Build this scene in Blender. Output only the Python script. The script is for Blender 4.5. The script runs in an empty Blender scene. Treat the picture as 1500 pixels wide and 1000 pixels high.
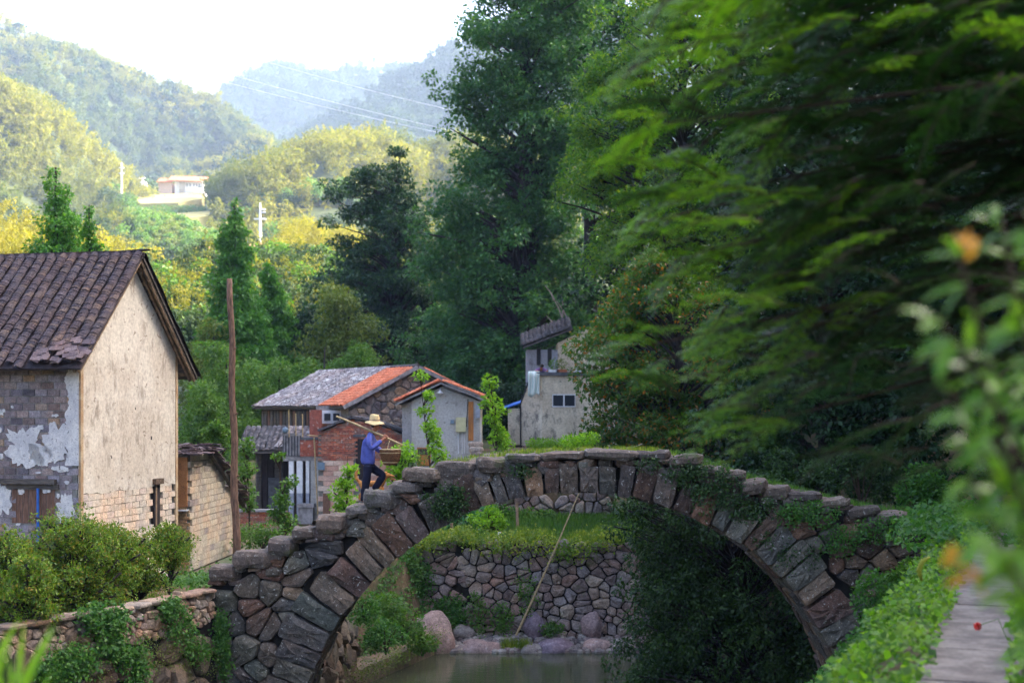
import bpy, math, random
import numpy as np
from mathutils import Vector, Matrix, noise as mnoise

random.seed(7)
R = np.random.RandomState(7)
PI = math.pi
scene = bpy.context.scene
COL = scene.collection
F = 2083.3          # pixels of the 1500 px wide photograph for a 50 mm lens
CZ = 7.0            # the lens is 7 m above the river

# ---------------------------------------------------------------- camera, light
cam_data = bpy.data.cameras.new('camera')
cam = bpy.data.objects.new('camera', cam_data)
COL.objects.link(cam)
cam.location = (0, 0, CZ)
cam.rotation_euler = (PI / 2, 0, 0)
cam_data.lens = 50
cam_data.sensor_width = 36
cam_data.shift_y = 100 / 1500
cam_data.clip_start = 0.2
cam_data.clip_end = 20000
cam_data.dof.use_dof = True
cam_data.dof.focus_distance = 29
cam_data.dof.aperture_fstop = 1.4
scene.camera = cam

SUN_EL = math.radians(34)
SUN_AZ = math.radians(76)           # clockwise from the viewing direction (+Y)
world = bpy.data.worlds.new("World")
scene.world = world
world.use_nodes = True
wn = world.node_tree.nodes
wl = world.node_tree.links
wn.clear()
sky = wn.new('ShaderNodeTexSky')
sky.sky_type = 'NISHITA'
sky.sun_disc = False
sky.sun_elevation = SUN_EL
sky.sun_rotation = SUN_AZ
sky.altitude = 100
sky.air_density = 0.65
sky.dust_density = 8.0
sky.ozone_density = 1.0
bg = wn.new('ShaderNodeBackground')
bg.inputs['Strength'].default_value = 0.15
wo = wn.new('ShaderNodeOutputWorld')
wl.new(sky.outputs[0], bg.inputs[0])
wl.new(bg.outputs[0], wo.inputs[0])

sun_data = bpy.data.lights.new('sun', 'SUN')
sun_data.energy = 2.8
sun_data.angle = math.radians(0.6)
sun_data.color = (1.0, 0.86, 0.62)
sun = bpy.data.objects.new('sun', sun_data)
COL.objects.link(sun)
sd = Vector((math.sin(SUN_AZ) * math.cos(SUN_EL), math.cos(SUN_AZ) * math.cos(SUN_EL), math.sin(SUN_EL)))
sun.rotation_euler = sd.to_track_quat('Z', 'Y').to_euler()
sun.location = (60, 60, 80)

scene.view_settings.view_transform = 'Standard'
scene.view_settings.look = 'None'
scene.view_settings.gamma = 1
scene.view_settings.exposure = 3.1
scene.cycles.max_bounces = 6
scene.cycles.transparent_max_bounces = 8
scene.cycles.volume_bounces = 0
scene.cycles.use_denoising = True

# ---------------------------------------------------------------- helpers
ORG = {}


def W(px, py, Y):
    """A point of the place from where it shows in the photograph and how far away it stands."""
    return Vector(((px - 750) * Y / F, Y, CZ - (py - 600) * Y / F))


def tag(o, label=None, cat=None, group=None, kind=None):
    if label: o['label'] = label
    if cat: o['category'] = cat
    if group: o['group'] = group
    if kind: o['kind'] = kind
    return o


def thing(name, label, cat, loc, group=None):
    o = bpy.data.objects.new(name, None)
    o.empty_display_size = 0.3
    COL.objects.link(o)
    o.location = loc
    ORG[o.name] = Vector(loc)
    return tag(o, label, cat, group)


def link(name, me, parent=None, origin=None, smooth=False, mat=None):
    o = bpy.data.objects.new(name, me)
    COL.objects.link(o)
    org = Vector(origin) if origin is not None else Vector((0, 0, 0))
    ORG[o.name] = org
    if parent is not None:
        o.parent = parent
        o.location = org - ORG[parent.name]
    else:
        o.location = org
    if mat is not None and not me.materials: me.materials.append(mat)
    if smooth: me.shade_smooth()
    return o


def mk(name, verts, faces, mat, parent=None, smooth=False, origin=None):
    """World-space verts to one mesh object."""
    v = np.asarray(verts, dtype=float).reshape(-1, 3)
    if origin is None:
        if parent is not None: origin = ORG[parent.name]
        else: origin = (v[:, 0].mean(), v[:, 1].mean(), v[:, 2].min())
    me = bpy.data.meshes.new(name)
    me.from_pydata((v - np.array(origin)).tolist(), [], [list(map(int, f)) for f in faces])
    me.update()
    return link(name, me, parent, origin, smooth, mat)


def mkq(name, quads, mat, parent=None, origin=None, kind=None):
    """quads: (n,4,3) world-space array; fast path for foliage."""
    q = np.asarray(quads, dtype=np.float32).reshape(-1, 3)
    if origin is None:
        origin = ORG[parent.name] if parent is not None else (float(q[:, 0].mean()), float(q[:, 1].mean()), float(q[:, 2].min()))
    q = q - np.array(origin, dtype=np.float32)
    n = len(q) // 4
    me = bpy.data.meshes.new(name)
    me.vertices.add(n * 4)
    me.vertices.foreach_set('co', q.ravel())
    me.loops.add(n * 4)
    me.loops.foreach_set('vertex_index', np.arange(n * 4, dtype=np.int32))
    me.polygons.add(n)
    me.polygons.foreach_set('loop_start', np.arange(0, n * 4, 4, dtype=np.int32))
    me.polygons.foreach_set('loop_total', np.full(n, 4, dtype=np.int32))
    me.update(calc_edges=True)
    o = link(name, me, parent, origin, False, mat)
    if kind: o['kind'] = kind
    return o


class MB:
    def __init__(s): s.v = []; s.f = []

    def add(s, v, f):
        b = len(s.v)
        s.v += [tuple(p) for p in v]
        s.f += [[i + b for i in q] for q in f]
        return s

    def box(s, lo, hi, jit=0):
        x0, y0, z0 = lo; x1, y1, z1 = hi
        v = [(x0, y0, z0), (x1, y0, z0), (x1, y1, z0), (x0, y1, z0), (x0, y0, z1), (x1, y0, z1), (x1, y1, z1), (x0, y1, z1)]
        if jit: v = [tuple(c + random.uniform(-jit, jit) for c in p) for p in v]
        return s.add(v, [(0, 3, 2, 1), (4, 5, 6, 7), (0, 1, 5, 4), (1, 2, 6, 5), (2, 3, 7, 6), (3, 0, 4, 7)])

    def obox(s, O, U, V, Wv):
        """oriented box, O corner, three edge vectors"""
        O, U, V, Wv = map(Vector, (O, U, V, Wv))
        v = [O, O + U, O + U + V, O + V, O + Wv, O + U + Wv, O + U + V + Wv, O + V + Wv]
        return s.add(v, [(0, 3, 2, 1), (4, 5, 6, 7), (0, 1, 5, 4), (1, 2, 6, 5), (2, 3, 7, 6), (3, 0, 4, 7)])

    def prism(s, poly, D):
        """poly of 3D points extruded by D"""
        D = Vector(D); n = len(poly)
        v = [Vector(p) for p in poly] + [Vector(p) + D for p in poly]
        return s.add(v, [list(range(n))[::-1], list(range(n, 2 * n))] + [(i, (i + 1) % n, n + (i + 1) % n, n + i) for i in range(n)])

    def tube(s, pts, rad, n=6, cap=True):
        pts = [Vector(p) for p in pts]
        if not hasattr(rad, '__len__'): rad = [rad] * len(pts)
        rings = []
        for i, p in enumerate(pts):
            d = (pts[min(i + 1, len(pts) - 1)] - pts[max(i - 1, 0)])
            if d.length < 1e-9: d = Vector((0, 0, 1))
            d.normalize()
            a = d.cross(Vector((0.31, 0.9, 0.13)))
            if a.length < 0.1: a = d.cross(Vector((1, 0, 0)))
            a.normalize(); b = d.cross(a)
            rings.append([p + (a * math.cos(k * 2 * PI / n) + b * math.sin(k * 2 * PI / n)) * rad[i] for k in range(n)])
        base = len(s.v)
        for r in rings: s.v += [tuple(q) for q in r]
        for i in range(len(pts) - 1):
            for k in range(n):
                a0 = base + i * n + k; a1 = base + i * n + (k + 1) % n
                s.f.append([a0, a1, a1 + n, a0 + n])
        if cap:
            s.f.append([base + k for k in range(n)][::-1])
            s.f.append([base + (len(pts) - 1) * n + k for k in range(n)])
        return s

    def lathe(s, c, prof, n=16, sx=1, sy=1):
        """prof: list of (r, z)"""
        base = len(s.v)
        for r, z in prof:
            s.v += [(c[0] + r * sx * math.cos(k * 2 * PI / n), c[1] + r * sy * math.sin(k * 2 * PI / n), c[2] + z) for k in range(n)]
        for i in range(len(prof) - 1):
            for k in range(n):
                a0 = base + i * n + k; a1 = base + i * n + (k + 1) % n
                s.f.append([a0, a1, a1 + n, a0 + n])
        s.f.append([base + k for k in range(n)][::-1])
        s.f.append([base + (len(prof) - 1) * n + k for k in range(n)])
        return s

    def build(s, name, mat, parent=None, smooth=False, origin=None):
        return mk(name, s.v, s.f, mat, parent, smooth, origin)


# ---------------------------------------------------------------- materials
def new_mat(name):
    m = bpy.data.materials.new(name)
    m.use_nodes = True
    nt = m.node_tree
    nt.nodes.clear()
    return m, nt.nodes, nt.links


def ramp(N, cols, fac, L, interp='LINEAR', pos=None):
    r = N.new('ShaderNodeValToRGB')
    r.color_ramp.interpolation = interp
    e = r.color_ramp.elements
    n = len(cols)
    while len(e) < n: e.new(0.5)
    for i, c in enumerate(cols):
        e[i].position = pos[i] if pos else i / max(1, n - 1)
        e[i].color = (*c, 1)
    L.new(fac, r.inputs[0])
    return r.outputs[0]


def rnd_val(N, L):
    """one random number per object and per loose piece of a mesh"""
    oi = N.new('ShaderNodeObjectInfo'); ge = N.new('ShaderNodeNewGeometry')
    a = N.new('ShaderNodeMath'); a.operation = 'ADD'
    L.new(oi.outputs['Random'], a.inputs[0]); L.new(ge.outputs['Random Per Island'], a.inputs[1])
    b = N.new('ShaderNodeMath'); b.operation = 'FRACT'
    L.new(a.outputs[0], b.inputs[0])
    return b.outputs[0]


def pos_node(N, L, scale=(1, 1, 1)):
    ge = N.new('ShaderNodeNewGeometry')
    if scale == (1, 1, 1): return ge.outputs['Position']
    m = N.new('ShaderNodeMapping'); m.inputs['Scale'].default_value = scale
    L.new(ge.outputs['Position'], m.inputs[0])
    return m.outputs[0]


def noise_n(N, L, scale, detail=5, rough=0.6, vec=None, dist=0):
    n = N.new('ShaderNodeTexNoise')
    n.inputs['Scale'].default_value = scale
    n.inputs['Detail'].default_value = detail
    n.inputs['Roughness'].default_value = rough
    n.inputs['Distortion'].default_value = dist
    L.new(vec if vec is not None else pos_node(N, L), n.inputs['Vector'])
    return n.outputs[0]


def mixc(N, L, fac, a, b, mode='MIX'):
    m = N.new('ShaderNodeMix'); m.data_type = 'RGBA'; m.blend_type = mode
    for sock, v in ((m.inputs[0], fac), (m.inputs[6], a), (m.inputs[7], b)):
        if isinstance(v, (int, float)): sock.default_value = v
        elif isinstance(v, tuple): sock.default_value = (*v, 1)
        else: L.new(v, sock)
    return m.outputs[2]


def sstep(N, L, v, lo, hi):
    m = N.new('ShaderNodeMapRange'); m.interpolation_type = 'SMOOTHSTEP'
    m.inputs[1].default_value = lo; m.inputs[2].default_value = hi
    L.new(v, m.inputs[0])
    return m.outputs[0]


def finish(m, N, L, col, rough=0.85, bump=None, bs=0.4, bd=0.02, spec=0.3, metal=0):
    b = N.new('ShaderNodeBsdfPrincipled'); o = N.new('ShaderNodeOutputMaterial')
    if isinstance(col, tuple): b.inputs['Base Color'].default_value = (*col, 1)
    else: L.new(col, b.inputs['Base Color'])
    b.inputs['Roughness'].default_value = rough
    b.inputs['Metallic'].default_value = metal
    b.inputs['Specular IOR Level'].default_value = spec
    if bump is not None:
        bn = N.new('ShaderNodeBump'); bn.inputs['Strength'].default_value = bs; bn.inputs['Distance'].default_value = bd
        L.new(bump, bn.inputs['Height']); L.new(bn.outputs[0], b.inputs['Normal'])
    L.new(b.outputs[0], o.inputs[0])
    return m


def piece_mat(name, cols, nscale=6, spots=None, spot_scale=14, spot_lo=0.62, dark=0.55, bs=0.6, bd=0.02, moss=None, rough=0.85, stretch=(1, 1, 1)):
    """stone, brick, tile: each piece gets its own tone; grain, stains and lichen on top"""
    m, N, L = new_mat(name)
    base = ramp(N, cols, rnd_val(N, L), L)
    p = pos_node(N, L, stretch)
    n1 = noise_n(N, L, nscale, 10, 0.75, p)
    c = mixc(N, L, 1.0, base, ramp(N, [(dark,) * 3, (1.4,) * 3], n1, L, pos=[0.3, 0.68]), 'MULTIPLY')
    nf = noise_n(N, L, nscale * 5, 6, 0.75, p)
    c = mixc(N, L, 1.0, c, ramp(N, [(0.55,) * 3, (1.45,) * 3], nf, L, pos=[0.34, 0.66]), 'MULTIPLY')
    n2 = noise_n(N, L, nscale * 0.22, 3, 0.5, p)
    c = mixc(N, L, sstep(N, L, n2, 0.35, 0.75), c, mixc(N, L, 1.0, c, (1.18, 0.98, 0.84), 'MULTIPLY'))
    if spots:
        n3 = noise_n(N, L, spot_scale, 5, 0.7, p, 0.3)
        c = mixc(N, L, sstep(N, L, n3, spot_lo, spot_lo + 0.06), c, spots)
    if moss:
        n4 = noise_n(N, L, 1.7, 6, 0.7)
        c = mixc(N, L, sstep(N, L, n4, 0.56, 0.68), c, moss)
    return finish(m, N, L, c, rough, n1, bs, bd)


def leaf_mat(name, cols, trans=0.4, gloss=0.45, big=None, big_scale=0.35):
    m, N, L = new_mat(name)
    c = ramp(N, cols, rnd_val(N, L), L)
    if big:
        n = noise_n(N, L, big_scale, 3, 0.6)
        c = mixc(N, L, sstep(N, L, n, 0.42, 0.62), c, big)
    b = N.new('ShaderNodeBsdfPrincipled'); L.new(c, b.inputs['Base Color'])
    b.inputs['Roughness'].default_value = gloss; b.inputs['Specular IOR Level'].default_value = 0.25
    t = N.new('ShaderNodeBsdfTranslucent')
    L.new(mixc(N, L, 1.0, c, (1.5, 1.6, 0.55), 'MULTIPLY'), t.inputs[0])
    mx = N.new('ShaderNodeMixShader'); mx.inputs[0].default_value = trans
    L.new(b.outputs[0], mx.inputs[1]); L.new(t.outputs[0], mx.inputs[2])
    o = N.new('ShaderNodeOutputMaterial'); L.new(mx.outputs[0], o.inputs[0])
    return m


def plain(name, col, rough=0.7, var=0.25, nscale=8, bs=0.2, stretch=(1, 1, 1), metal=0, spec=0.3):
    m, N, L = new_mat(name)
    n = noise_n(N, L, nscale, 6, 0.6, pos_node(N, L, stretch))
    c = mixc(N, L, 1.0, col, ramp(N, [(1 - var * 1.6,) * 3, (1 + var,) * 3], n, L, pos=[0.3, 0.7]), 'MULTIPLY')
    return finish(m, N, L, c, rough, n, bs, 0.01, spec, metal)


def plaster(name, col, stain, dark, stain_amt=0.5, nscale=1.0, brick=None):
    """lime render: vertical run marks, patches, pits"""
    m, N, L = new_mat(name)
    pv = pos_node(N, L, (1.9, 1.9, 0.9))
    n1 = noise_n(N, L, 2.2 * nscale, 8, 0.7, pv)
    n2 = noise_n(N, L, 0.8 * nscale, 6, 0.65)
    n3 = noise_n(N, L, 14 * nscale, 5, 0.7)
    c = mixc(N, L, sstep(N, L, n2, 0.42, 0.58), col, stain)
    nb = noise_n(N, L, 0.55 * nscale, 7, 0.72, pos_node(N, L, (1.3, 1.3, 0.8)), 0.4)
    amt = N.new('ShaderNodeMath'); amt.operation = 'MULTIPLY'
    L.new(sstep(N, L, n1, 0.62 - 0.16 * stain_amt, 0.74 - 0.1 * stain_amt), amt.inputs[0]); L.new(sstep(N, L, nb, 0.36, 0.6), amt.inputs[1])
    c = mixc(N, L, amt.outputs[0], c, dark)
    c = mixc(N, L, 1.0, c, ramp(N, [(0.72,) * 3, (1.12,) * 3], n3, L, pos=[0.3, 0.65]), 'MULTIPLY')
    pits = noise_n(N, L, 5 * nscale, 3, 0.6, pos_node(N, L, (1, 1, 1.8)))
    c = mixc(N, L, sstep(N, L, pits, 0.63, 0.68), c, dark)
    return finish(m, N, L, c, 0.9, n3, 0.5, 0.015)


M = {}
M['bridge_stone'] = piece_mat('bridge_stone', [(0.055, 0.042, 0.036), (0.15, 0.085, 0.055), (0.08, 0.076, 0.075), (0.22, 0.155, 0.10), (0.06, 0.053, 0.05), (0.15, 0.14, 0.11), (0.12, 0.068, 0.052), (0.13, 0.12, 0.115), (0.1, 0.105, 0.085)],
                              8, (0.45, 0.43, 0.38), 17, 0.6, 0.28, 1.0, 0.05)
M['bridge_cap'] = piece_mat('bridge_cap', [(0.09, 0.075, 0.068), (0.15, 0.12, 0.10), (0.12, 0.11, 0.105), (0.2, 0.16, 0.13), (0.075, 0.06, 0.052)],
                            7, (0.34, 0.33, 0.29), 14, 0.6, 0.3, 1.0, 0.05, (0.07, 0.08, 0.03))
M['rubble'] = piece_mat('rubble', [(0.2, 0.13, 0.09), (0.32, 0.24, 0.17), (0.16, 0.13, 0.12), (0.28, 0.17, 0.11), (0.24, 0.21, 0.18), (0.13, 0.09, 0.075)],
                        8, (0.45, 0.42, 0.36), 12, 0.68, 0.55, 0.6, 0.02, (0.07, 0.075, 0.03))
M['mossy_stone'] = piece_mat('mossy_stone', [(0.08, 0.06, 0.045), (0.15, 0.11, 0.075), (0.09, 0.085, 0.07), (0.12, 0.08, 0.055)],
                             5, (0.28, 0.26, 0.2), 10, 0.68, 0.4, 0.9, 0.04, (0.06, 0.065, 0.02))
M['bank_stone'] = piece_mat('bank_stone', [(0.17, 0.13, 0.12), (0.3, 0.25, 0.2), (0.2, 0.18, 0.18), (0.24, 0.16, 0.13), (0.13, 0.11, 0.11)],
                            5, (0.42, 0.40, 0.36), 9, 0.66, 0.45, 0.8, 0.03, (0.09, 0.09, 0.045))
M['gable_stone'] = piece_mat('gable_stone', [(0.13, 0.13, 0.15), (0.36, 0.25, 0.16), (0.18, 0.165, 0.17), (0.44, 0.35, 0.25), (0.10, 0.10, 0.12), (0.28, 0.21, 0.18)], 4, None, 9, 0.6, 0.6, 0.5, 0.03)
M['boulder'] = piece_mat('boulder', [(0.34, 0.24, 0.21), (0.26, 0.2, 0.2)], 3, (0.42, 0.36, 0.33), 6, 0.6, 0.6, 0.8, 0.05)
M['boulder_purple'] = piece_mat('boulder_purple', [(0.2, 0.15, 0.19), (0.17, 0.14, 0.17)], 3, (0.3, 0.28, 0.3), 6, 0.62, 0.6, 0.8, 0.05)
M['pale_stone'] = piece_mat('pale_stone', [(0.3, 0.27, 0.24), (0.24, 0.22, 0.2), (0.16, 0.14, 0.14), (0.2, 0.15, 0.14)], 4, None, 6, 0.62, 0.6, 0.8, 0.03)
M['mortar'] = plain('mortar', (0.018, 0.015, 0.013), 0.95, 0.4, 9, 0.4)
M['mortar_pale'] = plain('mortar_pale', (0.2, 0.19, 0.17), 0.95, 0.3, 9, 0.4)
M['house_brick'] = piece_mat('house_brick', [(0.13, 0.12, 0.15), (0.24, 0.2, 0.2), (0.075, 0.07, 0.09), (0.27, 0.2, 0.14), (0.2, 0.19, 0.22), (0.15, 0.11, 0.1), (0.23, 0.22, 0.26), (0.25, 0.17, 0.11)], 9, (0.42, 0.4, 0.36), 9, 0.7, 0.6, 0.5, 0.01)
M['gable_brick'] = piece_mat('gable_brick', [(0.52, 0.46, 0.37), (0.44, 0.385, 0.32), (0.54, 0.48, 0.39), (0.42, 0.36, 0.32)], 9, (0.34, 0.27, 0.26), 4, 0.68, 0.75, 0.5, 0.01)
M['shed_brick'] = piece_mat('shed_brick', [(0.42, 0.37, 0.28), (0.36, 0.32, 0.26), (0.46, 0.4, 0.3), (0.24, 0.21, 0.2), (0.4, 0.36, 0.29), (0.44, 0.39, 0.3)], 7, None, 4, 0.66, 0.7, 0.5, 0.01)
M['red_brick'] = piece_mat('red_brick', [(0.34, 0.10, 0.06), (0.24, 0.08, 0.06), (0.4, 0.15, 0.09), (0.2, 0.10, 0.085), (0.3, 0.17, 0.13)], 7, (0.42, 0.34, 0.3), 5, 0.58, 0.55, 0.5, 0.01)
M['pink_block'] = piece_mat('pink_block', [(0.46, 0.33, 0.26), (0.5, 0.4, 0.33), (0.38, 0.22, 0.17), (0.48, 0.4, 0.35)], 7, None, 6, 0.66, 0.75, 0.5, 0.01)
M['yellow_brick'] = piece_mat('yellow_brick', [(0.38, 0.27, 0.15), (0.32, 0.2, 0.11), (0.42, 0.31, 0.19)], 9, None, 6, 0.66, 0.6, 0.6, 0.01)
M['roof_tile'] = piece_mat('roof_tile', [(0.035, 0.028, 0.036), (0.06, 0.047, 0.055), (0.045, 0.034, 0.04), (0.10, 0.075, 0.065), (0.03, 0.025, 0.033), (0.075, 0.06, 0.068)], 9, (0.17, 0.15, 0.14), 12, 0.68, 0.6, 0.5, 0.01)
M['roof_ridge'] = piece_mat('roof_ridge', [(0.11, 0.085, 0.09), (0.15, 0.115, 0.12), (0.08, 0.06, 0.07)], 9, None, 12, 0.68, 0.6, 0.5, 0.01)
M['slate_pale'] = piece_mat('slate_pale', [(0.2, 0.19, 0.2), (0.29, 0.28, 0.29), (0.14, 0.13, 0.15), (0.24, 0.23, 0.25), (0.1, 0.09, 0.1)], 2.5, (0.45, 0.45, 0.45), 2.2, 0.56, 0.45, 0.5, 0.02)
M['slate_dark'] = piece_mat('slate_dark', [(0.05, 0.05, 0.055), (0.08, 0.075, 0.085), (0.11, 0.1, 0.11)], 2.5, (0.2, 0.19, 0.2), 3, 0.62, 0.5, 0.5, 0.02)
M['red_tile'] = piece_mat('red_tile', [(0.42, 0.13, 0.06), (0.36, 0.10, 0.05), (0.48, 0.17, 0.09), (0.4, 0.14, 0.08)], 3, (0.16, 0.09, 0.07), 4, 0.64, 0.7, 0.3, 0.02)
M['plaster_cream'] = plaster('plaster_cream', (0.64, 0.59, 0.50), (0.55, 0.485, 0.395), (0.30, 0.25, 0.20), 0.8)
M['plaster_white'] = plaster('plaster_white', (0.66, 0.63, 0.6), (0.52, 0.5, 0.5), (0.25, 0.23, 0.24), 0.5, 3)
M['plaster_edge'] = plaster('plaster_edge', (0.5, 0.38, 0.24), (0.38, 0.24, 0.13), (0.2, 0.13, 0.09), 0.6, 3)
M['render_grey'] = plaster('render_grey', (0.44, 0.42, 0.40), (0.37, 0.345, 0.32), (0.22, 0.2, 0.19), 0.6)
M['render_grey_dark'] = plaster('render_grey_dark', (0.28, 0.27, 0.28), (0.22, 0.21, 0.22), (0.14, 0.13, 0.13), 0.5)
M['render_tan'] = plaster('render_tan', (0.70, 0.60, 0.45), (0.58, 0.48, 0.35), (0.2, 0.17, 0.14), 0.8, 0.8)
M['render_blue'] = plaster('render_blue', (0.33, 0.34, 0.38), (0.28, 0.28, 0.3), (0.14, 0.13, 0.14), 0.5)
M['mud'] = plaster('mud', (0.42, 0.2, 0.08), (0.34, 0.15, 0.06), (0.2, 0.1, 0.06), 0.6, 3)
M['wood_old'] = plain('wood_old', (0.16, 0.10, 0.065), 0.85, 0.45, 5, 0.6, (9, 9, 1))
M['wood_grey'] = plain('wood_grey', (0.1, 0.085, 0.075), 0.85, 0.45, 5, 0.6, (1, 1, 9))
M['wood_dark'] = plain('wood_dark', (0.035, 0.026, 0.026), 0.9, 0.45, 5, 0.5, (9, 9, 1))
M['wood_rafter'] = plain('wood_rafter', (0.27, 0.18, 0.11), 0.85, 0.4, 4, 0.5, (2, 2, 2))
M['wood_orange'] = plain('wood_orange', (0.42, 0.16, 0.04), 0.6, 0.25, 5, 0.3, (9, 9, 1))
M['shutter'] = plain('shutter', (0.17, 0.09, 0.06), 0.85, 0.4, 5, 0.5, (9, 9, 1))
M['pole_wood'] = plain('pole_wood', (0.17, 0.095, 0.06), 0.8, 0.45, 5, 0.7, (6, 6, 1.2))
M['bamboo'] = plain('bamboo', (0.42, 0.3, 0.15), 0.55, 0.3, 6, 0.3, (3, 3, 3))
M['wicker'] = plain('wicker', (0.2, 0.095, 0.04), 0.7, 0.5, 60, 0.8)
M['straw'] = plain('straw', (0.66, 0.5, 0.25), 0.8, 0.25, 60, 0.5)
M['skin'] = plain('skin', (0.36, 0.14, 0.075), 0.5, 0.12, 20, 0.1)
M['hair'] = plain('hair', (0.03, 0.022, 0.02), 0.6, 0.3, 60, 0.3)
M['shirt_blue'] = plain('shirt_blue', (0.085, 0.105, 0.36), 0.9, 0.22, 9, 0.5)
M['cloth_navy'] = plain('cloth_navy', (0.008, 0.009, 0.025), 0.9, 0.3, 9, 0.5)
M['shoe'] = plain('shoe', (0.014, 0.016, 0.02), 0.7, 0.2, 9, 0.2)
M['dog_fur'] = plain('dog_fur', (0.50, 0.21, 0.055), 0.85, 0.35, 30, 0.8)
M['dog_dark'] = plain('dog_dark', (0.02, 0.012, 0.012), 0.4, 0.2, 30, 0.2)
M['tongue'] = plain('tongue', (0.5, 0.12, 0.12), 0.4, 0.1, 30, 0.2)
M['blue_pipe'] = plain('blue_pipe', (0.03, 0.12, 0.42), 0.5, 0.2, 9, 0.1)
M['blue_tarp'] = plain('blue_tarp', (0.05, 0.15, 0.5), 0.6, 0.2, 3, 0.3)
M['white_paint'] = plain('white_paint', (0.68, 0.68, 0.7), 0.7, 0.15, 5, 0.2)
M['grey_paint'] = plain('grey_paint', (0.28, 0.3, 0.36), 0.7, 0.2, 5, 0.2)
M['concrete'] = plain('concrete', (0.27, 0.25, 0.25), 0.9, 0.35, 5, 0.5)
M['concrete_dark'] = plain('concrete_dark', (0.10, 0.10, 0.11), 0.9, 0.35, 5, 0.5)
M['metal_cream'] = plain('metal_cream', (0.5, 0.46, 0.27), 0.5, 0.12, 5, 0.1)
M['metal_blue'] = plain('metal_blue', (0.14, 0.2, 0.26), 0.5, 0.15, 5, 0.1)
M['pvc'] = plain('pvc', (0.6, 0.6, 0.62), 0.4, 0.1, 5, 0.1)
M['cable'] = plain('cable', (0.55, 0.55, 0.55), 0.5, 0.1, 5, 0.1)
M['black'] = plain('black', (0.012, 0.012, 0.014), 0.6, 0.2, 5, 0.1)
M['white_feather'] = plain('white_feather', (0.7, 0.68, 0.6), 0.8, 0.1, 20, 0.2)
M['orange_bill'] = plain('orange_bill', (0.6, 0.25, 0.04), 0.5, 0.1, 20, 0.1)
M['red_petal'] = plain('red_petal', (0.6, 0.02, 0.02), 0.5, 0.1, 20, 0.1)
M['purple_cloth'] = plain('purple_cloth', (0.24, 0.12, 0.3), 0.85, 0.2, 12, 0.3)
M['terracotta'] = plain('terracotta', (0.4, 0.13, 0.06), 0.8, 0.2, 12, 0.3)
M['bark'] = plain('bark', (0.035, 0.027, 0.026), 0.95, 0.5, 4, 0.9, (4, 4, 1))
M['bark_brown'] = plain('bark_brown', (0.06, 0.035, 0.025), 0.95, 0.4, 6, 0.8, (4, 4, 1))
M['dead_twig'] = plain('dead_twig', (0.3, 0.24, 0.2), 0.9, 0.2, 6, 0.2)
m_, N_, L_ = new_mat('window_glass')
M['glass'] = finish(m_, N_, L_, (0.03, 0.035, 0.045), 0.08, None, spec=0.8)

# slab path, blanket
m_, N_, L_ = new_mat('path_slab')
n_ = noise_n(N_, L_, 3, 8, 0.65)
c_ = mixc(N_, L_, sstep(N_, L_, n_, 0.38, 0.62), (0.11, 0.09, 0.08), (0.21, 0.18, 0.155))
n2_ = noise_n(N_, L_, 30, 4, 0.7)
c_ = mixc(N_, L_, 1.0, c_, ramp(N_, [(0.7,) * 3, (1.2,) * 3], n2_, L_, pos=[0.3, 0.7]), 'MULTIPLY')
M['path_slab'] = finish(m_, N_, L_, c_, 0.8, n2_, 0.5, 0.01)
m_, N_, L_ = new_mat('blanket')
w_ = N_.new('ShaderNodeTexWave'); w_.inputs['Scale'].default_value = 3.0; w_.inputs['Distortion'].default_value = 6
L_.new(pos_node(N_, L_), w_.inputs['Vector'])
M['blanket'] = finish(m_, N_, L_, mixc(N_, L_, w_.outputs[0], (0.42, 0.55, 0.5), (0.68, 0.68, 0.62)), 0.9)

# foliage
def lm(k, *a, **kw): M[k] = leaf_mat(k, *a, **kw)
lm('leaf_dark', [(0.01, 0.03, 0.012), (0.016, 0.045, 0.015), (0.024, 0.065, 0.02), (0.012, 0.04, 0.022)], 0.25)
lm('leaf_giant', [(0.03, 0.10, 0.035), (0.04, 0.125, 0.042), (0.06, 0.16, 0.045), (0.08, 0.17, 0.04)], 0.35)
lm('leaf_pine', [(0.014, 0.045, 0.032), (0.022, 0.065, 0.034), (0.05, 0.11, 0.03), (0.02, 0.055, 0.04)], 0.25)
lm('leaf_fir', [(0.04, 0.14, 0.025), (0.065, 0.19, 0.03), (0.1, 0.25, 0.035)], 0.4)
lm('leaf_maple', [(0.045, 0.13, 0.02), (0.075, 0.18, 0.02), (0.13, 0.24, 0.02), (0.055, 0.14, 0.025), (0.22, 0.30, 0.02)], 0.45)
lm('leaf_turning', [(0.03, 0.085, 0.02), (0.05, 0.12, 0.02), (0.085, 0.16, 0.02), (0.04, 0.1, 0.02), (0.06, 0.13, 0.02), (0.35, 0.12, 0.02)], 0.4)
lm('leaf_mid', [(0.05, 0.13, 0.025), (0.08, 0.17, 0.03), (0.11, 0.2, 0.03)], 0.4)
lm('leaf_olive', [(0.08, 0.12, 0.025), (0.12, 0.17, 0.03), (0.16, 0.19, 0.035)], 0.35)
lm('leaf_bright', [(0.12, 0.27, 0.015), (0.19, 0.36, 0.02), (0.27, 0.44, 0.03)], 0.45)
lm('leaf_shrub', [(0.05, 0.12, 0.02), (0.10, 0.2, 0.022), (0.2, 0.29, 0.025), (0.05, 0.11, 0.02), (0.27, 0.2, 0.035)], 0.35)
lm('leaf_ivy', [(0.015, 0.04, 0.015), (0.03, 0.07, 0.018), (0.05, 0.1, 0.02)], 0.3)
lm('leaf_creeper', [(0.03, 0.10, 0.02), (0.05, 0.15, 0.025), (0.09, 0.2, 0.03)], 0.4)
lm('leaf_taro', [(0.03, 0.13, 0.04), (0.05, 0.18, 0.055), (0.07, 0.22, 0.06)], 0.35)
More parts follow.
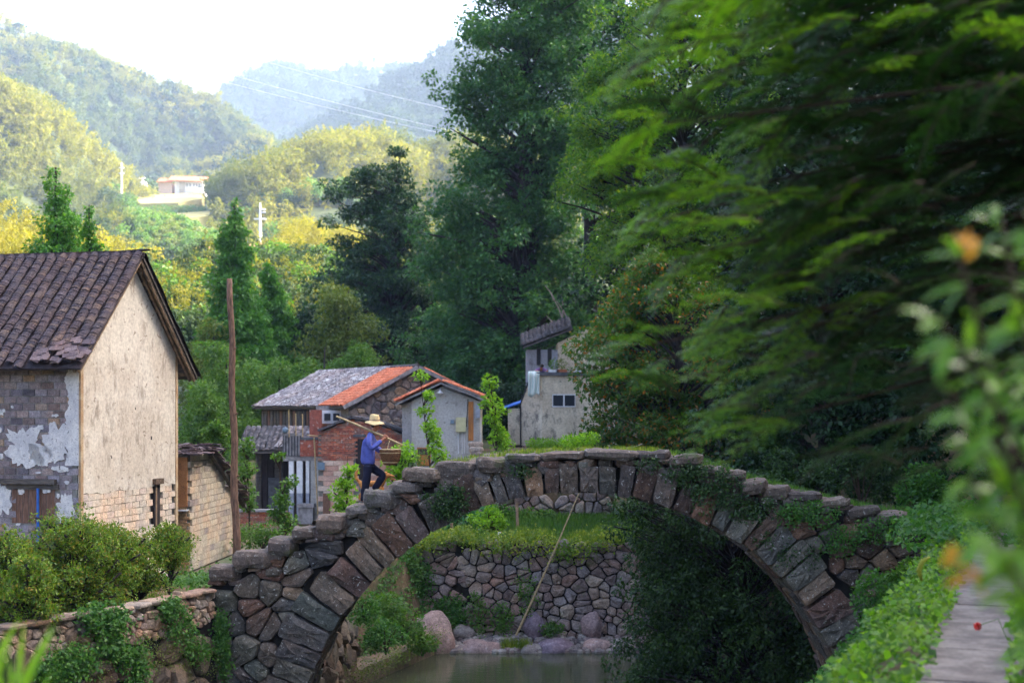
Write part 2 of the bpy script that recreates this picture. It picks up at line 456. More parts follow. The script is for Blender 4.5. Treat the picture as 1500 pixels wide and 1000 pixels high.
lm('leaf_ground', [(0.08, 0.2, 0.015), (0.15, 0.32, 0.02), (0.04, 0.11, 0.02), (0.2, 0.34, 0.03), (0.03, 0.09, 0.02)], 0.45)
lm('leaf_front', [(0.05, 0.15, 0.018), (0.10, 0.23, 0.02), (0.16, 0.3, 0.03), (0.13, 0.22, 0.06)], 0.45, 0.25)
lm('leaf_orange', [(0.5, 0.2, 0.03), (0.55, 0.3, 0.05)], 0.4)
lm('needle_lit', [(0.06, 0.16, 0.015), (0.12, 0.25, 0.018), (0.2, 0.32, 0.018)], 0.5)  # lit and shaded needle tones: light put into the colour, besides fresh growth
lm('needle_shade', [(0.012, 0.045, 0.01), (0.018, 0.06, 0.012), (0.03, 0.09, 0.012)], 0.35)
lm('grass_ledge', [(0.18, 0.26, 0.02), (0.3, 0.37, 0.03), (0.07, 0.14, 0.02), (0.34, 0.34, 0.05), (0.12, 0.2, 0.02)], 0.45, big=(0.09, 0.17, 0.02), big_scale=1.6)
lm('grass_dry', [(0.2, 0.16, 0.06), (0.12, 0.15, 0.04), (0.26, 0.15, 0.07)], 0.3)
lm('bamboo_far', [(0.13, 0.14, 0.015), (0.2, 0.19, 0.018), (0.10, 0.12, 0.015), (0.24, 0.21, 0.02)], 0.4, 0.7, big=(0.06, 0.085, 0.018), big_scale=0.008)
lm('bamboo_near', [(0.18, 0.17, 0.018), (0.25, 0.22, 0.018), (0.13, 0.14, 0.018)], 0.4, 0.7)
lm('wood_far', [(0.025, 0.05, 0.022), (0.035, 0.065, 0.022), (0.05, 0.08, 0.022)], 0.25, 0.8)
lm('pink_flower', [(0.5, 0.1, 0.3), (0.4, 0.2, 0.28)], 0.4)

# water
m_, N_, L_ = new_mat('river_water')
b_ = N_.new('ShaderNodeBsdfPrincipled'); o_ = N_.new('ShaderNodeOutputMaterial')
b_.inputs['Base Color'].default_value = (0.05, 0.058, 0.028, 1)
b_.inputs['Roughness'].default_value = 0.04
b_.inputs['IOR'].default_value = 1.33
b_.inputs['Specular IOR Level'].default_value = 0.8
nn = noise_n(N_, L_, 3.0, 4, 0.55, pos_node(N_, L_, (0.7, 2.2, 1)))
bu = N_.new('ShaderNodeBump'); bu.inputs['Strength'].default_value = 0.18; bu.inputs['Distance'].default_value = 0.04
L_.new(nn, bu.inputs['Height']); L_.new(bu.outputs[0], b_.inputs['Normal']); L_.new(b_.outputs[0], o_.inputs[0])
M['water'] = m_

# earth
m_, N_, L_ = new_mat('earth')
n_ = noise_n(N_, L_, 0.9, 8, 0.65); n2_ = noise_n(N_, L_, 12, 6, 0.7)
c_ = mixc(N_, L_, sstep(N_, L_, n_, 0.4, 0.6), (0.16, 0.10, 0.06), (0.07, 0.09, 0.03))
c_ = mixc(N_, L_, 1.0, c_, ramp(N_, [(0.6,) * 3, (1.3,) * 3], n2_, L_, pos=[0.3, 0.7]), 'MULTIPLY')
M['earth'] = finish(m_, N_, L_, c_, 0.95, n2_, 0.8, 0.04)
m_, N_, L_ = new_mat('hill_ground')
n_ = noise_n(N_, L_, 0.012, 8, 0.65); n2_ = noise_n(N_, L_, 0.2, 6, 0.7)
c_ = mixc(N_, L_, sstep(N_, L_, n_, 0.4, 0.62), (0.02, 0.035, 0.014), (0.04, 0.055, 0.016))
c_ = mixc(N_, L_, 1.0, c_, ramp(N_, [(0.6,) * 3, (1.3,) * 3], n2_, L_, pos=[0.3, 0.7]), 'MULTIPLY')
M['hill_ground'] = finish(m_, N_, L_, c_, 0.95, n2_, 0.6, 1.0)
M['red_earth'] = plain('red_earth', (0.42, 0.2, 0.13), 0.95, 0.25, 0.3, 0.4)
M['field'] = plain('field', (0.3, 0.27, 0.09), 0.95, 0.25, 0.1, 0.4)
#@@PART2

# ---------------------------------------------------------------- ground
def interp(Y, xs, ys): return np.interp(Y, xs, ys)


def x_left(Y): return interp(Y, [-10, 18, 21.7, 27, 29, 33, 36.5, 41, 42.5], [-18, -9.6, -7.8, -5.2, -4.7, -4.4, -3.75, -2.1, -2.0])
def x_right(Y): return interp(Y, [-10, 10.4, 21.4, 26, 42], [-6, 1.6, 5.6, 6.6, 8.0])
def x_walk(Y): return 2.9 + 0.364 * (Y - 10.4)


def sm(x, a, b):
    t = np.clip((x - a) / (b - a), 0, 1)
    return t * t * (3 - 2 * t)


def height(x, Y):
    x = np.asarray(x, float); Y = np.asarray(Y, float)
    xl = x_left(Y); xr = x_right(Y)
    zl = interp(Y, [0, 30, 33, 37, 42], [3.45, 3.3, 2.9, 2.6, 3.0])
    rampL = interp(Y, [0, 29, 31, 36, 42], [0.25, 0.25, 1.6, 2.2, 1.2])
    zr = 4.9
    rampR = interp(Y, [0, 24, 30, 60], [0.9, 1.0, 4.0, 5.0])
    z = np.where(x < (xl + xr) / 2, -1.2 + (zl + 1.2) * sm(xl - x, 0.0, rampL), -1.2 + (zr + 1.2) * sm(x - xr, 0.0, rampR))
    # beyond the far wall: terrace and village
    zv = interp(Y, [42, 52, 56, 62, 75, 90, 110, 160, 280, 400, 520, 620, 4000], [3.02, 3.2, 3.4, 4.2, 5.2, 7.5, 10, 20, 38, 61, 82, 95, 95])
    lowl = sm(-x, 4.5, 9.0) * sm(Y, 44, 55) * (1 - sm(Y, 64, 80)) * 1.4
    upr = sm(x, -5.0, -2.0) * sm(Y, 51.5, 54.5) * (1 - sm(Y, 75, 95)) * 1.0
    zv = zv - lowl + upr
    far = sm(Y, 42.35, 42.75)
    z = z * (1 - far) + zv * far
    z = z + 0.045 * np.clip(Y - 85, 0, 400) * (np.sin(x * 0.06 + Y * 0.021) * np.sin(Y * 0.045 + 1.3 + x * 0.012) - 0.5) * sm(Y, 85, 140) * (1 - sm(Y, 330, 440))
    z = z - 45 * sm(Y, 560, 700)
    # wooded valley side on the right, added and steepened to block the low sun
    z = z + np.clip(x - 13 - np.clip(Y - 60, 0, 400) * 0.12, 0, 85) * 1.05 * (1 - sm(Y, 125, 230))
    # valley side on the left, far out of the picture
    z = z + np.clip(-x - 42 - np.clip(Y - 60, 0, 3000) * 0.42, 0, 90) * 0.6
    return z


def H(x, Y): return float(height(x, Y))


def grid_mesh(name, X, Yc, Z, mat, kind='structure'):
    """X,Y,Z arrays (nv,nu)"""
    nv, nu = X.shape
    V = np.stack([X, Yc, Z], -1).reshape(-1, 3).astype(np.float32)
    i = np.arange(nv - 1)[:, None] * nu + np.arange(nu - 1)[None, :]
    Q = np.stack([i, i + 1, i + nu + 1, i + nu], -1).reshape(-1, 4).astype(np.int32)
    me = bpy.data.meshes.new(name)
    me.vertices.add(len(V)); me.vertices.foreach_set('co', V.ravel())
    me.loops.add(Q.size); me.loops.foreach_set('vertex_index', Q.ravel())
    me.polygons.add(len(Q))
    me.polygons.foreach_set('loop_start', np.arange(0, Q.size, 4, dtype=np.int32))
    me.polygons.foreach_set('loop_total', np.full(len(Q), 4, dtype=np.int32))
    me.update(calc_edges=True)
    o = link(name, me, None, None, True, mat)
    o['kind'] = kind
    return o


gx = np.concatenate([-24 - np.geomspace(2, 4000, 60)[::-1], np.arange(-24, 24, 0.3), 24 + np.geomspace(0.5, 4000, 60)])
gy = np.concatenate([np.arange(-12, 62, 0.33), np.geomspace(62, 5000, 110)])
GX, GY = np.meshgrid(gx, gy)
GZ = height(GX, GY)
bump = np.array([mnoise.fractal(Vector((a * 0.7, b * 0.7, 0)), 1.0, 2.0, 3) for a, b in zip(GX.ravel(), GY.ravel())]).reshape(GX.shape)
GZ = GZ + bump * 0.05 * (GZ > 0)
ground = grid_mesh('ground', GX, GY, GZ, M['earth'])
ground.data.materials.append(M['hill_ground'])
fi = np.zeros(len(ground.data.polygons), dtype=np.int32)
nu_ = len(gx) - 1
rowY = np.repeat((gy[:-1] + gy[1:]) / 2, nu_)
fi[rowY > 72] = 1
ground.data.polygons.foreach_set('material_index', fi)

wv = [(-40, -12, 0), (40, -12, 0), (40, 41.6, 0), (-40, 41.6, 0)]
river = mk('river', wv, [(0, 1, 2, 3)], M['water'], origin=(0, 0, 0)); river['kind'] = 'structure'


# ---------------------------------------------------------------- foliage tools
def runit(n):
    v = R.normal(size=(n, 3))
    return v / np.linalg.norm(v, axis=1, keepdims=True)


def nrm(v): return v / np.maximum(np.linalg.norm(v, axis=1, keepdims=True), 1e-9)


def leaf_quads(P, D, Nn, Ln, Wd, fold=0.12):
    D = nrm(D); S = nrm(np.cross(D, Nn)); U = np.cross(S, D)
    Ln = np.asarray(Ln)[:, None]; Wd = np.asarray(Wd)[:, None]
    a = P; c = P + D * Ln - U * Ln * 0.12
    mid = P + D * Ln * 0.42 + U * Wd * fold
    b = mid + S * Wd * 0.5; d = mid - S * Wd * 0.5
    return np.stack([a, b, c, d], 1)


def clump(c, r, n, size, aspect=0.6, droop=0.2, shell=0.45, flat=1.0, dirn=None, nout=0.0):
    u = runit(n)
    rad = shell + (1 - shell) * R.rand(n, 1) ** 0.6
    rr = np.array(r if hasattr(r, '__len__') else (r, r, r * flat))
    P = np.array(c) + u * rad * rr
    D = u * 0.7 + runit(n) * 0.7 + np.array([0, 0, -droop])
    if dirn is not None: D = D + np.array(dirn)
    Nn = runit(n) * 0.7 + np.array([0, 0, 0.9])
    if nout: Nn = u * nout + runit(n) * 0.35 + np.array([0, 0, 0.3]); D = D - u * 0.7
    L = size * (0.7 + 0.6 * R.rand(n))
    return leaf_quads(P, D, Nn, L, L * aspect)


def limb(mb, a, b, r0, r1, sag=0.12, n=5, seg=5):
    a = Vector(a); b = Vector(b)
    d = (b - a)
    side = Vector((random.uniform(-1, 1), random.uniform(-1, 1), random.uniform(0.0, 1.0))) * d.length * sag
    pts = [a + d * t + side * math.sin(PI * t) for t in [i / seg for i in range(seg + 1)]]
    mb.tube(pts, [r0 + (r1 - r0) * (i / seg) for i in range(seg + 1)], n)


def px_tree(name, label, cat, Y, prof, trunk_px, mat, n_clumps=120, clump_r=1.0, per=120, size=0.25, trunk_r=0.3, group=None,
            flat=0.75, droop=0.2, aspect=0.6, bark='bark', depth=0.8, base_z=None, fill=0.35, limbs=0.4, per_bough=6, dy=0.0, shell=0.45, inner=0.0, cr_tip=0.5, lean=None):
    """prof: rows (py, px_left, px_right) of the crown's outline at distance Y; trunk_px: (px_foot, px_top, py_top)"""
    zz = []; xc = []; rw = []
    for py, l, r in prof:
        p = W((l + r) / 2, py, Y); zz.append(p.z); xc.append(p.x); rw.append((r - l) / 2 * Y / F)
    zz = np.array(zz)[::-1]; xc = np.array(xc)[::-1]; rw = np.array(rw)[::-1]
    fx = W(trunk_px[0], 600, Y).x
    bz = H(fx, Y) - 0.1 if base_z is None else base_z
    t = thing(name, label, cat, (fx, Y, bz), group)
    top = W(trunk_px[1], trunk_px[2], Y)
    mb = MB()
    pts = []; NT = 8
    for i in range(NT + 1):
        k = i / NT
        wob = math.sin(k * 5 + fx) * 0.25 * trunk_r
        pts.append((fx + (top.x - fx) * k + wob, Y + wob, bz + (top.z - bz) * k))
    mb.tube(pts, [trunk_r * (1.25 if i == 0 else 1) * (1 - 0.8 * (i / NT)) for i in range(NT + 1)], 8)
    # weight by area so that wide bands get more clumps
    zs = np.linspace(zz[0], zz[-1], 200); ws = np.interp(zs, zz, rw) + 0.02
    cdf = np.cumsum(ws ** 1.3); cdf /= cdf[-1]
    Q = []
    nb = max(6, int(n_clumps / per_bough)); boughs = []
    for i in range(nb):
        z = float(np.interp((i + R.rand()) / nb, cdf, zs)); rad = float(np.interp(z, zz, rw)); cx = float(np.interp(z, zz, xc))
        a = R.rand() * 2 * PI
        k = (fill + (1 - fill) * R.rand() ** 0.6) * 0.92
        br = min(clump_r * 2.0 * (0.7 + 0.6 * R.rand()), max(rad * 0.8, cr_tip * clump_r))
        rr = max(rad - br * 0.55, 0) * k * (1.0 + 0.12 * R.normal())
        boughs.append((cx + rr * math.cos(a), Y + dy + rr * depth * math.sin(a), z, br, rr))
    for i in range(n_clumps):
        bx_, by_, bz_, br, rr = boughs[i % nb]
        u = R.normal(size=3) * 0.42
        c = (bx_ + u[0] * br, by_ + u[1] * br, bz_ + u[2] * br * flat * 0.8 - 0.12 * br * (u[0] ** 2 + u[1] ** 2) * 2)
        cr = clump_r * (0.45 + 0.6 * R.rand()); cr = min(cr, max(br * 0.8, clump_r * cr_tip))
        z = c[2]
        Q.append(clump(c, cr, int(per * (cr / clump_r) ** 1.6) + 8, size, aspect, droop, shell, flat))
        if random.random() < limbs:
            zt = max(bz + 0.3, z - abs(rr) * 0.55 - 0.3)
            kk = min(1, (zt - bz) / max(0.1, top.z - bz))
            tx = fx + (top.x - fx) * kk
            r0 = max(0.02, trunk_r * (1 - 0.8 * kk) * 0.45)
            limb(mb, (tx, Y, zt), c, r0, 0.02, 0.1)
    mb.build('trunk', M[bark], t, True)
    mkq('crown', np.concatenate(Q), M[mat], t, kind='stuff')
    return t


# ---------------------------------------------------------------- hills with woods
def to_obj_unlinked(name, quads_list, mats):
    vs = []; fs = []; mi = []
    b = 0
    for q, m in quads_list:
        q = q.reshape(-1, 3); n = len(q) // 4
        vs.append(q); fs.append(np.arange(n * 4).reshape(-1, 4) + b); mi += [m] * n; b += len(q)
    me = bpy.data.meshes.new(name)
    me.from_pydata(np.concatenate(vs).tolist(), [], np.concatenate(fs).tolist())
    for m in mats: me.materials.append(m)
    me.polygons.foreach_set('material_index', mi)
    me.update()
    return bpy.data.objects.new(name, me)


def proto_round(name, mat, n=170, size=1.1, hh=6.0, rad=2.6):
    Q = []
    for k in range(9):
        a = R.rand() * 2 * PI; rr = rad * 0.55 * R.rand() ** 0.5
        c = (rr * math.cos(a), rr * math.sin(a), hh * (0.4 + 0.5 * R.rand()))
        Q.append(clump(c, rad * (0.4 + 0.25 * R.rand()), n // 9, size, 0.7, 0.15, 0.6, 0.85, None, 1.0))
    return to_obj_unlinked(name, [(np.concatenate(Q), 0)], [mat])


def proto_bamboo(name, mat, n=200, size=1.0, hh=7.5):
    """a sheaf of culms whose plumes bow over at the tip"""
    Q = []
    for k in range(7):
        a = R.rand() * 2 * PI; lean = 0.9 + R.rand() * 1.1
        h = hh * (0.75 + 0.35 * R.rand())
        m = n // 7
        t = R.rand(m) ** 0.8
        r = 0.5 + lean * t ** 2.2 * 1.5
        P = np.stack([np.cos(a) * r, np.sin(a) * r, h * (0.25 + 0.8 * t - 0.12 * t ** 3)], 1)
        P = P + R.normal(size=(m, 3)) * (0.55 * (1 - 0.5 * t))[:, None]
        D = runit(m) + np.array([math.cos(a) * 0.5, math.sin(a) * 0.5, -0.3])
        L = size * (0.7 + 0.5 * R.rand(m))
        Q.append(leaf_quads(P, D, runit(m) * 0.4 + (P - np.array([0, 0, h * 0.5])) / np.linalg.norm(P - np.array([0, 0, h * 0.5]), axis=1, keepdims=True), L, L * 0.5))
    return to_obj_unlinked(name, [(np.concatenate(Q), 0)], [mat])


def proto_cone(name, mat, hh=8, rad=2.0, n=240):
    t = R.rand(n) ** 0.8
    a = R.rand(n) * 2 * PI
    r = rad * (1 - t) * (0.5 + 0.5 * R.rand(n))
    P = np.stack([np.cos(a) * r, np.sin(a) * r, hh * (0.1 + 0.9 * t)], 1)
    D = np.stack([np.cos(a), np.sin(a), -0.2 * np.ones(n)], 1) + runit(n) * 0.4
    L = 0.9 * (0.6 + 0.6 * R.rand(n))
    return to_obj_unlinked(name, [(leaf_quads(P, D, np.tile([0, 0, 1.0], (n, 1)) + runit(n) * 0.4, L, L * 0.6), 0)], [mat])


def make_collection(name, objs):
    c = bpy.data.collections.new(name)
    for o in objs: c.objects.link(o)
    return c


PC_BAM = make_collection('bamboo_kinds', [proto_bamboo('bamboo_sheaf', M['bamboo_far']) for _ in range(4)])
PC_BNEAR = make_collection('bamboo_near_kinds', [proto_bamboo('bamboo_plume', M['bamboo_near'], 700, 0.5) for _ in range(4)])
PC_WOOD = make_collection('wood_kinds', [proto_round('wood_tree', M['wood_far']) for _ in range(4)] + [proto_cone('wood_fir', M['wood_far'])])
PC_MIX = make_collection('mixed_kinds', [proto_bamboo('mixed_bamboo', M['bamboo_far']) for _ in range(3)] + [proto_round('mixed_tree', M['wood_far']) for _ in range(2)])
PC_DARK = make_collection('dark_kinds', [proto_round('dark_tree', M['leaf_dark'], 900, 0.6, 8, 3.4) for _ in range(3)])
PC_BUSH = make_collection('bush_kinds', [proto_round('scrub', M['leaf_mid'], 260, 0.5, 2.2, 1.5) for _ in range(3)] + [proto_round('olive_scrub', M['leaf_olive'], 260, 0.5, 2.0, 1.5) for _ in range(2)])

PC_VALLEY = make_collection('valley_kinds', [proto_round('valley_tree', M['wood_far'], 420, 0.6) for _ in range(3)] + [proto_bamboo('valley_bamboo', M['bamboo_far'], 420, 0.6), proto_round('valley_scrub_tree', M['leaf_mid'], 420, 0.6)])
_gn = {}
def scatter_group(coll):
    if coll.name in _gn: return _gn[coll.name]
    g = bpy.data.node_groups.new('scatter_' + coll.name, 'GeometryNodeTree')
    g.interface.new_socket('Geometry', in_out='INPUT', socket_type='NodeSocketGeometry')
    g.interface.new_socket('Geometry', in_out='OUTPUT', socket_type='NodeSocketGeometry')
    n = g.nodes; l = g.links
    gi = n.new('NodeGroupInput'); go = n.new('NodeGroupOutput')
    ci = n.new('GeometryNodeCollectionInfo'); ci.inputs['Collection'].default_value = coll
    ci.inputs['Separate Children'].default_value = True; ci.inputs['Reset Children'].default_value = True
    iop = n.new('GeometryNodeInstanceOnPoints'); iop.inputs['Pick Instance'].default_value = True
    rz = n.new('FunctionNodeRandomValue'); rz.data_type = 'FLOAT_VECTOR'
    rz.inputs[0].default_value = (-0.08, -0.08, 0); rz.inputs[1].default_value = (0.08, 0.08, 6.283)
    at = n.new('GeometryNodeInputNamedAttribute'); at.data_type = 'FLOAT'; at.inputs['Name'].default_value = 'size'
    l.new(gi.outputs[0], iop.inputs['Points']); l.new(ci.outputs[0], iop.inputs['Instance'])
    l.new(rz.outputs[0], iop.inputs['Rotation']); l.new(at.outputs[0], iop.inputs['Scale'])
    l.new(iop.outputs[0], go.inputs[0])
    _gn[coll.name] = g
    return g


def scatter(name, P, S, coll, label=None, cat=None):
    me = bpy.data.meshes.new(name)
    me.vertices.add(len(P)); me.vertices.foreach_set('co', np.asarray(P, dtype=np.float32).ravel())
    a = me.attributes.new('size', 'FLOAT', 'POINT'); a.data.foreach_set('value', np.asarray(S, dtype=np.float32))
    o = bpy.data.objects.new(name, me); COL.objects.link(o)
    md = o.modifiers.new('scatter', 'NODES'); md.node_group = scatter_group(coll)
    o['kind'] = 'stuff'
    if label: o['label'] = label
    if cat: o['category'] = cat
    return o


def hill(name, Yr, Yb, ridge, coll, spacing, tsize, wood_name, label, amp=14, freq=0.012, p=1.15, seed=0, zfoot=None, nu=150, nv=60, pxclip=(-120, 1000), tex='hill_ground', mask=None):
    xs = np.array([(a - 750) * Yr / F for a, b in ridge]); zsr = np.array([CZ - (b - 600) * Yr / F for a, b in ridge]) - tsize * 4.0
    U = np.linspace(xs[0], xs[-1], nu)
    Rz = np.interp(U, xs, zsr)
    T = np.concatenate([np.linspace(-0.8, -0.05, 10), np.linspace(0, 1, nv)])
    X, TT = np.meshgrid(U, T)
    Yg = np.where(TT >= 0, Yr + (Yb - Yr) * TT, Yr + (Yb - Yr) * TT * 1.2)
    zf = np.where(TT >= 0, height(X * 0, Yg) if zfoot is None else zfoot, 0) - 6
    prof = np.where(TT >= 0, (1 - np.clip(TT, 0, 1)) ** p, 1 - (-np.clip(TT, -1, 0)) ** 1.3)
    Z = zf + (Rz[None, :] - zf) * prof
    nz = np.array([-abs(mnoise.fractal(Vector((a * freq + seed, b * freq * 0.5, seed)), 1.0, 2.0, 3)) * 2 + mnoise.noise(Vector((a * freq * 0.6, b * freq * 0.4, seed + 7))) for a, b in zip(X.ravel(), Yg.ravel())]).reshape(X.shape)
    env = np.where(TT >= 0, np.sin(PI * np.clip(TT, 0, 1)) ** 0.7, 0) + 0.0
    nz = (nz - nz.mean()) / (nz.std() + 1e-6)
    Z = Z + nz * amp * 0.5 * env
    # keep the hill under its own skyline
    rpx = np.array([a for a, b in ridge]); rpy = np.array([b for a, b in ridge]) + tsize * 4.0 * F / Yr
    lim = CZ + (600 - np.interp(750 + X * F / Yg, rpx, rpy)) * Yg / F - 0.02 * (Yr - Yg)
    Z = np.where(TT > 0, np.minimum(Z, lim), Z)
    o = grid_mesh(name, X, Yg, Z, M[tex])
    # woods
    n = int(abs(xs[-1] - xs[0]) * abs(Yr - Yb) * 1.6 / spacing ** 2)
    iu = R.rand(n) * (nu - 1); it = 8 + R.rand(n) * (len(T) - 9)
    i0 = iu.astype(int); j0 = it.astype(int); fu = iu - i0; ft = it - j0
    i1 = np.minimum(i0 + 1, nu - 1); j1 = np.minimum(j0 + 1, len(T) - 1)
    def s(A): return (A[j0, i0] * (1 - fu) + A[j0, i1] * fu) * (1 - ft) + (A[j1, i0] * (1 - fu) + A[j1, i1] * fu) * ft
    P = np.stack([s(X), s(Yg), s(Z)], 1)
    px = 750 + P[:, 0] * F / P[:, 1]
    k = (px > pxclip[0]) & (px < pxclip[1])
    if mask is not None: k &= mask(px, 600 - (P[:, 2] - CZ) * F / P[:, 1], P)
    P = P[k]
    S = tsize * (0.6 + 0.75 * R.rand(len(P)) ** 1.2)
    scatter(wood_name, P, S, coll, label)
    return o, P


hill('far_mountain', 1500, 950, [(150, 175), (250, 152), (310, 140), (345, 115), (400, 92), (470, 105), (560, 97), (640, 102), (760, 120), (1000, 150)], PC_WOOD, 8.5, 1.9, 'far_mountain_woods',
     'dark blue wooded mountain in the gap under the white sky', amp=32, freq=0.006, seed=3)
hill('shaded_mountain', 1150, 720, [(330, 270), (400, 222), (450, 186), (520, 146), (580, 108), (655, 70), (720, 48), (800, 30), (950, 20), (1200, 10)], PC_WOOD, 7, 1.5, 'shaded_mountain_woods',
     'blue hazy woods on the mountain side crossed by the wires', amp=16, freq=0.006, seed=5, p=0.9)
hill('main_ridge', 820, 535, [(-250, -70), (-60, 0), (0, 28), (40, 46), (100, 73), (150, 92), (200, 112), (250, 124), (300, 137), (330, 158), (370, 196), (440, 222), (520, 262), (600, 330)], PC_MIX, 4.2, 1.15, 'main_ridge_woods',
     'mixed bamboo and tree woods on the long ridge left of the gap', amp=40, freq=0.0085, seed=8)
hill('left_spur', 500, 270, [(-200, 60), (-60, 105), (0, 132), (60, 158), (100, 190), (150, 235), (200, 275), (250, 330), (300, 400), (330, 470)], PC_BAM, 3.3, 0.9, 'left_spur_bamboo',
     'sunlit yellow bamboo on the slope above the old house', amp=20, freq=0.013, seed=11)
hill('middle_hill', 470, 310, [(235, 345), (270, 312), (300, 290), (350, 258), (420, 232), (470, 214), (520, 205), (600, 204), (650, 212), (760, 225), (950, 215)], PC_BAM, 4.4, 0.95, 'middle_hill_bamboo',
     'pale yellow bamboo on the hill behind the tall trees', amp=12, freq=0.015, seed=15, mask=lambda px, py, P: px > 312)
hill('lower_knoll', 260, 190, [(340, 470), (375, 420), (400, 372), (425, 345), (450, 340), (480, 352), (560, 360), (680, 370), (850, 380)], PC_BNEAR, 3.4, 0.62, 'knoll_bamboo',
     'bright yellow bamboo clump below the white pylon', amp=5, freq=0.03, seed=19)
hill('near_slope', 170, 105, [(-160, 250), (-20, 310), (20, 340), (60, 350), (130, 358), (180, 370), (225, 398), (255, 430), (290, 500), (330, 560)], PC_BNEAR, 2.6, 0.62, 'near_slope_bamboo',
     'golden bamboo close behind the roof of the old house', amp=4, freq=0.04, seed=23)

# valley floor between the hills: scrub and terraces
n = 11000
Ys = np.exp(R.uniform(math.log(95), math.log(560), n)); Xs = (R.uniform(150, 900, n) - 750) * Ys / F
Zs = height(Xs, Ys)
keep = np.array([mnoise.noise(Vector((a * 0.03, b * 0.025, 2))) for a, b in zip(Xs, Ys)]) > -0.12
pxs = 750 + Xs * F / Ys
keep &= ~((pxs > 190) & (pxs < 312) & (Ys > 270) & (Ys < 520)) & ~((pxs > 268) & (pxs < 410) & (Ys > 205) & (Ys < 266)) & ~((pxs > 370) & (pxs < 392) & (Ys > 255) & (Ys < 332))
P = np.stack([Xs, Ys, Zs], 1)[keep]
scatter('valley_scrub', P, (0.25 + Ys[keep] / 600) * (0.6 + 0.9 * R.rand(len(P)) ** 2), PC_VALLEY, 'green scrub and saplings over the valley floor')

n = 2600
Ys = R.uniform(262, 440, n); Xs = (R.uniform(188, 315, n) - 750) * Ys / F
scatter('terrace_scrub', np.stack([Xs, Ys, height(Xs, Ys)], 1), 0.35 + 0.7 * R.rand(n) ** 2, PC_BUSH, 'low scrub on the terraces below the hill farmhouses')

# wooded side on the right, added to shade bridge and village from the sun
n = 7000
Xs = R.uniform(13.5, 115, n); Ys = R.uniform(-25, 200, n)
Zs = height(Xs, Ys)
ok = Xs > 15 + np.clip(Ys - 60, 0, 400) * 0.12
P = np.stack([Xs, Ys, Zs], 1)[ok]
scatter('sun_blocker_woods', P, 0.8 + 0.7 * R.rand(len(P)), PC_DARK, 'dark evergreen woods on the steep hillside added at the right as a sun blocker')
#@@PART3
# ---------------------------------------------------------------- stone masonry
def chaikin(poly, k=0.22):
    out = []
    n = len(poly)
    for i in range(n):
        a = poly[i]; b = poly[(i + 1) % n]
        out.append((a[0] * (1 - k) + b[0] * k, a[1] * (1 - k) + b[1] * k))
        out.append((a[0] * k + b[0] * (1 - k), a[1] * k + b[1] * (1 - k)))
    return out


def area_c(poly):
    A = cx = cy = 0
    n = len(poly)
    for i in range(n):
        x0, y0 = poly[i]; x1, y1 = poly[(i + 1) % n]
        c = x0 * y1 - x1 * y0
        A += c; cx += (x0 + x1) * c; cy += (y0 + y1) * c
    A *= 0.5
    if abs(A) < 1e-9: return 0, (poly[0][0], poly[0][1])
    return A, (cx / (6 * A), cy / (6 * A))


def stone_geo(poly, gap, proud, back, jit=0.1, flat=0.72):
    """poly (u,v) ccw -> verts (u,v,w), faces; a rounded field stone, w outwards"""
    A, (cx, cy) = area_c(poly)
    r = math.sqrt(abs(A) / PI)
    k = max(0.3, 1 - gap / r)
    p = [(cx + (x - cx) * k, cy + (y - cy) * k) for x, y in poly]
    p = chaikin(p, 0.15)
    p = [(x + random.uniform(-1, 1) * r * jit * 0.4, y + random.uniform(-1, 1) * r * jit * 0.4) for x, y in p]
    n = len(p)
    pr = proud * random.uniform(0.6, 1.35)
    tu = random.uniform(-0.22, 0.22); tv = random.uniform(-0.22, 0.22)
    V = []
    for x, y in p: V.append((x, y, -back))
    for x, y in p: V.append((x, y, pr * 0.25 + random.uniform(-0.2, 0.2) * pr))
    for x, y in p:
        dx = x - cx; dy = y - cy
        V.append((cx + dx * flat * 1.22, cy + dy * flat * 1.22, pr * 0.86 + dx * tu + dy * tv + random.uniform(-.15, .15) * pr))
    for x, y in p:
        dx = x - cx; dy = y - cy
        V.append((cx + dx * 0.5, cy + dy * 0.5, pr * 1.08 + dx * tu + dy * tv + random.uniform(-.22, .22) * pr))
    V.append((cx, cy, pr * 1.12))
    Fc = []
    for L in range(3):
        for i in range(n):
            j = (i + 1) % n
            Fc.append([L * n + i, L * n + j, (L + 1) * n + j, (L + 1) * n + i])
    for i in range(n): Fc.append([3 * n + i, 3 * n + (i + 1) % n, 4 * n])
    return V, Fc, abs(A)


def voronoi(sites, ghosts, asp):
    S = np.array(sites + ghosts, float); S[:, 1] *= asp
    out = []
    for i in range(len(sites)):
        d = S - S[i]; d2 = (d ** 2).sum(1)
        idx = np.argsort(d2)[1:22]
        r = 2.5 * math.sqrt(d2[idx[5]])
        poly = [(-r, -r), (r, -r), (r, r), (-r, r)]
        for j in idx:
            nx, ny = d[j]; c = d2[j] / 2
            new = []
            for k in range(len(poly)):
                a = poly[k]; b = poly[(k + 1) % len(poly)]
                fa = a[0] * nx + a[1] * ny - c; fb = b[0] * nx + b[1] * ny - c
                if fa <= 0: new.append(a)
                if (fa < 0 < fb) or (fb < 0 < fa):
                    t = fa / (fa - fb); new.append((a[0] + (b[0] - a[0]) * t, a[1] + (b[1] - a[1]) * t))
            poly = new
            if len(poly) < 3: break
        if len(poly) >= 3:
            out.append([((x + S[i][0]), (y + S[i][1]) / asp) for x, y in poly])
        else: out.append(None)
    return out


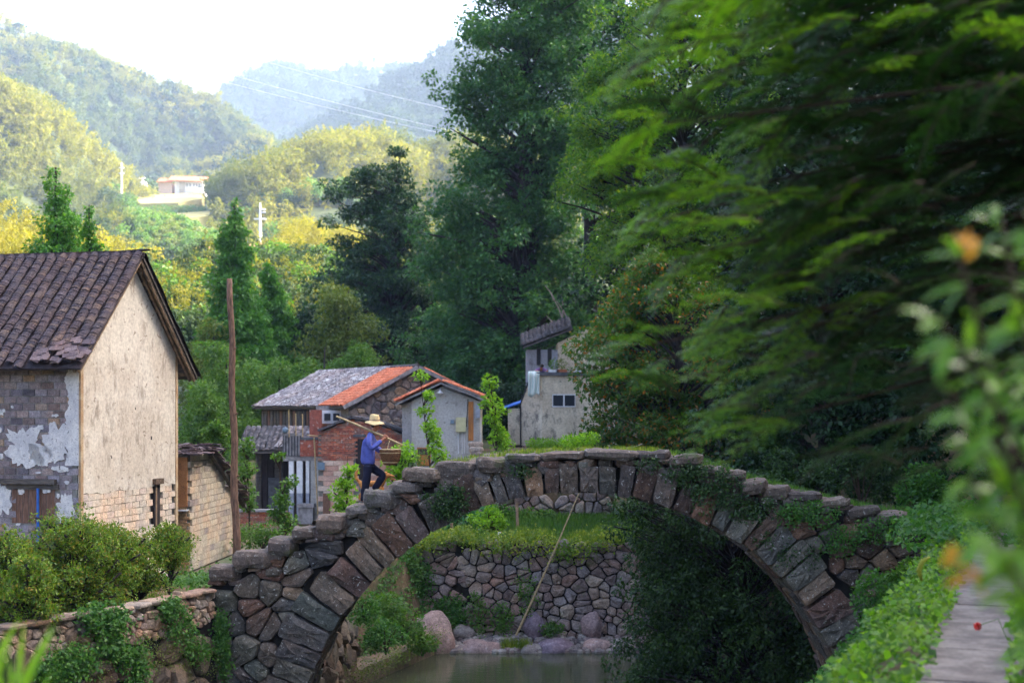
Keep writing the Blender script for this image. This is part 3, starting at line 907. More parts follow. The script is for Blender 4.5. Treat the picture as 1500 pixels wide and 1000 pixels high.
def sites_for(inside, u0, u1, v0, v1, size, asp=1.3, lloyd=0, sizef=None, rag=0.0):
    """inside(u,v)->bool. size: mean stone width"""
    pts = []; gh = []
    du = size; dv = size / asp
    m = 1.5
    rows = int((v1 - v0 + 2 * m * dv) / dv) + 1; cols = int((u1 - u0 + 2 * m * du) / du) + 1
    for r in range(rows):
        for c in range(cols):
            u = u0 - m * du + (c + 0.5 * (r % 2)) * du + random.uniform(-.42, .42) * du
            v = v0 - m * dv + r * dv + random.uniform(-.42, .42) * dv
            if not inside(u, v): gh.append((u, v))
            elif random.random() > 0.30: pts.append((u, v))
    for _ in range(lloyd):
        if not pts: break
        cells = voronoi(pts, gh, asp)
        pts = [(area_c(c)[1][0] * 0.6 + p[0] * 0.4, area_c(c)[1][1] * 0.6 + p[1] * 0.4) if c else p for c, p in zip(cells, pts)]
    return pts, gh


class Frame:
    """maps (u,v,w) on a wall to the place: O + u*U + v*V + w*N"""
    def __init__(s, O, U, V, N): s.O = Vector(O); s.U = Vector(U).normalized(); s.V = Vector(V).normalized(); s.N = Vector(N).normalized()
    def __call__(s, p): return s.O + s.U * p[0] + s.V * p[1] + s.N * p[2]


def put_stones(stones, parent, mat, name='stone', limit=300):
    """stones: list of (verts world, faces, size). The largest are parts of their own, the rest one part."""
    stones.sort(key=lambda s: -s[2])
    for v, f, a in stones[:limit]: mk(name, v, f, mat, parent)
    if len(stones) > limit:
        mb = MB()
        for v, f, a in stones[limit:]: mb.add(v, f)
        o = mb.build('small_stones', mat, parent); o['kind'] = 'stuff'


def masonry(frame, inside, u0, u1, v0, v1, size, asp, gap, proud, back, sizes=None, skip=0.0):
    out = []
    pts, gh = sites_for(inside, u0, u1, v0, v1, size, asp)
    for c in voronoi(pts, gh, asp):
        if not c or random.random() < skip: continue
        V, Fc, a = stone_geo(c, gap, proud, back)
        out.append(([frame(p) for p in V], Fc, a))
    return out


# ---------------------------------------------------------------- the arch bridge
BY = 26.5; BW = 2.5; BS = F / BY
CXB = 1.21; CZB = 0.18; RB = 5.27
deck_px = [(280, 860), (310, 848), (345, 829), (395, 809), (430, 791), (465, 772), (500, 754), (530, 742), (560, 728), (600, 707), (640, 684), (700, 672), (760, 666), (880, 660), (975, 662), (1010, 675), (1060, 690), (1110, 708), (1170, 724), (1240, 742), (1310, 758), (1400, 768), (1460, 772)]
DX = [(a - 750) / BS for a, b in deck_px]; DZ = [CZ - (b - 600) / BS for a, b in deck_px]


def deck_z(x): return float(np.interp(x, DX, DZ))
def ring_t(x): return 0.58 + 0.26 * min(1, abs(x - CXB) / 4.6) ** 1.6


bridge = thing('stone_bridge', 'old rough-stone arch bridge with stepped ends over the still river', 'bridge', (CXB, BY + BW / 2, 0))
# core: spandrel fill behind the stones, up to the deck
xs = np.linspace(DX[0] + 0.3, DX[-1], 70)
top = []; bot = []
for x in xs:
    d = x - CXB
    inner = RB + 0.3
    zb = CZB + math.sqrt(max(0, inner * inner - d * d)) if abs(d) < inner else -0.8
    if abs(d) < inner and zb < -0.8: zb = -0.8
    zt = deck_z(x) - 0.14
    top.append((x, zt)); bot.append((x, min(zb, zt - 0.05)))
mb = MB()
n = len(xs)
for y in (BY + 0.12, BY + BW - 0.1):
    mb.v += [(x, y, z) for x, z in top] + [(x, y, z) for x, z in bot]
for i in range(n - 1):
    mb.f.append([i, i + 1, n + i + 1, n + i]); mb.f.append([2 * n + i, 3 * n + i, 3 * n + i + 1, 2 * n + i + 1])
    mb.f.append([i, 2 * n + i, 2 * n + i + 1, i + 1]); mb.f.append([n + i, n + i + 1, 3 * n + i + 1, 3 * n + i])
mb.build('earth_fill', M['mortar'], bridge)
# soffit of the vault in long rough courses
mb = MB()
NS = 46
for i in range(NS):
    a0 = PI * (-0.04 + 1.08 * i / NS) + 0.006; a1 = PI * (-0.04 + 1.08 * (i + 1) / NS) - 0.006
    y = BY + 0.3
    while y < BY + BW - 0.35:
        w = random.uniform(0.35, 0.7); y1 = min(y + w, BY + BW - 0.3)
        r0 = RB + random.uniform(-0.03, 0.05)
        pts = [(CXB + r * math.cos(a), CZB + r * math.sin(a)) for a, r in ((a0, r0), (a1, r0), (a1, RB + 0.4), (a0, RB + 0.4))]
        mb.prism([(p[0], y + 0.012, p[1]) for p in pts], (0, y1 - y - 0.024, 0))
        y = y1
o = mb.build('vault_stones', M['bridge_stone'], bridge); o['kind'] = 'stuff'


def ring_stones(yf, sgn):
    """voussoirs of one face; local (radial, tangential) polygons"""
    out = []
    a = -0.07 * PI
    while a < PI * 1.07:
        side = abs(math.cos(a))
        w = (0.21 + 0.19 * random.random() + 0.12 * side ** 1.5) / RB
        a1 = min(a + w, PI * 1.075)
        am = (a + a1) / 2
        t = ring_t(CXB + RB * math.cos(am)) * random.uniform(0.85, 1.18)
        x_, z_ = CXB + (RB + t) * math.cos(am), CZB + (RB + t) * math.sin(am)
        lim = deck_z(x_) - 0.13
        if z_ > lim: t = max(0.3, t - (z_ - lim))
        g = 0.012 / RB
        ri = RB + random.uniform(-0.03, 0.03)
        sk = random.uniform(-0.012, 0.012)
        pol = [(ri, a + g), (RB + t, a + g * 0.6 + sk), (RB + t + random.uniform(-.03, .03), a1 - g * 0.6 + sk), (ri + random.uniform(-.02, .02), a1 - g)]
        n_r = 2
        pts = []
        for q in range(4):
            p = pol[q]; p2 = pol[(q + 1) % 4]
            for k in range(n_r):
                f = k / n_r
                r = p[0] * (1 - f) + p2[0] * f; an = p[1] * (1 - f) + p2[1] * f
                pts.append((CXB + r * math.cos(an), CZB + r * math.sin(an)))
        A, c = area_c(pts)
        if A < 0: pts = pts[::-1]
        V, Fc, ar = stone_geo(pts, 0.013, 0.11, 0.34, 0.11, 0.8)
        out.append(([(u, yf - sgn * w_, v) for u, v, w_ in V], Fc if sgn > 0 else [f[::-1] for f in Fc], ar))
        a = a1
    return out


def in_spandrel(u, v):
    d = math.hypot(u - CXB, v - CZB)
    if v > deck_z(u) - 0.17 or v < -0.4: return False
    if u < -5.75 or u > 7.9: return False
    if v < CZB: return abs(u - CXB) > RB + ring_t(u) - 0.10
    return d > RB + ring_t(u) - 0.10


put_stones(ring_stones(BY, 1), bridge, M['bridge_stone'], 'voussoir', 60)
st = masonry(Frame((0, BY + 0.03, 0), (1, 0, 0), (0, 0, 1), (0, -1, 0)), in_spandrel, -6, 8.1, -0.5, 6.6, 0.34, 1.2, 0.008, 0.10, 0.2)
put_stones(st, bridge, M['bridge_stone'], 'spandrel_stone', 300)
back = ring_stones(BY + BW, -1)
mb = MB()
for v, f, a in back: mb.add(v, f)
st = masonry(Frame((0, BY + BW - 0.03, 0), (1, 0, 0), (0, 0, 1), (0, 1, 0)), in_spandrel, -6, 8.1, -0.5, 6.6, 0.55, 1.25, 0.02, 0.06, 0.2)
for v, f, a in st: mb.add(v, [q[::-1] for q in f])
o = mb.build('far_face_stones', M['bridge_stone'], bridge); o['kind'] = 'stuff'


def slab(x0, x1, y0, y1, zt, h, tilt=0.0, rough=0.035):
    """a rough flat field slab, outline uneven in plan, edges worn"""
    n = 10
    pl = []
    for i in range(n):
        a = 2 * PI * i / n + 0.2
        c, s = math.cos(a), math.sin(a)
        k = 1 / max(abs(c) ** 1.0, abs(s) ** 1.0)
        k = 1 + (k - 1) * 0.8
        pl.append(((x0 + x1) / 2 + (x1 - x0) / 2 * c * k * random.uniform(0.93, 1.03), (y0 + y1) / 2 + (y1 - y0) / 2 * s * k * random.uniform(0.93, 1.03)))
    cx = (x0 + x1) / 2; cy = (y0 + y1) / 2
    V = []
    for sc_, z in ((0.86, -h), (0.99, -h * 0.72), (1.0, -h * 0.25), (0.9, -h * 0.02), (0.5, 0.0)):
        for x, y in pl:
            xx = cx + (x - cx) * sc_; yy = cy + (y - cy) * sc_
            V.append((xx, yy, zt + z + (xx - cx) * tilt + random.uniform(-1, 1) * rough * 0.5))
    V.append((cx, cy, zt + random.uniform(-.5, .5) * rough)); V.append((cx, cy, zt - h))
    Fc = []
    for L in range(4):
        for i in range(n):
            j = (i + 1) % n
            Fc.append([L * n + i, L * n + j, (L + 1) * n + j, (L + 1) * n + i])
    for i in range(n):
        Fc.append([4 * n + i, 4 * n + (i + 1) % n, 5 * n]); Fc.append([(i + 1) % n, i, 5 * n + 1])
    return V, Fc


# coping slabs along the near edge: the photograph's own run of stones, left to right
caps = [(306, 352, 829, 20), (340, 402, 808, 24), (392, 436, 789, 20), (428, 466, 773, 16), (462, 512, 755, 22), (506, 545, 742, 18), (533, 585, 720, 22), (574, 618, 707, 16), (590, 652, 688, 16),
        (638, 700, 676, 24), (698, 742, 672, 20), (740, 795, 666, 10), (792, 858, 663, 13), (856, 938, 660, 14), (934, 982, 660, 14), (978, 1030, 668, 16), (1022, 1062, 682, 13), (1056, 1092, 690, 12),
        (1084, 1124, 703, 18), (1116, 1158, 712, 18), (1152, 1206, 722, 14), (1200, 1246, 730, 12), (1240, 1290, 744, 14), (1284, 1330, 752, 14), (1326, 1380, 760, 13)]
for (a, b, y, h) in caps:
    x0 = (a - 750) / BS; x1 = (b - 750) / BS; zt = CZ - (y - 600) / BS
    V, Fc = slab(x0 - 0.02, x1 + 0.03, BY - 0.12 - random.uniform(0, .13), BY + random.uniform(0.4, 0.75), zt + random.uniform(-.02, .03), h / BS * random.uniform(0.85, 1.15), random.uniform(-.07, .09), 0.06)
    mk('coping_slab', V, Fc, M['bridge_cap'], bridge)
    # smaller stones wedged in a second course under it
    u = x0 - 0.05
    while u < x1:
        w_ = random.uniform(0.22, 0.5); hh = random.uniform(0.08, 0.17)
        V, Fc = slab(u + 0.01, u + w_, BY - random.uniform(0.04, 0.12), BY + 0.4, zt - h / BS * 0.95 + random.uniform(-.02, .02), hh, random.uniform(-.1, .1), 0.04)
        mk('wedge_stone', V, Fc, M['bridge_stone'], bridge)
        u += w_
for x in np.arange(-5.6, 8, 0.62):     # far edge and the tread stones between
    z = deck_z(x + 0.3) - 0.02
    V, Fc = slab(x, x + 0.62, BY + BW - 0.6, BY + BW + 0.12, z + 0.02, 0.2, 0)
    mk('coping_slab', V, Fc, M['bridge_cap'], bridge)
    zt = deck_z(x + 0.31) - 0.05
    for (ya, yb) in ((0.5, 1.25), (1.22, 1.95)):
        V, Fc = slab(x - 0.01, x + 0.63, BY + ya, BY + yb, zt, 0.2, 0, 0.03)
        mk('tread_slab', V, Fc, M['bridge_cap'], bridge)


# ---------------------------------------------------------------- river walls
def seg_wall(t, A, B, zt0, zt1, zb, size, asp, mat, name, limit, gap=0.02, proud=0.06, lean=0.06, face=1, hold=0.0, cond=None, backmat='mortar'):
    """a stretch of dry-stone wall from A to B (plan points), face to the right of A->B when face=1"""
    A = Vector((A[0], A[1], 0)); B = Vector((B[0], B[1], 0))
    U = (B - A); L = U.length; U.normalize()
    N = Vector((U.y, -U.x, 0)) * face
    V = Vector((0, 0, 1)) - N * lean
    fr = Frame(A + Vector((0, 0, zb)) + N * lean * (max(zt0, zt1) - zb), U, V, N)
    f = lambda u, v: 0 <= u <= L and 0 <= v <= (zt0 + (zt1 - zt0) * u / L - zb) and (cond is None or cond(u, v + zb))
    st = masonry(fr, f, 0, L, 0, max(zt0, zt1) - zb, size, asp, gap, proud, 0.15)
    if face < 0: st = [(v, [q[::-1] for q in ff], a) for v, ff, a in st]
    mb = MB()
    b0 = [fr((0, 0, -0.02)), fr((L, 0, -0.02)), fr((L, zt1 - zb - 0.03, -0.02)), fr((0, zt0 - zb - 0.03, -0.02))]
    mb.prism(b0, -N * 0.4)
    mb.build('earth_core', M[backmat], t)
    return st


lw = thing('river_wall', 'mossy boulder wall on the left bank with a band of small brown rubble on top', 'wall', (-6.5, 24.3, 0))
st = []
st2 = []
segs = [((-10.3, 16.5), (-7.85, 21.6), 3.62, 3.52), ((-7.8, 21.65), (-6.9, 23.4), 3.66, 3.66), ((-6.9, 23.4), (-5.55, 26.35), 3.62, 3.66)]
for (A, B, z0, z1) in segs:
    st += seg_wall(lw, A, B, z0 - 0.52, z1 - 0.52, -0.2, 0.52, 1.15, M['mossy_stone'], 'stone', 300, 0.02, 0.11, 0.1)
    st2 += seg_wall(lw, A, B, z0, z1, z0 - 0.62, 0.145, 1.15, M['rubble'], 'stone', 300, 0.008, 0.045, 0.06)
put_stones(st, lw, M['mossy_stone'], 'stone', 150)
put_stones(st2, lw, M['rubble'], 'rubble_stone', 150)
# cap of earth and flat stones along its top
for (A, B, z0, z1) in segs:
    A_, B_ = Vector((A[0], A[1], z0)), Vector((B[0], B[1], z1)); L = (B_ - A_).length; k = max(2, int(L / 0.42))
    U = (B_ - A_).normalized(); Nn = Vector((U.y, -U.x, 0))
    for i in range(k):
        c = A_.lerp(B_, (i + 0.5) / k)
        V, Fc = slab(-0.24, 0.24, -0.2, 0.2, 0.04, 0.075, 0, 0.02)
        V = [c + U * p[0] + Nn * (p[1] - 0.06) + Vector((0, 0, p[2])) for p in V]
        mk('cap_stone', V, Fc, M['rubble'], lw)

fw = thing('terrace_wall', 'dry-stone wall holding the far bank, seen through the arch', 'wall', (1.5, 42.1, 0))
st = seg_wall(fw, (-7.5, 43.0), (-1.5, 42.35), 3.15, 3.1, -0.3, 0.33, 1.25, None, '', 0, 0.015, 0.11, 0.12, backmat='mortar')
st += seg_wall(fw, (-1.5, 42.35), (6.5, 42.1), 3.1, 3.05, -0.3, 0.28, 1.15, None, '', 0, 0.015, 0.11, 0.12, backmat='mortar')
put_stones(st, fw, M['bank_stone'], 'stone', 300)

# left bank beyond the bridge, low boulders and the concrete ledge at the water
bw = thing('bank_wall', 'short wall of dark boulders under the left foot of the arch', 'wall', (-4.3, 31, 0))
st = seg_wall(bw, (-4.9, 28.9), (-4.3, 32.6), 3.2, 3.0, -0.2, 0.45, 1.1, None, '', 0, 0.02, 0.1, 0.08)
st += seg_wall(bw, (-4.3, 32.6), (-4.0, 35.2), 2.9, 1.6, -0.2, 0.45, 1.1, None, '', 0, 0.02, 0.1, 0.08)
put_stones(st, bw, M['mossy_stone'], 'stone', 200)
mb = MB()
led = [(-4.35, 33.2), (-3.7, 36.4), (-2.15, 40.9), (-2.7, 41.4), (-4.3, 37.0), (-5.0, 33.6)]
mb.prism([(x, y, -0.4) for x, y in led], (0, 0, 0.85))
tag(mb.build('concrete_ledge', M['mossy_stone'], None), 'mossy concrete ledge along the water below the bushy bank', 'ledge')


def boulder(name, label, c, r, mat, seed, group=None, sub=3):
    me = bpy.data.meshes.new(name)
    import bmesh
    bm = bmesh.new(); bmesh.ops.create_icosphere(bm, subdivisions=sub, radius=1)
    for v in bm.verts:
        n = v.co.copy()
        k = 1 + 0.28 * mnoise.noise(n * 1.3 + Vector((seed, 0, 0))) + 0.12 * mnoise.noise(n * 3.1 + Vector((0, seed, 0))) + 0.04 * mnoise.noise(n * 8 + Vector((0, seed, 0)))
        v.co = Vector((n.x * r[0] * k, n.y * r[1] * k, n.z * r[2] * k))
    bm.to_mesh(me); bm.free()
    o = link(name, me, None, c, True, mat)
    return tag(o, label, 'boulder', group)


boulder('boulder', 'big pink-brown boulder at the corner of the ledge, left of the gravel', (-2.35, 41.4, 0.35), (0.72, 0.65, 0.82), M['boulder'], 3)
boulder('boulder', 'low flat rose-coloured boulder on the gravel at the water edge', (-0.95, 41.3, 0.05), (0.68, 0.4, 0.3), M['boulder'], 9)
boulder('boulder', 'dark purple wedge-shaped boulder at the waterline under the wall', (1.25, 41.3, 0.0), (0.6, 0.4, 0.36), M['boulder_purple'], 15)
boulder('boulder', 'pale rounded boulder standing in the water edge between the grass and the purple one', (0.55, 41.15, -0.05), (0.38, 0.3, 0.25), M['pale_stone'], 21)
boulder('boulder', 'reddish slanting boulder at the right end of the gravel', (2.5, 41.4, 0.1), (0.45, 0.34, 0.24), M['boulder'], 27)
boulder('boulder', 'grey upright boulder leaning on the foot of the far wall', (2.35, 41.85, 0.65), (0.3, 0.26, 0.42), M['boulder'], 33)
boulder('boulder', 'purple pointed boulder in the greens at the foot of the far wall', (0.65, 41.9, 0.6), (0.3, 0.26, 0.4), M['boulder_purple'], 37)
boulder('boulder', 'white streaked boulder lying at the foot of the far wall beside the big boulder', (-1.45, 41.9, 0.45), (0.42, 0.3, 0.25), M['pale_stone'], 41)
# gravel bar
mb = MB()
for i in range(520):
    x = random.uniform(-2.0, 3.6); y = random.uniform(41.0, 41.95); s = random.uniform(0.04, 0.13)
    pl = [(x + s * math.cos(a) * random.uniform(.8, 1.2), y + s * math.sin(a) * random.uniform(.8, 1.2)) for a in [k * PI / 3 for k in range(6)]]
    z = 0.02 + max(0, y - 41.0) * 0.35
    V = [(a, b, z - 0.1) for a, b in pl] + [(a, b, z + s * 0.3) for a, b in pl] + [(x + (a - x) * .5, y + (b - y) * .5, z + s * 0.65) for a, b in pl]
    mb.add(V, [[k, (k + 1) % 6, 6 + (k + 1) % 6, 6 + k] for k in range(6)] + [[6 + k, 6 + (k + 1) % 6, 12 + (k + 1) % 6, 12 + k] for k in range(6)] + [[12, 13, 14, 15, 16, 17]])
mb.box((-2.2, 41.0, -0.5), (6, 42.3, 0.03))
o = mb.build('gravel', M['pale_stone'], None); tag(o, 'pebble bar at the foot of the far wall', 'gravel', kind='stuff')
#@@PART4
# ---------------------------------------------------------------- bricks, tiles, boards
def brick_mesh(name, w, d, h, mat, bev=0.006):
    me = bpy.data.meshes.new(name)
    j = lambda a: random.uniform(-a, a)
    x, z = w / 2, h / 2
    back = [(-x, d, -z), (x, d, -z), (x, d, z), (-x, d, z)]
    mid = [(-x + j(.004), 0.008, -z + j(.004)), (x + j(.004), 0.008, -z + j(.004)), (x + j(.004), 0.008, z + j(.004)), (-x + j(.004), 0.008, z + j(.004))]
    fr = [(-x + bev, j(.005), -z + bev), (x - bev, j(.005), -z + bev), (x - bev, j(.005), z - bev), (-x + bev, j(.005), z - bev)]
    F_ = [(4 + k, 4 + (k + 1) % 4, (k + 1) % 4, k)[::-1] for k in range(4)] + [(8 + k, 8 + (k + 1) % 4, 4 + (k + 1) % 4, 4 + k)[::-1] for k in range(4)] + [(8, 9, 10, 11)]
    me.from_pydata(back + mid + fr, [], F_)
    me.materials.append(mat)
    return me


def brick_wall(parent, O, ang, u0, u1, z0, z1, bw, bh, inside, mat, d=0.06, gap=0.008, limit=300, name='brick', stagger=0.5, drop=0.0, proud=0.006, edge_sort=None):
    """bricks laid on the face through O whose horizontal runs along the plan angle ang (face looks to the right of that run)"""
    ms = [brick_mesh(name, bw - gap, d, bh - gap, mat) for _ in range(4)]
    U = Vector((math.cos(ang), math.sin(ang), 0))
    rot = Matrix.Rotation(ang, 4, 'Z')
    org = ORG[parent.name]
    items = []
    r = 0; z = z0
    while z < z1:
        u = u0 - (bw * stagger if r % 2 else 0)
        while u < u1:
            if inside(u + bw / 2, z + bh / 2) and random.random() >= drop:
                items.append((u + bw / 2, z + bh / 2))
            u += bw
        z += bh; r += 1
    if edge_sort: items.sort(key=edge_sort)
    N = Vector((U.y, -U.x, 0))
    mb = MB()
    for i, (u, zz) in enumerate(items):
        p = Vector(O) + U * u + N * (proud + random.uniform(-.004, .006)); p.z = zz
        Mx = Matrix.Translation(p) @ rot
        me = random.choice(ms)
        if i < limit:
            o = bpy.data.objects.new(name, me); COL.objects.link(o); o.parent = parent
            ORG[o.name] = p
            o.matrix_local = Matrix.Translation(p - org) @ rot
        else:
            mb.add([Mx @ v.co for v in me.vertices], [list(q.vertices) for q in me.polygons])
    if mb.v:
        o = mb.build(name + '_courses', mat, parent); o['kind'] = 'stuff'


def tile_mesh(name, r, L, mat, th=0.012, conv=1, seg=5):
    """an arched clay tile, x across, y up the slope, z out of the roof"""
    me = bpy.data.meshes.new(name)
    V = []
    for y, dz in ((0, 0.012), (L, -0.006)):
        for rr in (r, r - th):
            for k in range(seg + 1):
                a = PI * (0.12 + 0.76 * k / seg)
                V.append((rr * math.cos(a) * 1.0 + random.uniform(-.003, .003), y, conv * rr * math.sin(a) * 0.85 + dz))
    n = seg + 1
    Fc = []
    for k in range(seg):
        Fc.append([k, k + 1, 2 * n + k + 1, 2 * n + k][::-1 if conv < 0 else 1])
        Fc.append([n + k, 3 * n + k, 3 * n + k + 1, n + k + 1])
        Fc.append([k, n + k, n + k + 1, k + 1])
    me.from_pydata(V, [], Fc); me.materials.append(mat)
    return me


def tile_roof(parent, P0, U, S, nc, csp, nr, rsp, r, mat, limit=300, L=0.2, wob=0.01, name='roof_tile', keep=None, order=None, jit=1.0):
    """P0 lower corner, U along the eave, S up the slope"""
    U = Vector(U).normalized(); S = Vector(S).normalized(); Nn = U.cross(S).normalized()
    if Nn.z < 0: Nn = -Nn
    ms = [tile_mesh(name, r, L, mat) for _ in range(4)]
    org = ORG[parent.name]
    it = []
    for c in range(nc):
        ph = random.uniform(0, 6)
        for q in range(nr):
            if keep and not keep(c, q): continue
            it.append((c, q, ph))
    if order: it.sort(key=order)
    mb = MB()
    for i, (c, q, ph) in enumerate(it):
        p = Vector(P0) + U * (c * csp + wob * math.sin(q * 0.35 + ph) + random.uniform(-1, 1) * wob * 0.6 * jit) + S * (q * rsp + random.uniform(-.006, .006)) + Nn * (0.012 + random.uniform(-.005, .01) * jit)
        tw = random.uniform(-.07, .07) * jit
        U2 = (U + S * tw).normalized(); S2 = (S - U * tw + Nn * random.uniform(-.03, .03)).normalized(); N2 = U2.cross(S2)
        if N2.dot(Nn) < 0: N2 = -N2
        Mx = Matrix(((U2.x, S2.x, N2.x, p.x), (U2.y, S2.y, N2.y, p.y), (U2.z, S2.z, N2.z, p.z), (0, 0, 0, 1)))
        me = random.choice(ms)
        if i < limit:
            o = bpy.data.objects.new(name, me); COL.objects.link(o); o.parent = parent
            ORG[o.name] = p
            o.matrix_local = Matrix.Translation(-org) @ Mx
        else:
            mb.add([Mx @ v.co for v in me.vertices], [list(k.vertices) for k in me.polygons])
    if mb.v:
        o = mb.build(name + '_rows', mat, parent); o['kind'] = 'stuff'


# ---------------------------------------------------------------- old farmhouse on the left
C0 = Vector((-8.5, 28.0, 0))
gd = Vector((0.229, 0.973, 0)).normalized()         # along the gable, away from us
fd = Vector((0.973, -0.229, 0)).normalized()        # along the front, to the right
GL = 4.15
EZ = 8.18; RZ = 10.2; GZ0 = 3.3
ga = math.atan2(gd.y, gd.x); fa = math.atan2(fd.y, fd.x)
house = thing('old_farmhouse', 'old farmhouse with dark tiled roof and cream plastered gable, on the left bank', 'house', (C0.x - 3, C0.y + 2, GZ0))
FL = 7.0
A0 = C0 - fd * FL
mb = MB()   # walls as one shell
g0 = C0; g1 = C0 + gd * GL; gm = C0 + gd * (GL / 2)
inn = 0.07
def up(p, z): return (p.x, p.y, z)
gp = [up(g0 - fd * inn, GZ0), up(g1 - fd * inn, GZ0), up(g1 - fd * inn, EZ), up(gm - fd * inn, RZ - 0.1), up(g0 - fd * inn, EZ)]
mb.prism(gp, -fd * (FL - inn))
mb.build('inner_wall', M['mortar_pale'], house)
# plaster of the gable, its lower edge broken unevenly above the bare blocks
PLZ = lambda u: 5.322 + 0.012 * math.sin(u * 5) + 0.012 * math.sin(u * 13)
pts = [(0.03, PLZ(0))]
for i in range(1, 40): pts.append((0.03 + (GL - 0.06) * i / 40, PLZ(GL * i / 40) + random.uniform(-.015, .015)))
pts += [(GL - 0.03, PLZ(GL)), (GL - 0.03, EZ + 0.02), (GL / 2, RZ - 0.12), (0.03, EZ + 0.02)]
mb = MB(); mb.prism([C0 + gd * u + Vector((0, 0, z)) + fd * 0.008 for u, z in pts], -fd * 0.075)
mb.build('gable_plaster', M['plaster_cream'], house)
slot_u = 3.18
brick_wall(house, C0 + fd * -0.05, ga, 0, GL, GZ0, 5.36, 0.3, 0.135, lambda u, z: 0.10 < u < GL - 0.12 and z < 5.28 and not (abs(u - slot_u) < 0.22 and 4.55 < z), M['gable_brick'], 0.06, 0.006, 230, 'gable_brick', proud=0.054)
# corner pilasters with worn edges
mb = MB(); mb.obox(C0 + Vector((0, 0, GZ0)) - fd * 0.03 - gd * 0.012, fd * 0.05, gd * 0.1, Vector((0, 0, EZ - GZ0 + 0.02)))
mb.build('corner_strip', M['plaster_edge'], house)
mb = MB(); mb.obox(C0 + gd * (GL - 0.09) + Vector((0, 0, GZ0)) - fd * 0.03, fd * 0.05, gd * 0.11, Vector((0, 0, EZ - GZ0 + 0.02)))
mb.build('corner_strip', M['plaster_edge'], house)
# slot window of the gable
o_ = C0 + gd * slot_u
mb = MB(); mb.obox(o_ - gd * 0.13 + Vector((0, 0, 4.45)) - fd * 0.06, fd * 0.078, gd * 0.26, Vector((0, 0, 0.95))); wf = mb.build('slot_window', M['wood_dark'], house)
mb = MB(); mb.obox(o_ - gd * 0.08 + Vector((0, 0, 4.47)) + fd * 0.01, fd * 0.02, gd * 0.05, Vector((0, 0, 0.9))); mb.build('plank', M['wood_rafter'], house)
mb = MB(); mb.obox(o_ - gd * 0.2 + Vector((0, 0, 5.38)) - fd * 0.03, fd * 0.12, gd * 0.38, Vector((0, 0, 0.12))); mb.build('stone_lintel', M['mossy_stone'], house)
for du, dz, s in ((2.9, 6.35, .05), (1.2, 6.0, .03), (2.2, 7.0, .03)):
    mb = MB(); mb.obox(C0 + gd * du + Vector((0, 0, dz)) - fd * 0.01, fd * 0.022, gd * s, Vector((0, 0, s * 1.6))); mb.build('vent_hole', M['black'], house)

# front: grey-violet blocks, remains of white plaster
WINX0, WINX1, WINZ0, WINZ1 = -1.5, -0.55, 4.75, 5.43   # along fd from C0 (negative = left)
def infront(u, z): return -FL < u < -0.03 and not (WINX0 - 0.02 < u < WINX1 + 0.02 and WINZ0 - .02 < z < WINZ1 + 0.12)
brick_wall(house, C0 + gd * 0.05, fa, -3.6, 0.0, 4.0, EZ - 0.02, 0.275, 0.142, infront, M['house_brick'], 0.06, 0.014, 300, 'brick', proud=0.06, edge_sort=lambda t: -t[1])
mb = MB(); mb.obox(C0 + gd * 0.03 - fd * FL + Vector((0, 0, GZ0)), fd * (FL - 3.6), gd * 0.06, Vector((0, 0, EZ - GZ0))); mb.build('far_front_wall', M['house_brick'], house)


def patch(cx, cz, rx, rz, seed, n=64, lo=0):
    p = []
    for i in range(n):
        a = 2 * PI * i / n
        c, s = math.cos(a), math.sin(a)
        k = 1 / max(abs(c), abs(s)) ** 0.7
        rr = k * (0.85 + 0.5 * mnoise.noise(Vector((c * 2 + seed, s * 2, seed))) + 0.2 * mnoise.noise(Vector((c * 5, s * 5 + seed, seed))) + 0.12 * mnoise.noise(Vector((c * 19, s * 19 + seed, seed))))
        p.append((cx + rx * rr * c, cz + rz * rr * s))
    return p
mb = MB()
for (cx, cz, rx, rz, sd_) in ((-1.22, 6.25, 0.42, 0.42, 1), (-0.5, 6.33, 0.32, 0.4, 5), (-0.82, 6.1, 0.3, 0.22, 9), (-0.3, 5.05, 0.2, 0.32, 12), (-1.75, 5.2, 0.25, 0.35, 14)):
    mb.prism([C0 + fd * min(x, -0.02) + Vector((0, 0, z)) - gd * 0.028 for x, z in patch(cx, cz, rx, rz, sd_)], gd * 0.02)
for i in range(46):
    a_ = random.uniform(-1.9, -0.15); b_ = random.gauss(6.15, 0.32) if i % 4 else random.uniform(4.6, 7.8)
    mb.prism([C0 + fd * min(x, -0.02) + Vector((0, 0, z)) - gd * 0.026 for x, z in patch(a_, b_, random.uniform(.03, .11), random.uniform(.02, .07), i * 3.1, 14)], gd * 0.02)
zz = np.linspace(5.9, EZ - 0.1, 60)
edge = [(-0.27 + 0.03 * math.sin(z * 9) + 0.08 * mnoise.noise(Vector((z * 4, 0, 0))) + random.uniform(-.025, .025), z) for z in zz]
mb.prism([C0 + fd * x + Vector((0, 0, z)) - gd * 0.032 for x, z in ([(-0.02, zz[0])] + edge + [(-0.02, zz[-1])])[::-1]], gd * 0.02)
mb.build('plaster_remains', M['plaster_white'], house)['kind'] = 'stuff'

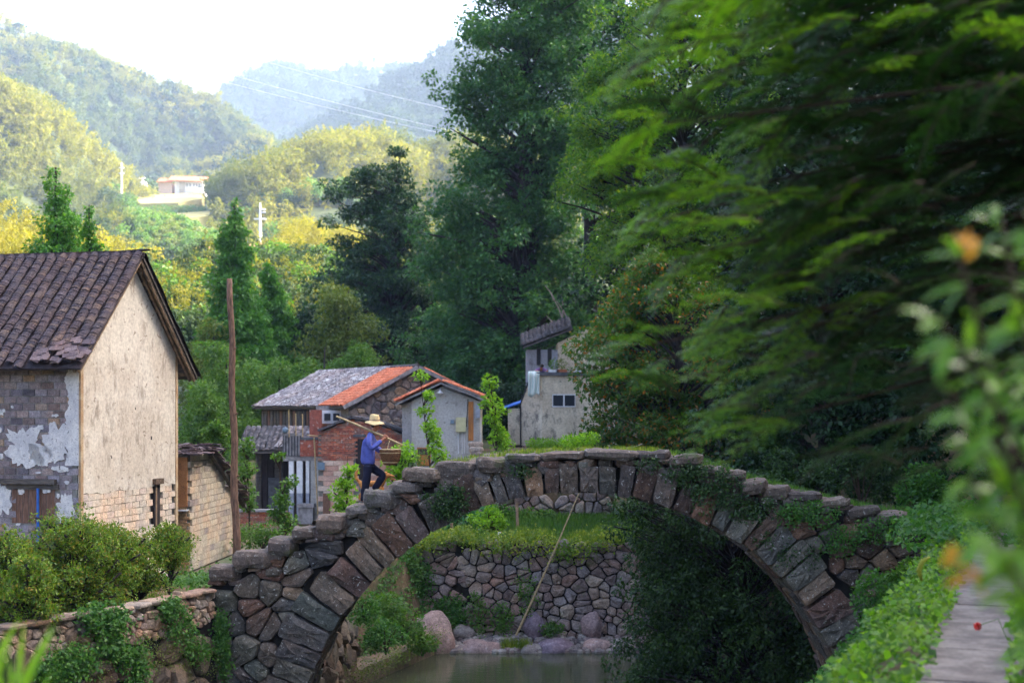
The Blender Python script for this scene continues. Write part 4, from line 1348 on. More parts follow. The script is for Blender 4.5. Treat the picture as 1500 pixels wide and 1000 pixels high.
# shuttered window with its heavy sill-like lintel and blue pipe
mb = MB(); mb.obox(C0 + fd * (WINX0 - 0.02) + Vector((0, 0, WINZ0)) + gd * 0.02, fd * (WINX1 - WINX0 + 0.04), gd * 0.06, Vector((0, 0, WINZ1 - WINZ0))); win = mb.build('window', M['wood_dark'], house)
u = WINX0
while u < WINX1 - 0.02:
    w = random.uniform(0.1, 0.15)
    mb = MB(); mb.obox(C0 + fd * u + Vector((0, 0, WINZ0)) - gd * random.uniform(.0, .012), fd * min(w - 0.008, WINX1 - u), gd * 0.03, Vector((0, 0, WINZ1 - WINZ0 + random.uniform(-.02, 0))))
    mb.build('plank', M['shutter'], win); u += w
mb = MB(); mb.obox(C0 + fd * (WINX0 - 0.25) + Vector((0, 0, WINZ1 + 0.1)) - gd * 0.12, fd * (WINX1 - WINX0 + 0.3), gd * 0.2, Vector((0, 0, 0.1)))
mb.obox(C0 + fd * (WINX0 - 0.1) + Vector((0, 0, WINZ1 + 0.0)) - gd * 0.05, fd * (WINX1 - WINX0 + 0.2), gd * 0.12, Vector((0, 0, 0.09)))
mb.build('lintel_board', M['wood_grey'], house)
a = C0 + fd * -0.88 - gd * 0.08
mb = MB(); mb.tube([a + Vector((0, 0, 3.9)), a + Vector((0, 0, WINZ1 + 0.02))], 0.028, 8); mb.build('pipe', M['blue_pipe'], house)

# roof
slope = math.hypot(GL / 2, RZ - EZ)
for side in (0, 1):
    # side 0: front slope (towards us)
    if side == 0: E = C0 - gd * 0.42; sdir = (gd * (GL / 2 + 0.42) + Vector((0, 0, (RZ - EZ) * (GL / 2 + 0.42) / (GL / 2))))
    else: E = C0 + gd * (GL + 0.5); sdir = (-gd * (GL / 2 + 0.5) + Vector((0, 0, (RZ - EZ) * (GL / 2 + 0.5) / (GL / 2))))
    ez = RZ - sdir.z
    SL = sdir.length; S_ = sdir.normalized()
    P0 = Vector((E.x, E.y, ez)) - fd * (FL + 0.1)
    nrm_ = fd.cross(S_); nrm_ = nrm_ if nrm_.z > 0 else -nrm_
    mb = MB(); mb.obox(P0 + nrm_ * 0.0, fd * (FL + 0.1 + 0.26), S_ * SL, nrm_ * 0.05); mb.build('roof_boarding', M['wood_grey'] if side else M['roof_tile'], house)
    csp = 0.25
    nc = int((FL + 0.36) / csp) + 1
    Pt = P0 + nrm_ * 0.06 + fd * (FL + 0.3 - (nc - 1) * csp)
    nr = int(SL / 0.075)
    # let the lower edge run ragged
    rag = [random.choice([0, 0, 0, 1, 1, 2, 3]) for _ in range(nc)]
    tile_roof(house, Pt - S_ * 0.07, fd, S_, nc, csp, nr + 1, 0.075, 0.108, M['roof_tile'], 300 if side == 0 else 0, 0.15, 0.014,
              keep=(lambda c, q: q >= rag[c] and (side == 1 or c > nc - 24)), order=(lambda t: t[1] + (0 if t[0] > nc - 14 else 1000)))
    # rafters under the verge
    for off in (0.1, 0.2):
        mb = MB(); mb.obox(P0 + fd * (FL + 0.1 + off - 0.03) - nrm_ * 0.075, fd * 0.05, S_ * SL, nrm_ * 0.072); mb.build('verge_rafter', M['wood_rafter'], house)
    for k in range(9):
        mb = MB(); mb.obox(P0 + fd * (FL - 0.1) + S_ * (0.12 + k * SL / 9.3) - nrm_ * 0.02, fd * 0.42, S_ * 0.09, nrm_ * 0.018); mb.build('roof_batten', M['wood_rafter'], house)
# ridge: a row of tiles on edge on a plaster band
mb = MB()
x = 0.0
while x < FL + 0.25:
    w = random.uniform(0.2, 0.3)
    sag = 0.10 * ((FL - x) / FL) ** 0.7 * 0.0
    p = gm + Vector((0, 0, RZ + 0.03)) - fd * (FL) + fd * x
    mb.obox(p - gd * 0.07, fd * (w - 0.012), gd * 0.14, Vector((0, 0, 0.095 + random.uniform(-.006, .006))))
    x += w
o = mb.build('ridge_stones', M['roof_ridge'], house); o['kind'] = 'stuff'
mb = MB()
x = 0.0
while x < FL + 0.3:
    p = gm + Vector((0, 0, RZ + 0.125)) - fd * FL + fd * x
    t = 0.16 if x > FL - 0.25 else 0.03
    mb.obox(p - gd * 0.085 + Vector((0, 0, max(0, x - FL + 0.35) * 0.04)), fd * 0.13, gd * 0.17, Vector((0, 0, 0.028)) + fd * 0.02)
    x += 0.105
o = mb.build('ridge_tiles', M['roof_tile'], house); o['kind'] = 'stuff'
# loose tiles heaped at the near corner of the roof
mb = MB()
for i in range(46):
    u = random.uniform(-0.85, 0.22); s_ = random.uniform(0.05, 0.62) * (0.4 + 0.6 * (u + 1))
    E = C0 - gd * 0.42; sdir = (gd * (GL / 2 + 0.42) + Vector((0, 0, (RZ - EZ) * (GL / 2 + 0.42) / (GL / 2)))); S_ = sdir.normalized()
    p = Vector((E.x, E.y, RZ - sdir.z)) + fd * u + S_ * s_ + fd.cross(S_) * (0.17 + random.uniform(0, 0.05))
    a = random.uniform(-.5, .5)
    uu = (fd * math.cos(a) + S_ * math.sin(a)); vv = (S_ * math.cos(a) - fd * math.sin(a))
    mb.obox(p, uu * random.uniform(0.12, 0.26), vv * 0.12, fd.cross(S_) * 0.02)
o = mb.build('loose_tiles', M['roof_ridge'], house); o['kind'] = 'stuff'

# ---------------------------------------------------------------- brick shed behind the pole
S0 = Vector((-7.47, 33.0, 0)); sdn = Vector((0.05, 1, 0)).normalized(); sfn = Vector((1, -0.05, 0)).normalized()
SLn = 4.6
shed = thing('brick_shed', 'narrow pale brick shed under heaped dark tiles, between farmhouse and wooden pole', 'shed', (S0.x - .5, S0.y + 2, 3.3))
topz = lambda u: float(np.interp(u, [0, 0.5, 1.6, SLn], [5.95, 6.0, 5.98, 4.62]))
sh = [(0, 3.2), (SLn, 3.2), (SLn, topz(SLn)), (1.6, topz(1.6)), (0.5, topz(.5)), (0, topz(0))]
mb = MB(); mb.prism([S0 + sdn * u + Vector((0, 0, z)) - sfn * 0.06 for u, z in sh], -sfn * 1.6); mb.build('inner_wall', M['mortar_pale'], shed)
brick_wall(shed, S0 - sfn * 0.05, math.atan2(sdn.y, sdn.x), 0, SLn, 3.25, 6.05, 0.36, 0.15, lambda u, z: 0.08 < u < SLn - 0.05 and z < topz(u) - 0.05, M['shed_brick'], 0.06, 0.01, 300, 'brick', proud=0.05)
# narrow mud front with its few yellow bricks
mb = MB(); mb.obox(S0 - sfn * 0.42 + Vector((0, -0.06, 4.75)), sfn * 0.36, sdn * 0.09, Vector((0, 0, 1.15))); mb.build('mud_face', M['mud'], shed)
brick_wall(shed, S0 - sfn * 0.0 - sdn * 0.03, math.atan2(sfn.y, sfn.x), -0.42, -0.02, 3.25, 4.74, 0.14, 0.075, lambda u, z: -0.44 < u < 0.0, M['yellow_brick'], 0.05, 0.008, 200, 'yellow_brick', proud=0.01)
mb = MB(); mb.obox(S0 - sfn * 0.46 + Vector((0, -0.2, 4.66)), sfn * 0.42, sdn * 0.2, Vector((0, 0, 0.03))); mb.build('tin_sill', M['pvc'], shed)
# sagging roof edge: rafter and heaped slabs
mb = MB(); mb.obox(S0 + sdn * 1.45 + Vector((0, 0, 5.93)) + sfn * 0.02, sfn * 0.1, sdn * 3.6 + Vector((0, 0, -1.55)), Vector((0, 0, 0.1))); mb.build('verge_rafter', M['wood_grey'], shed)
mb = MB()
for i in range(150):
    u = random.uniform(-0.2, 1.75); x = random.uniform(-0.75, 0.22)
    hh = 0.2 * math.exp(-((u - 0.9) / 0.8) ** 2)
    z = topz(max(0, u)) + 0.0 + random.uniform(0, 1) * hh
    p = S0 + sdn * u + sfn * x + Vector((0, 0, z)); a = random.uniform(-.6, .6)
    mb.obox(p, Vector((math.cos(a), math.sin(a), random.uniform(-.15, .15))) * random.uniform(0.12, 0.3), Vector((-math.sin(a), math.cos(a), random.uniform(-.15, .15))) * random.uniform(.1, .18), Vector((0, 0, 0.025)))
for i in range(110):
    u = 1.5 + 3.6 * random.random(); x = random.uniform(-0.9, 0.16)
    z = 5.98 - (u - 1.5) * 0.43 + random.uniform(0.0, 0.07)
    p = S0 + sdn * u + sfn * x + Vector((0, 0, z + 0.04)); a = random.uniform(-.3, .3)
    mb.obox(p, Vector((math.cos(a), math.sin(a), 0)) * random.uniform(0.12, 0.26), Vector((-math.sin(a), math.cos(a), -0.42)) * .2, Vector((0, 0, 0.025)))
o = mb.build('roof_slates', M['roof_ridge'], shed); o['kind'] = 'stuff'

# ---------------------------------------------------------------- wooden pole
pt = W(337, 408, 30.5); pb = W(346.5, 822, 30.5)
mb = MB()
pts = [pb + (pt - pb) * (i / 14) + Vector((0.02 * math.sin(i * 1.3), 0, -0.25 if i == 0 else 0)) for i in range(15)]
mb.tube(pts, [0.085 - 0.025 * (i / 14) + 0.004 * math.sin(i * 2.1) for i in range(15)], 12)
for z in (0.52, 0.3, 0.75):
    p = pb + (pt - pb) * z; mb.tube([p, p + Vector((0.1, -0.05, 0.02))], 0.018, 6)
tag(mb.build('wooden_pole', M['pole_wood'], None, True), 'tall bare reddish wooden pole standing beside the brick shed', 'pole')
#@@PART5
# ---------------------------------------------------------------- houses across the river
def wall_panel(parent, name, P, Q, z0, z1, mat, th=0.12, top=None):
    """wall between plan points P and Q"""
    P = Vector((P[0], P[1], 0)); Q = Vector((Q[0], Q[1], 0)); U = (Q - P).normalized(); N = Vector((U.y, -U.x, 0))
    pts = [(P.x, P.y, z0), (Q.x, Q.y, z0)] + ([(Q.x, Q.y, z1), (P.x, P.y, z1)] if top is None else [tuple(t) for t in top])
    mb = MB(); mb.prism(pts, -N * th)
    return mb.build(name, mat, parent)


def on(P, U, u, z, N=None, w=0.0):
    v = Vector((P[0], P[1], 0)) + Vector(U) * u
    if N is not None: v = v + Vector(N) * w
    v.z = z
    return v


def window_on(parent, P, U, N, u0, u1, z0, z1, frame, glass, bars=1, t=0.05, mid=True):
    mb = MB(); c = on(P, U, u0, z0, N, 0.01)
    mb.obox(c, Vector(U) * (u1 - u0), Vector(N) * 0.02, Vector((0, 0, z1 - z0)))
    w = mb.build('window', frame, parent)
    n = bars + 1
    for i in range(n):
        a = u0 + (u1 - u0) * i / n + t * 0.7; b = u0 + (u1 - u0) * (i + 1) / n - t * 0.7
        mb = MB(); mb.obox(on(P, U, a, z0 + t, N, 0.033), Vector(U) * (b - a), Vector(N) * 0.004, Vector((0, 0, z1 - z0 - 2 * t)))
        mb.build('pane', glass, w)
    return w


# long house with a stone gable; the ridge runs away from us to the left
rd = Vector((-0.5, 0.866, 0)).normalized()
gb = Vector((0.866, 0.5, 0)).normalized()
RI = Vector((-4.08, 60.0, 0)); RIz = 8.73
LH = 10.4
wl_, wr_ = 3.0, 3.15
ezl, ezr = 7.22, 7.36
lh = thing('stone_gable_house', 'long village house with a stone gable, orange tiles near the gable and grey slates behind', 'house', (-7, 65, 2.9))
L0 = RI - gb * wl_; R0 = RI + gb * wr_
zb_ = 2.4
nf = Vector((gb.y, -gb.x, 0))
gpoly = [(L0.x, L0.y, zb_), (R0.x, R0.y, zb_), (R0.x, R0.y, ezr), (RI.x, RI.y, RIz), (L0.x, L0.y, ezl)]
mb = MB(); mb.prism([Vector(p) - nf * 0.1 for p in gpoly], rd * (LH - 0.2)); mb.build('inner_wall', M['mortar_pale'], lh)
fr = Frame(L0 - nf * 0.06, gb, (0, 0, 1), nf)
wtot = wl_ + wr_
def ing(u, v):
    zt = np.interp(u, [0, wl_, wtot], [ezl, RIz, ezr]) - 0.12
    return 0.05 < u < wtot - 0.05 and 4.6 < v < zt and not (u < 1.5 and v < 6.3)
st = masonry(fr, ing, 0, wtot, 4.6, 8.8, 0.31, 1.15, 0.02, 0.05, 0.1)
put_stones(st, lh, M['gable_stone'], 'stone', 260)
# orange tiled strip and grey slates on the left slope
Sl = (RI - L0) + Vector((0, 0, RIz - ezl)); nl = Sl.cross(rd); nl = nl if nl.z > 0 else -nl; nl.normalize()
Sr = (RI - R0) + Vector((0, 0, RIz - ezr)); nr_ = Sr.cross(rd); nr_ = nr_ if nr_.z > 0 else -nr_; nr_.normalize()
LL = Sl.length + 0.35
for (E, S_, nn, LLL, nm) in ((L0, Sl, nl, Sl.length, 'left'), (R0, Sr, nr_, Sr.length, 'right')):
    e = Vector((E.x, E.y, ezl if nm == 'left' else ezr)) - S_.normalized() * 0.4
    mb = MB(); mb.obox(e - rd * 0.25, rd * (LH + 0.5), S_.normalized() * (LLL + 0.4), nn * 0.07); mb.build('roof_boarding', M['wood_grey'], lh)
    mb = MB(); mb.obox(e - rd * 0.3 - nn * 0.02, rd * 0.06, S_.normalized() * (LLL + 0.42), nn * 0.16); mb.build('verge_board', M['concrete'], lh)
el = Vector((L0.x, L0.y, ezl)) - Sl.normalized() * 0.42 + nl * 0.08
tile_roof(lh, el - rd * 0.15, rd, Sl, 9, 0.29, 14, 0.255, 0.15, M['red_tile'], 170, 0.27, 0.008, name='red_tile', jit=0.6)
tile_roof(lh, el + rd * 2.45, rd, Sl, 35, 0.235, 30, 0.125, 0.115, M['slate_pale'], 0, 0.2, 0.03, name='slate', jit=2.0)
er = Vector((R0.x, R0.y, ezr)) - Sr.normalized() * 0.42 + nr_ * 0.08
tile_roof(lh, er - rd * 0.15, rd, Sr, 25, 0.42, 14, 0.255, 0.15, M['red_tile'], 0, 0.27, 0.008, name='ridge_side_tile', jit=0.6)
mb = MB(); mb.tube([Vector((RI.x, RI.y, RIz + 0.1)) - rd * 0.3, Vector((RI.x, RI.y, RIz + 0.12)) + rd * (LH + 0.2)], 0.1, 6); mb.build('ridge_cap', M['slate_dark'], lh)
# timber upper wall under the grey eave
lfn = -gb
mb = MB(); mb.obox(on(L0, rd, 2.6, 4.6, lfn, 0.0), rd * (LH - 2.7), lfn * 0.06, Vector((0, 0, 2.4))); mb.build('timber_wall', M['wood_dark'], lh)
for i in range(19):
    mb = MB(); mb.obox(on(L0, rd, 2.7 + i * 0.4, 5.6, lfn, 0.07), rd * random.uniform(.2, .34), lfn * 0.03, Vector((0, 0, 1.35))); mb.build('plank', M['wood_grey'] if i % 4 else M['shutter'], lh)
# brick part between timber and gable, concrete slab over a small white window
U_ = gb
mb = MB(); mb.obox(W(466, 612, 59.6) + Vector((-0.25, 0, -0.55)), (0.9, 0, 0), (0, 0.5, 0), (0, 0, 0.65)); mb.build('stone_infill', M['red_brick'], lh)
a = W(463, 600, 59.3); mb = MB(); mb.obox(a, (1.25, 0.3, 0), (0, 0.7, 0), (0, 0, 0.17)); mb.build('concrete_canopy', M['concrete'], lh)
a = W(468, 620, 59.2); mb = MB(); mb.obox(a, (1.05, 0.1, 0), (0, 0.3, 0), (0, 0, 0.55)); ww = mb.build('white_window', M['white_paint'], lh)
for k in range(2):
    mb = MB(); mb.obox(a + Vector((0.2 + k * 0.37, -0.03, 0.12)), (0.26, 0.02, 0), (0, 0.02, 0), (0, 0, 0.3)); mb.build('pane', M['glass'], ww)

# lean-to with dark slates and open timber shed at the far left
lt = thing('timber_lean_to', 'dark timber barn under a low grey slate roof, leftmost of the village buildings', 'barn', (-11.2, 62, 2.4))
pA = W(358, 652, 60); pB = W(432, 655, 58.5); 
mb = MB()
mb.box((pA.x + 0.3, 61, 2.3), (pB.x + 0.6, 65, 5.7)); mb.build('back_wall', M['wood_dark'], lt)
for i in range(9):
    x = pA.x + 0.35 + i * 0.26
    mb = MB(); mb.box((x, 60.9, 2.3), (x + 0.2, 60.96, 5.2 - random.uniform(0, .3))); mb.build('plank', M['wood_dark'] if i % 3 else M['wood_grey'], lt)
for i in range(3):
    x = pA.x + 0.5 + i * 1.0
    mb = MB(); mb.tube([(x, 60.2, 2.2), (x, 60.2, 5.3)], 0.07, 6); mb.build('post', M['wood_grey'], lt)
mb = MB(); mb.box((pA.x + 0.9, 60.6, 2.3), (pA.x + 1.9, 60.85, 4.1)); mb.build('plank', M['concrete_dark'], lt)
for (p0, uu, ss, nc_, nr2, mt) in ((Vector((pA.x - 0.1, 59.6, 5.22)), (1, 0, 0), (0.0, 1.0, 0.5), 13, 17, 'slate_dark'), (Vector((pB.x - 0.85, 59.0, 5.35)), (1, 0, 0), (0.25, 1.0, 0.55), 6, 14, 'slate_pale')):
    S_ = Vector(ss).normalized()
    mb = MB(); mb.obox(p0 - Vector((0.1, 0, 0.05)), Vector(uu) * (nc_ * 0.22 + 0.1), S_ * (nr2 * 0.125 + 0.1), (0, 0, 0.05)); mb.build('roof_boarding', M['wood_grey'], lt)
    tile_roof(lt, p0 + Vector((0, 0, 0.04)), uu, S_, nc_, 0.22, nr2, 0.125, 0.11, M[mt], 0, 0.18, 0.02, name='slate', jit=1.6)

# colonnade and balcony
bc = thing('balcony_block', 'small balcony on white columns beside the brick annex, bamboo poles standing on it', 'balcony', (-8.6, 57.5, 2.3))
Yb = 57.0
def bx(parent, name, l, t, r, b, mat, Y=Yb, th=0.3, off=0.0):
    p = W(l, b, Y); q = W(r, t, Y)
    mb = MB(); mb.box((p.x, Y + off, p.z), (q.x, Y + off + th, q.z)); return mb.build(name, mat, parent)
bx(bc, 'balcony_floor', 412, 668, 470, 675, M['concrete'], th=1.6)
bx(bc, 'railing', 414, 637, 441, 668, M['concrete_dark'], th=0.08)
for i in range(6): bx(bc, 'railing_bar', 416 + i * 4.3, 637, 417.4 + i * 4.3, 667, M['concrete'], th=0.04, off=-0.05)
bx(bc, 'railing_rail', 413, 634, 442, 638, M['concrete'], th=0.14, off=-0.03)
bx(bc, 'brick_pier', 440, 643, 466, 668, M['red_brick'], th=0.2, off=-0.05)
bx(bc, 'brick_pier', 446, 600, 464, 643, M['red_brick'], th=0.2, off=1.4)
bx(bc, 'rail_top', 441, 640, 470, 644, M['concrete_dark'], th=0.3, off=-0.08)
bx(bc, 'back_wall', 418, 675, 475, 760, M['wood_dark'], th=0.2, off=1.6)
for l, r in ((423, 430), (434.5, 443), (448, 453)):
    bx(bc, 'column', l, 674, r, 722, M['white_paint'], th=0.2)
    bx(bc, 'column_foot', l, 722, r, 762, M['grey_paint'], th=0.21, off=-0.005)
bx(bc, 'side_wall', 455, 674, 470, 765, M['render_grey'], th=0.3)
bx(bc, 'doorway', 471, 700, 483, 765, M['wood_dark'], th=0.1, off=0.1)
bx(bc, 'brick_planter', 441, 740, 462, 765, M['concrete'], th=0.4, off=-0.7)
bx(bc, 'planter_top', 439, 736, 464, 741, M['concrete'], th=0.5, off=-0.75)
for i, (x, z0, z1) in enumerate(((423, 600, 640), (433, 605, 638), (443, 606, 640))):
    a = W(x, z0, Yb - 0.1); b = W(x + 0.5, z1, Yb - 0.1)
    mb = MB(); mb.tube([b, a], 0.025, 6); mb.build('bamboo_post', M['bamboo'], bc)
a = W(460, 640, Yb - .8); b = W(466, 758, Yb - .8)
mb = MB(); mb.tube([b, a], 0.03, 6)
mb.tube([W(450, 637, Yb - .8), W(466, 638.5, Yb - .8)], 0.022, 6)
tag(mb.build('bamboo_pole', M['bamboo'], None), 'long pale bamboo pole with a crosspiece leaning in front of the white columns', 'pole')
p = W(418, 630, Yb - 0.05); mb = MB(); mb.lathe(p, [(0.03, -.12), (0.11, -.08), (0.125, 0), (0.1, .09), (0.03, .13)], 12)
tag(mb.build('water_jug', M['metal_blue'], None, True), 'round dark blue jug standing on the balcony rail', 'jug')

# red-brick annex
an = thing('brick_annex', 'red brick annex with an arched dark roof edge behind the walking man', 'annex', (-6.5, 57, 2.4))
Ya = 56.0
def topa(px): return float(np.interp(px, [466, 490, 515, 530, 560, 590], [632, 622, 612, 614, 622, 634]))
P0 = W(466, 700, Ya); P1 = W(592, 700, Ya)
pts = [(P0.x, Ya, 2.3), (P1.x, Ya, 2.3)] + [tuple(W(px, topa(px) + 2, Ya)) for px in (590, 560, 530, 515, 490, 466)]
mb = MB(); mb.prism([Vector(p) + Vector((0, 0.06, 0)) for p in pts], (0, 2.0, 0)); mb.build('inner_wall', M['mortar_pale'], an)
s_ = F / Ya
brick_wall(an, (0, Ya + 0.05, 0), 0, P0.x, P1.x, 5.0, 6.8, 0.24, 0.085, lambda u, z: (CZ - z) * s_ + 600 > topa(750 + u * s_) + 3 and P0.x < u < P1.x and not (521 < 750 + u * s_ < 533 and z < 5.85), M['red_brick'], 0.05, 0.01, 300, 'brick', proud=0.05)
brick_wall(an, (0, Ya + 0.05, 0), 0, P0.x, P1.x, 2.6, 5.0, 0.4, 0.2, lambda u, z: P0.x < u < P1.x and not (521 < 750 + u * s_ < 533), M['pink_block'], 0.05, 0.012, 200, 'block', proud=0.05)
for i in range(5):
    q = [466, 490, 515, 530, 560, 592]
    a = W(q[i] - 1, topa(q[i]), Ya - 0.15); b = W(q[i + 1] + 1, topa(q[i + 1]), Ya - 0.15)
    mb = MB(); mb.obox(a, b - a, (0, 2.2, 0), (0, 0, 0.09)); mb.build('roof_slab', M['slate_dark'], an)
bx(an, 'doorway', 521, 640, 533, 702, M['wood_dark'], Y=Ya, th=0.05, off=0.02)
bx(an, 'door_lintel', 517, 636, 536, 640, M['concrete_dark'], Y=Ya, th=0.1, off=-0.03)
bx(an, 'meter_box', 466, 677, 476, 688, M['metal_blue'], Y=Ya, th=0.12, off=-0.12)
bx(an, 'louvre_door', 473, 722, 484, 765, M['shutter'], Y=Ya, th=0.05, off=-0.02)

# grey rendered cottage
ct = thing('grey_cottage', 'small grey rendered cottage with a red tiled verge and a lamp under its peak', 'cottage', (-3.1, 55, 3.6))
Yc = 54.0
X = lambda px: (px - 750) * Yc / F
Z = lambda py: CZ - (py - 600) * Yc / F
gx0, gx1, gxm = X(603), X(703), X(646)
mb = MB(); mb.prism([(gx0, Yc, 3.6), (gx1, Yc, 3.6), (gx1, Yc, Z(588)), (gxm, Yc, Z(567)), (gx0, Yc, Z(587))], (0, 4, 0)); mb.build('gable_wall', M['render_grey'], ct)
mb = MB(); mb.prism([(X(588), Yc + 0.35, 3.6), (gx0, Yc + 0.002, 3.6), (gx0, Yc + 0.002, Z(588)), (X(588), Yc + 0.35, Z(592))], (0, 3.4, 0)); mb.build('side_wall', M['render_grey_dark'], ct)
mb = MB(); mb.prism([(gx1, Yc + 0.002, 3.6), (X(706), Yc + 0.8, 3.6), (X(706), Yc + .8, Z(586)), (gx1, Yc + 0.002, Z(588))], (-0.3, 2, 0)); mb.build('side_wall', M['render_tan'], ct)
for (x0, z0, x1, z1) in ((X(580), Z(592), gxm, Z(561)), (X(710), Z(585), gxm, Z(561))):
    a = Vector((x0, Yc - 0.3, z0)); b = Vector((x1, Yc - 0.3, z1)); d = b - a
    mb = MB(); mb.obox(a, d, (0, 4.4, 0), (0, 0, 0.05)); mb.build('roof_boarding', M['wood_grey'], ct)
    mb = MB(); mb.obox(a - Vector((0, 0.02, 0.05)), d, (0, 0.05, 0), (0, 0, 0.075)); mb.build('verge_board', M['concrete'], ct)
    tile_roof(ct, a + Vector((0, 0.02, 0.06)), (0, 1, 0), d, 14, 0.3, int(d.length / 0.15), 0.15, 0.15, M['red_tile'], 120, 0.22, 0.006, name='red_tile', jit=0.6, order=lambda t: t[0])
window_on(ct, (0, Yc + 0.3, 0), (1, 0, 0), (0, -1, 0), X(592), X(600), Z(616), Z(594), M['wood_rafter'], M['black'], 0, 0.03)
w = window_on(ct, (0, Yc, 0), (1, 0, 0), (0, -1, 0), X(611), X(631), Z(682), Z(655), M['wood_orange'], M['black'], 0, 0.05)
for i in range(6):
    mb = MB(); mb.box((X(613.5 + i * 2.9), Yc - 0.05, Z(665)), (X(614.4 + i * 2.9), Yc - 0.04, Z(656))); mb.build('bar', M['wood_rafter'], w)
mb = MB(); mb.box((X(613), Yc - 0.05, Z(681)), (X(629), Yc - 0.036, Z(666))); mb.build('shutter_board', M['wood_orange'], w)
mb = MB(); mb.box((X(686.5), Yc - 0.03, Z(645)), (X(693.5), Yc + 0.02, Z(588))); dr = mb.build('door', M['wood_orange'], ct)
mb = MB(); mb.box((X(685.5), Yc - 0.02, Z(646)), (X(686.4), Yc + 0.02, Z(587))); mb.build('frame', M['wood_rafter'], dr)
mb = MB(); mb.box((X(668), Yc - 0.16, Z(632)), (X(682.5), Yc, Z(611))); mb.build('meter_cabinet', M['metal_cream'], ct)
mb = MB(); mb.box((X(660), Yc - 0.08, Z(620)), (X(665), Yc, Z(614.5))); mb.build('junction_box', M['metal_blue'], ct)
for px in (671.5, 677, 680):
    mb = MB(); mb.tube([(X(px), Yc - 0.04, Z(664)), (X(px), Yc - 0.04, Z(632))], 0.022 if px < 675 else 0.014, 6); mb.build('conduit', M['pvc'], ct)
mb = MB(); mb.tube([(X(683.5), Yc - 0.03, Z(625)), (X(684.6), Yc - 0.03, Z(600)), (X(685.5), Yc - 0.03, Z(584))], 0.014, 5); mb.build('cable', M['black'], ct)
mb = MB(); p = Vector((X(645), Yc - 0.22, Z(575))); mb.lathe(p, [(0.13, -0.02), (0.125, 0.0), (0.05, 0.04), (0.03, 0.1)], 14); mb.tube([p + Vector((0, 0, .08)), (X(645), Yc, Z(567))], 0.014, 5)
lp = mb.build('lamp_shade', M['white_paint'], ct, True)
mb = MB(); mb.lathe(p + Vector((0, 0, -0.09)), [(0.02, 0), (0.045, 0.03), (0.03, 0.08)], 10); mb.build('bulb', M['pvc'], lp, True)
mb = MB(); mb.box((X(697), Yc - 0.25, Z(612)), (X(703.5), Yc - 0.02, Z(592))); mb.build('air_unit', M['grey_paint'], ct)
mb = MB(); mb.tube([(X(704.5), Yc - 0.05, 4.6), (X(704.5), Yc - 0.05, Z(612))], 0.02, 6); mb.build('downpipe', M['pvc'], ct)
steps = thing('stone_steps', 'rough stone steps below the orange door of the grey cottage', 'steps', (X(697), Yc - 0.8, 4.4))
for i in range(4):
    V, Fc = slab(X(686 + i * 2), X(708 + i), Yc - 0.5 - i * 0.3, Yc - 0.1 - i * 0.25, Z(647 + i * 7), 0.2)
    mk('step', V, Fc, M['pale_stone'], steps)

# terrace house at the right and the older house above it
th_ = thing('terrace_house', 'tan rendered house with a flat roof terrace and a small white window', 'house', (3.3, 66, 4.3))
Yd = 64.0
X2 = lambda px: (px - 750) * Yd / F
Z2 = lambda py: CZ - (py - 600) * Yd / F
mb = MB(); mb.box((X2(794), Yd, 4.2), (X2(905), Yd + 4, Z2(550))); mb.build('front_wall', M['render_tan'], th_)
mb = MB(); mb.prism([(X2(763), Yd + .6, 4.2), (X2(794), Yd + 0.003, 4.2), (X2(794), Yd + 0.003, Z2(548)), (X2(779), Yd + .3, Z2(548)), (X2(763), Yd + .6, Z2(590))], (0, 3, 0)); mb.build('side_wall', M['render_tan'], th_)
mb = MB(); mb.box((X2(785), Yd - 0.12, Z2(550)), (X2(905), Yd + 4.1, Z2(545))); mb.build('roof_slab', M['concrete_dark'], th_)
mb = MB(); mb.tube([(X2(763), Yd + .5, 4.4), (X2(762.5), Yd + .5, Z2(592)), (X2(777), Yd + .25, Z2(551))], 0.035, 6); mb.build('downpipe', M['black'], th_)
window_on(th_, (0, Yd, 0), (1, 0, 0), (0, -1, 0), X2(809), X2(843), Z2(596), Z2(577), M['white_paint'], M['glass'], 1, 0.05)
mb = MB(); mb.box((X2(744), Yd + 1, 4.3), (X2(763), Yd + 3, Z2(598))); mb.build('low_annex', M['render_tan'], th_)
mb = MB(); mb.obox((X2(738), Yd + 0.8, Z2(599)), (X2(764) - X2(738), 0, 0.28), (0, 2.4, 0.1), (0, 0, 0.05)); mb.build('tarp_roof', M['blue_tarp'], th_)
st = masonry(Frame((0, Yd - 0.35, 0), (1, 0, 0), (0, 0, 1), (0, -1, 0)), lambda u, v: X2(750) < u < X2(812) and 4.6 < v < Z2(650), X2(750), X2(812), 4.6, Z2(650), 0.27, 1.2, 0.015, 0.08, 0.2)
put_stones(st, th_, M['bank_stone'], 'foundation_stone', 60)
mb = MB(); mb.box((X2(750), Yd - 0.4, 4.3), (X2(812), Yd - 0.005, Z2(652))); mb.build('foundation', M['mortar'], th_)
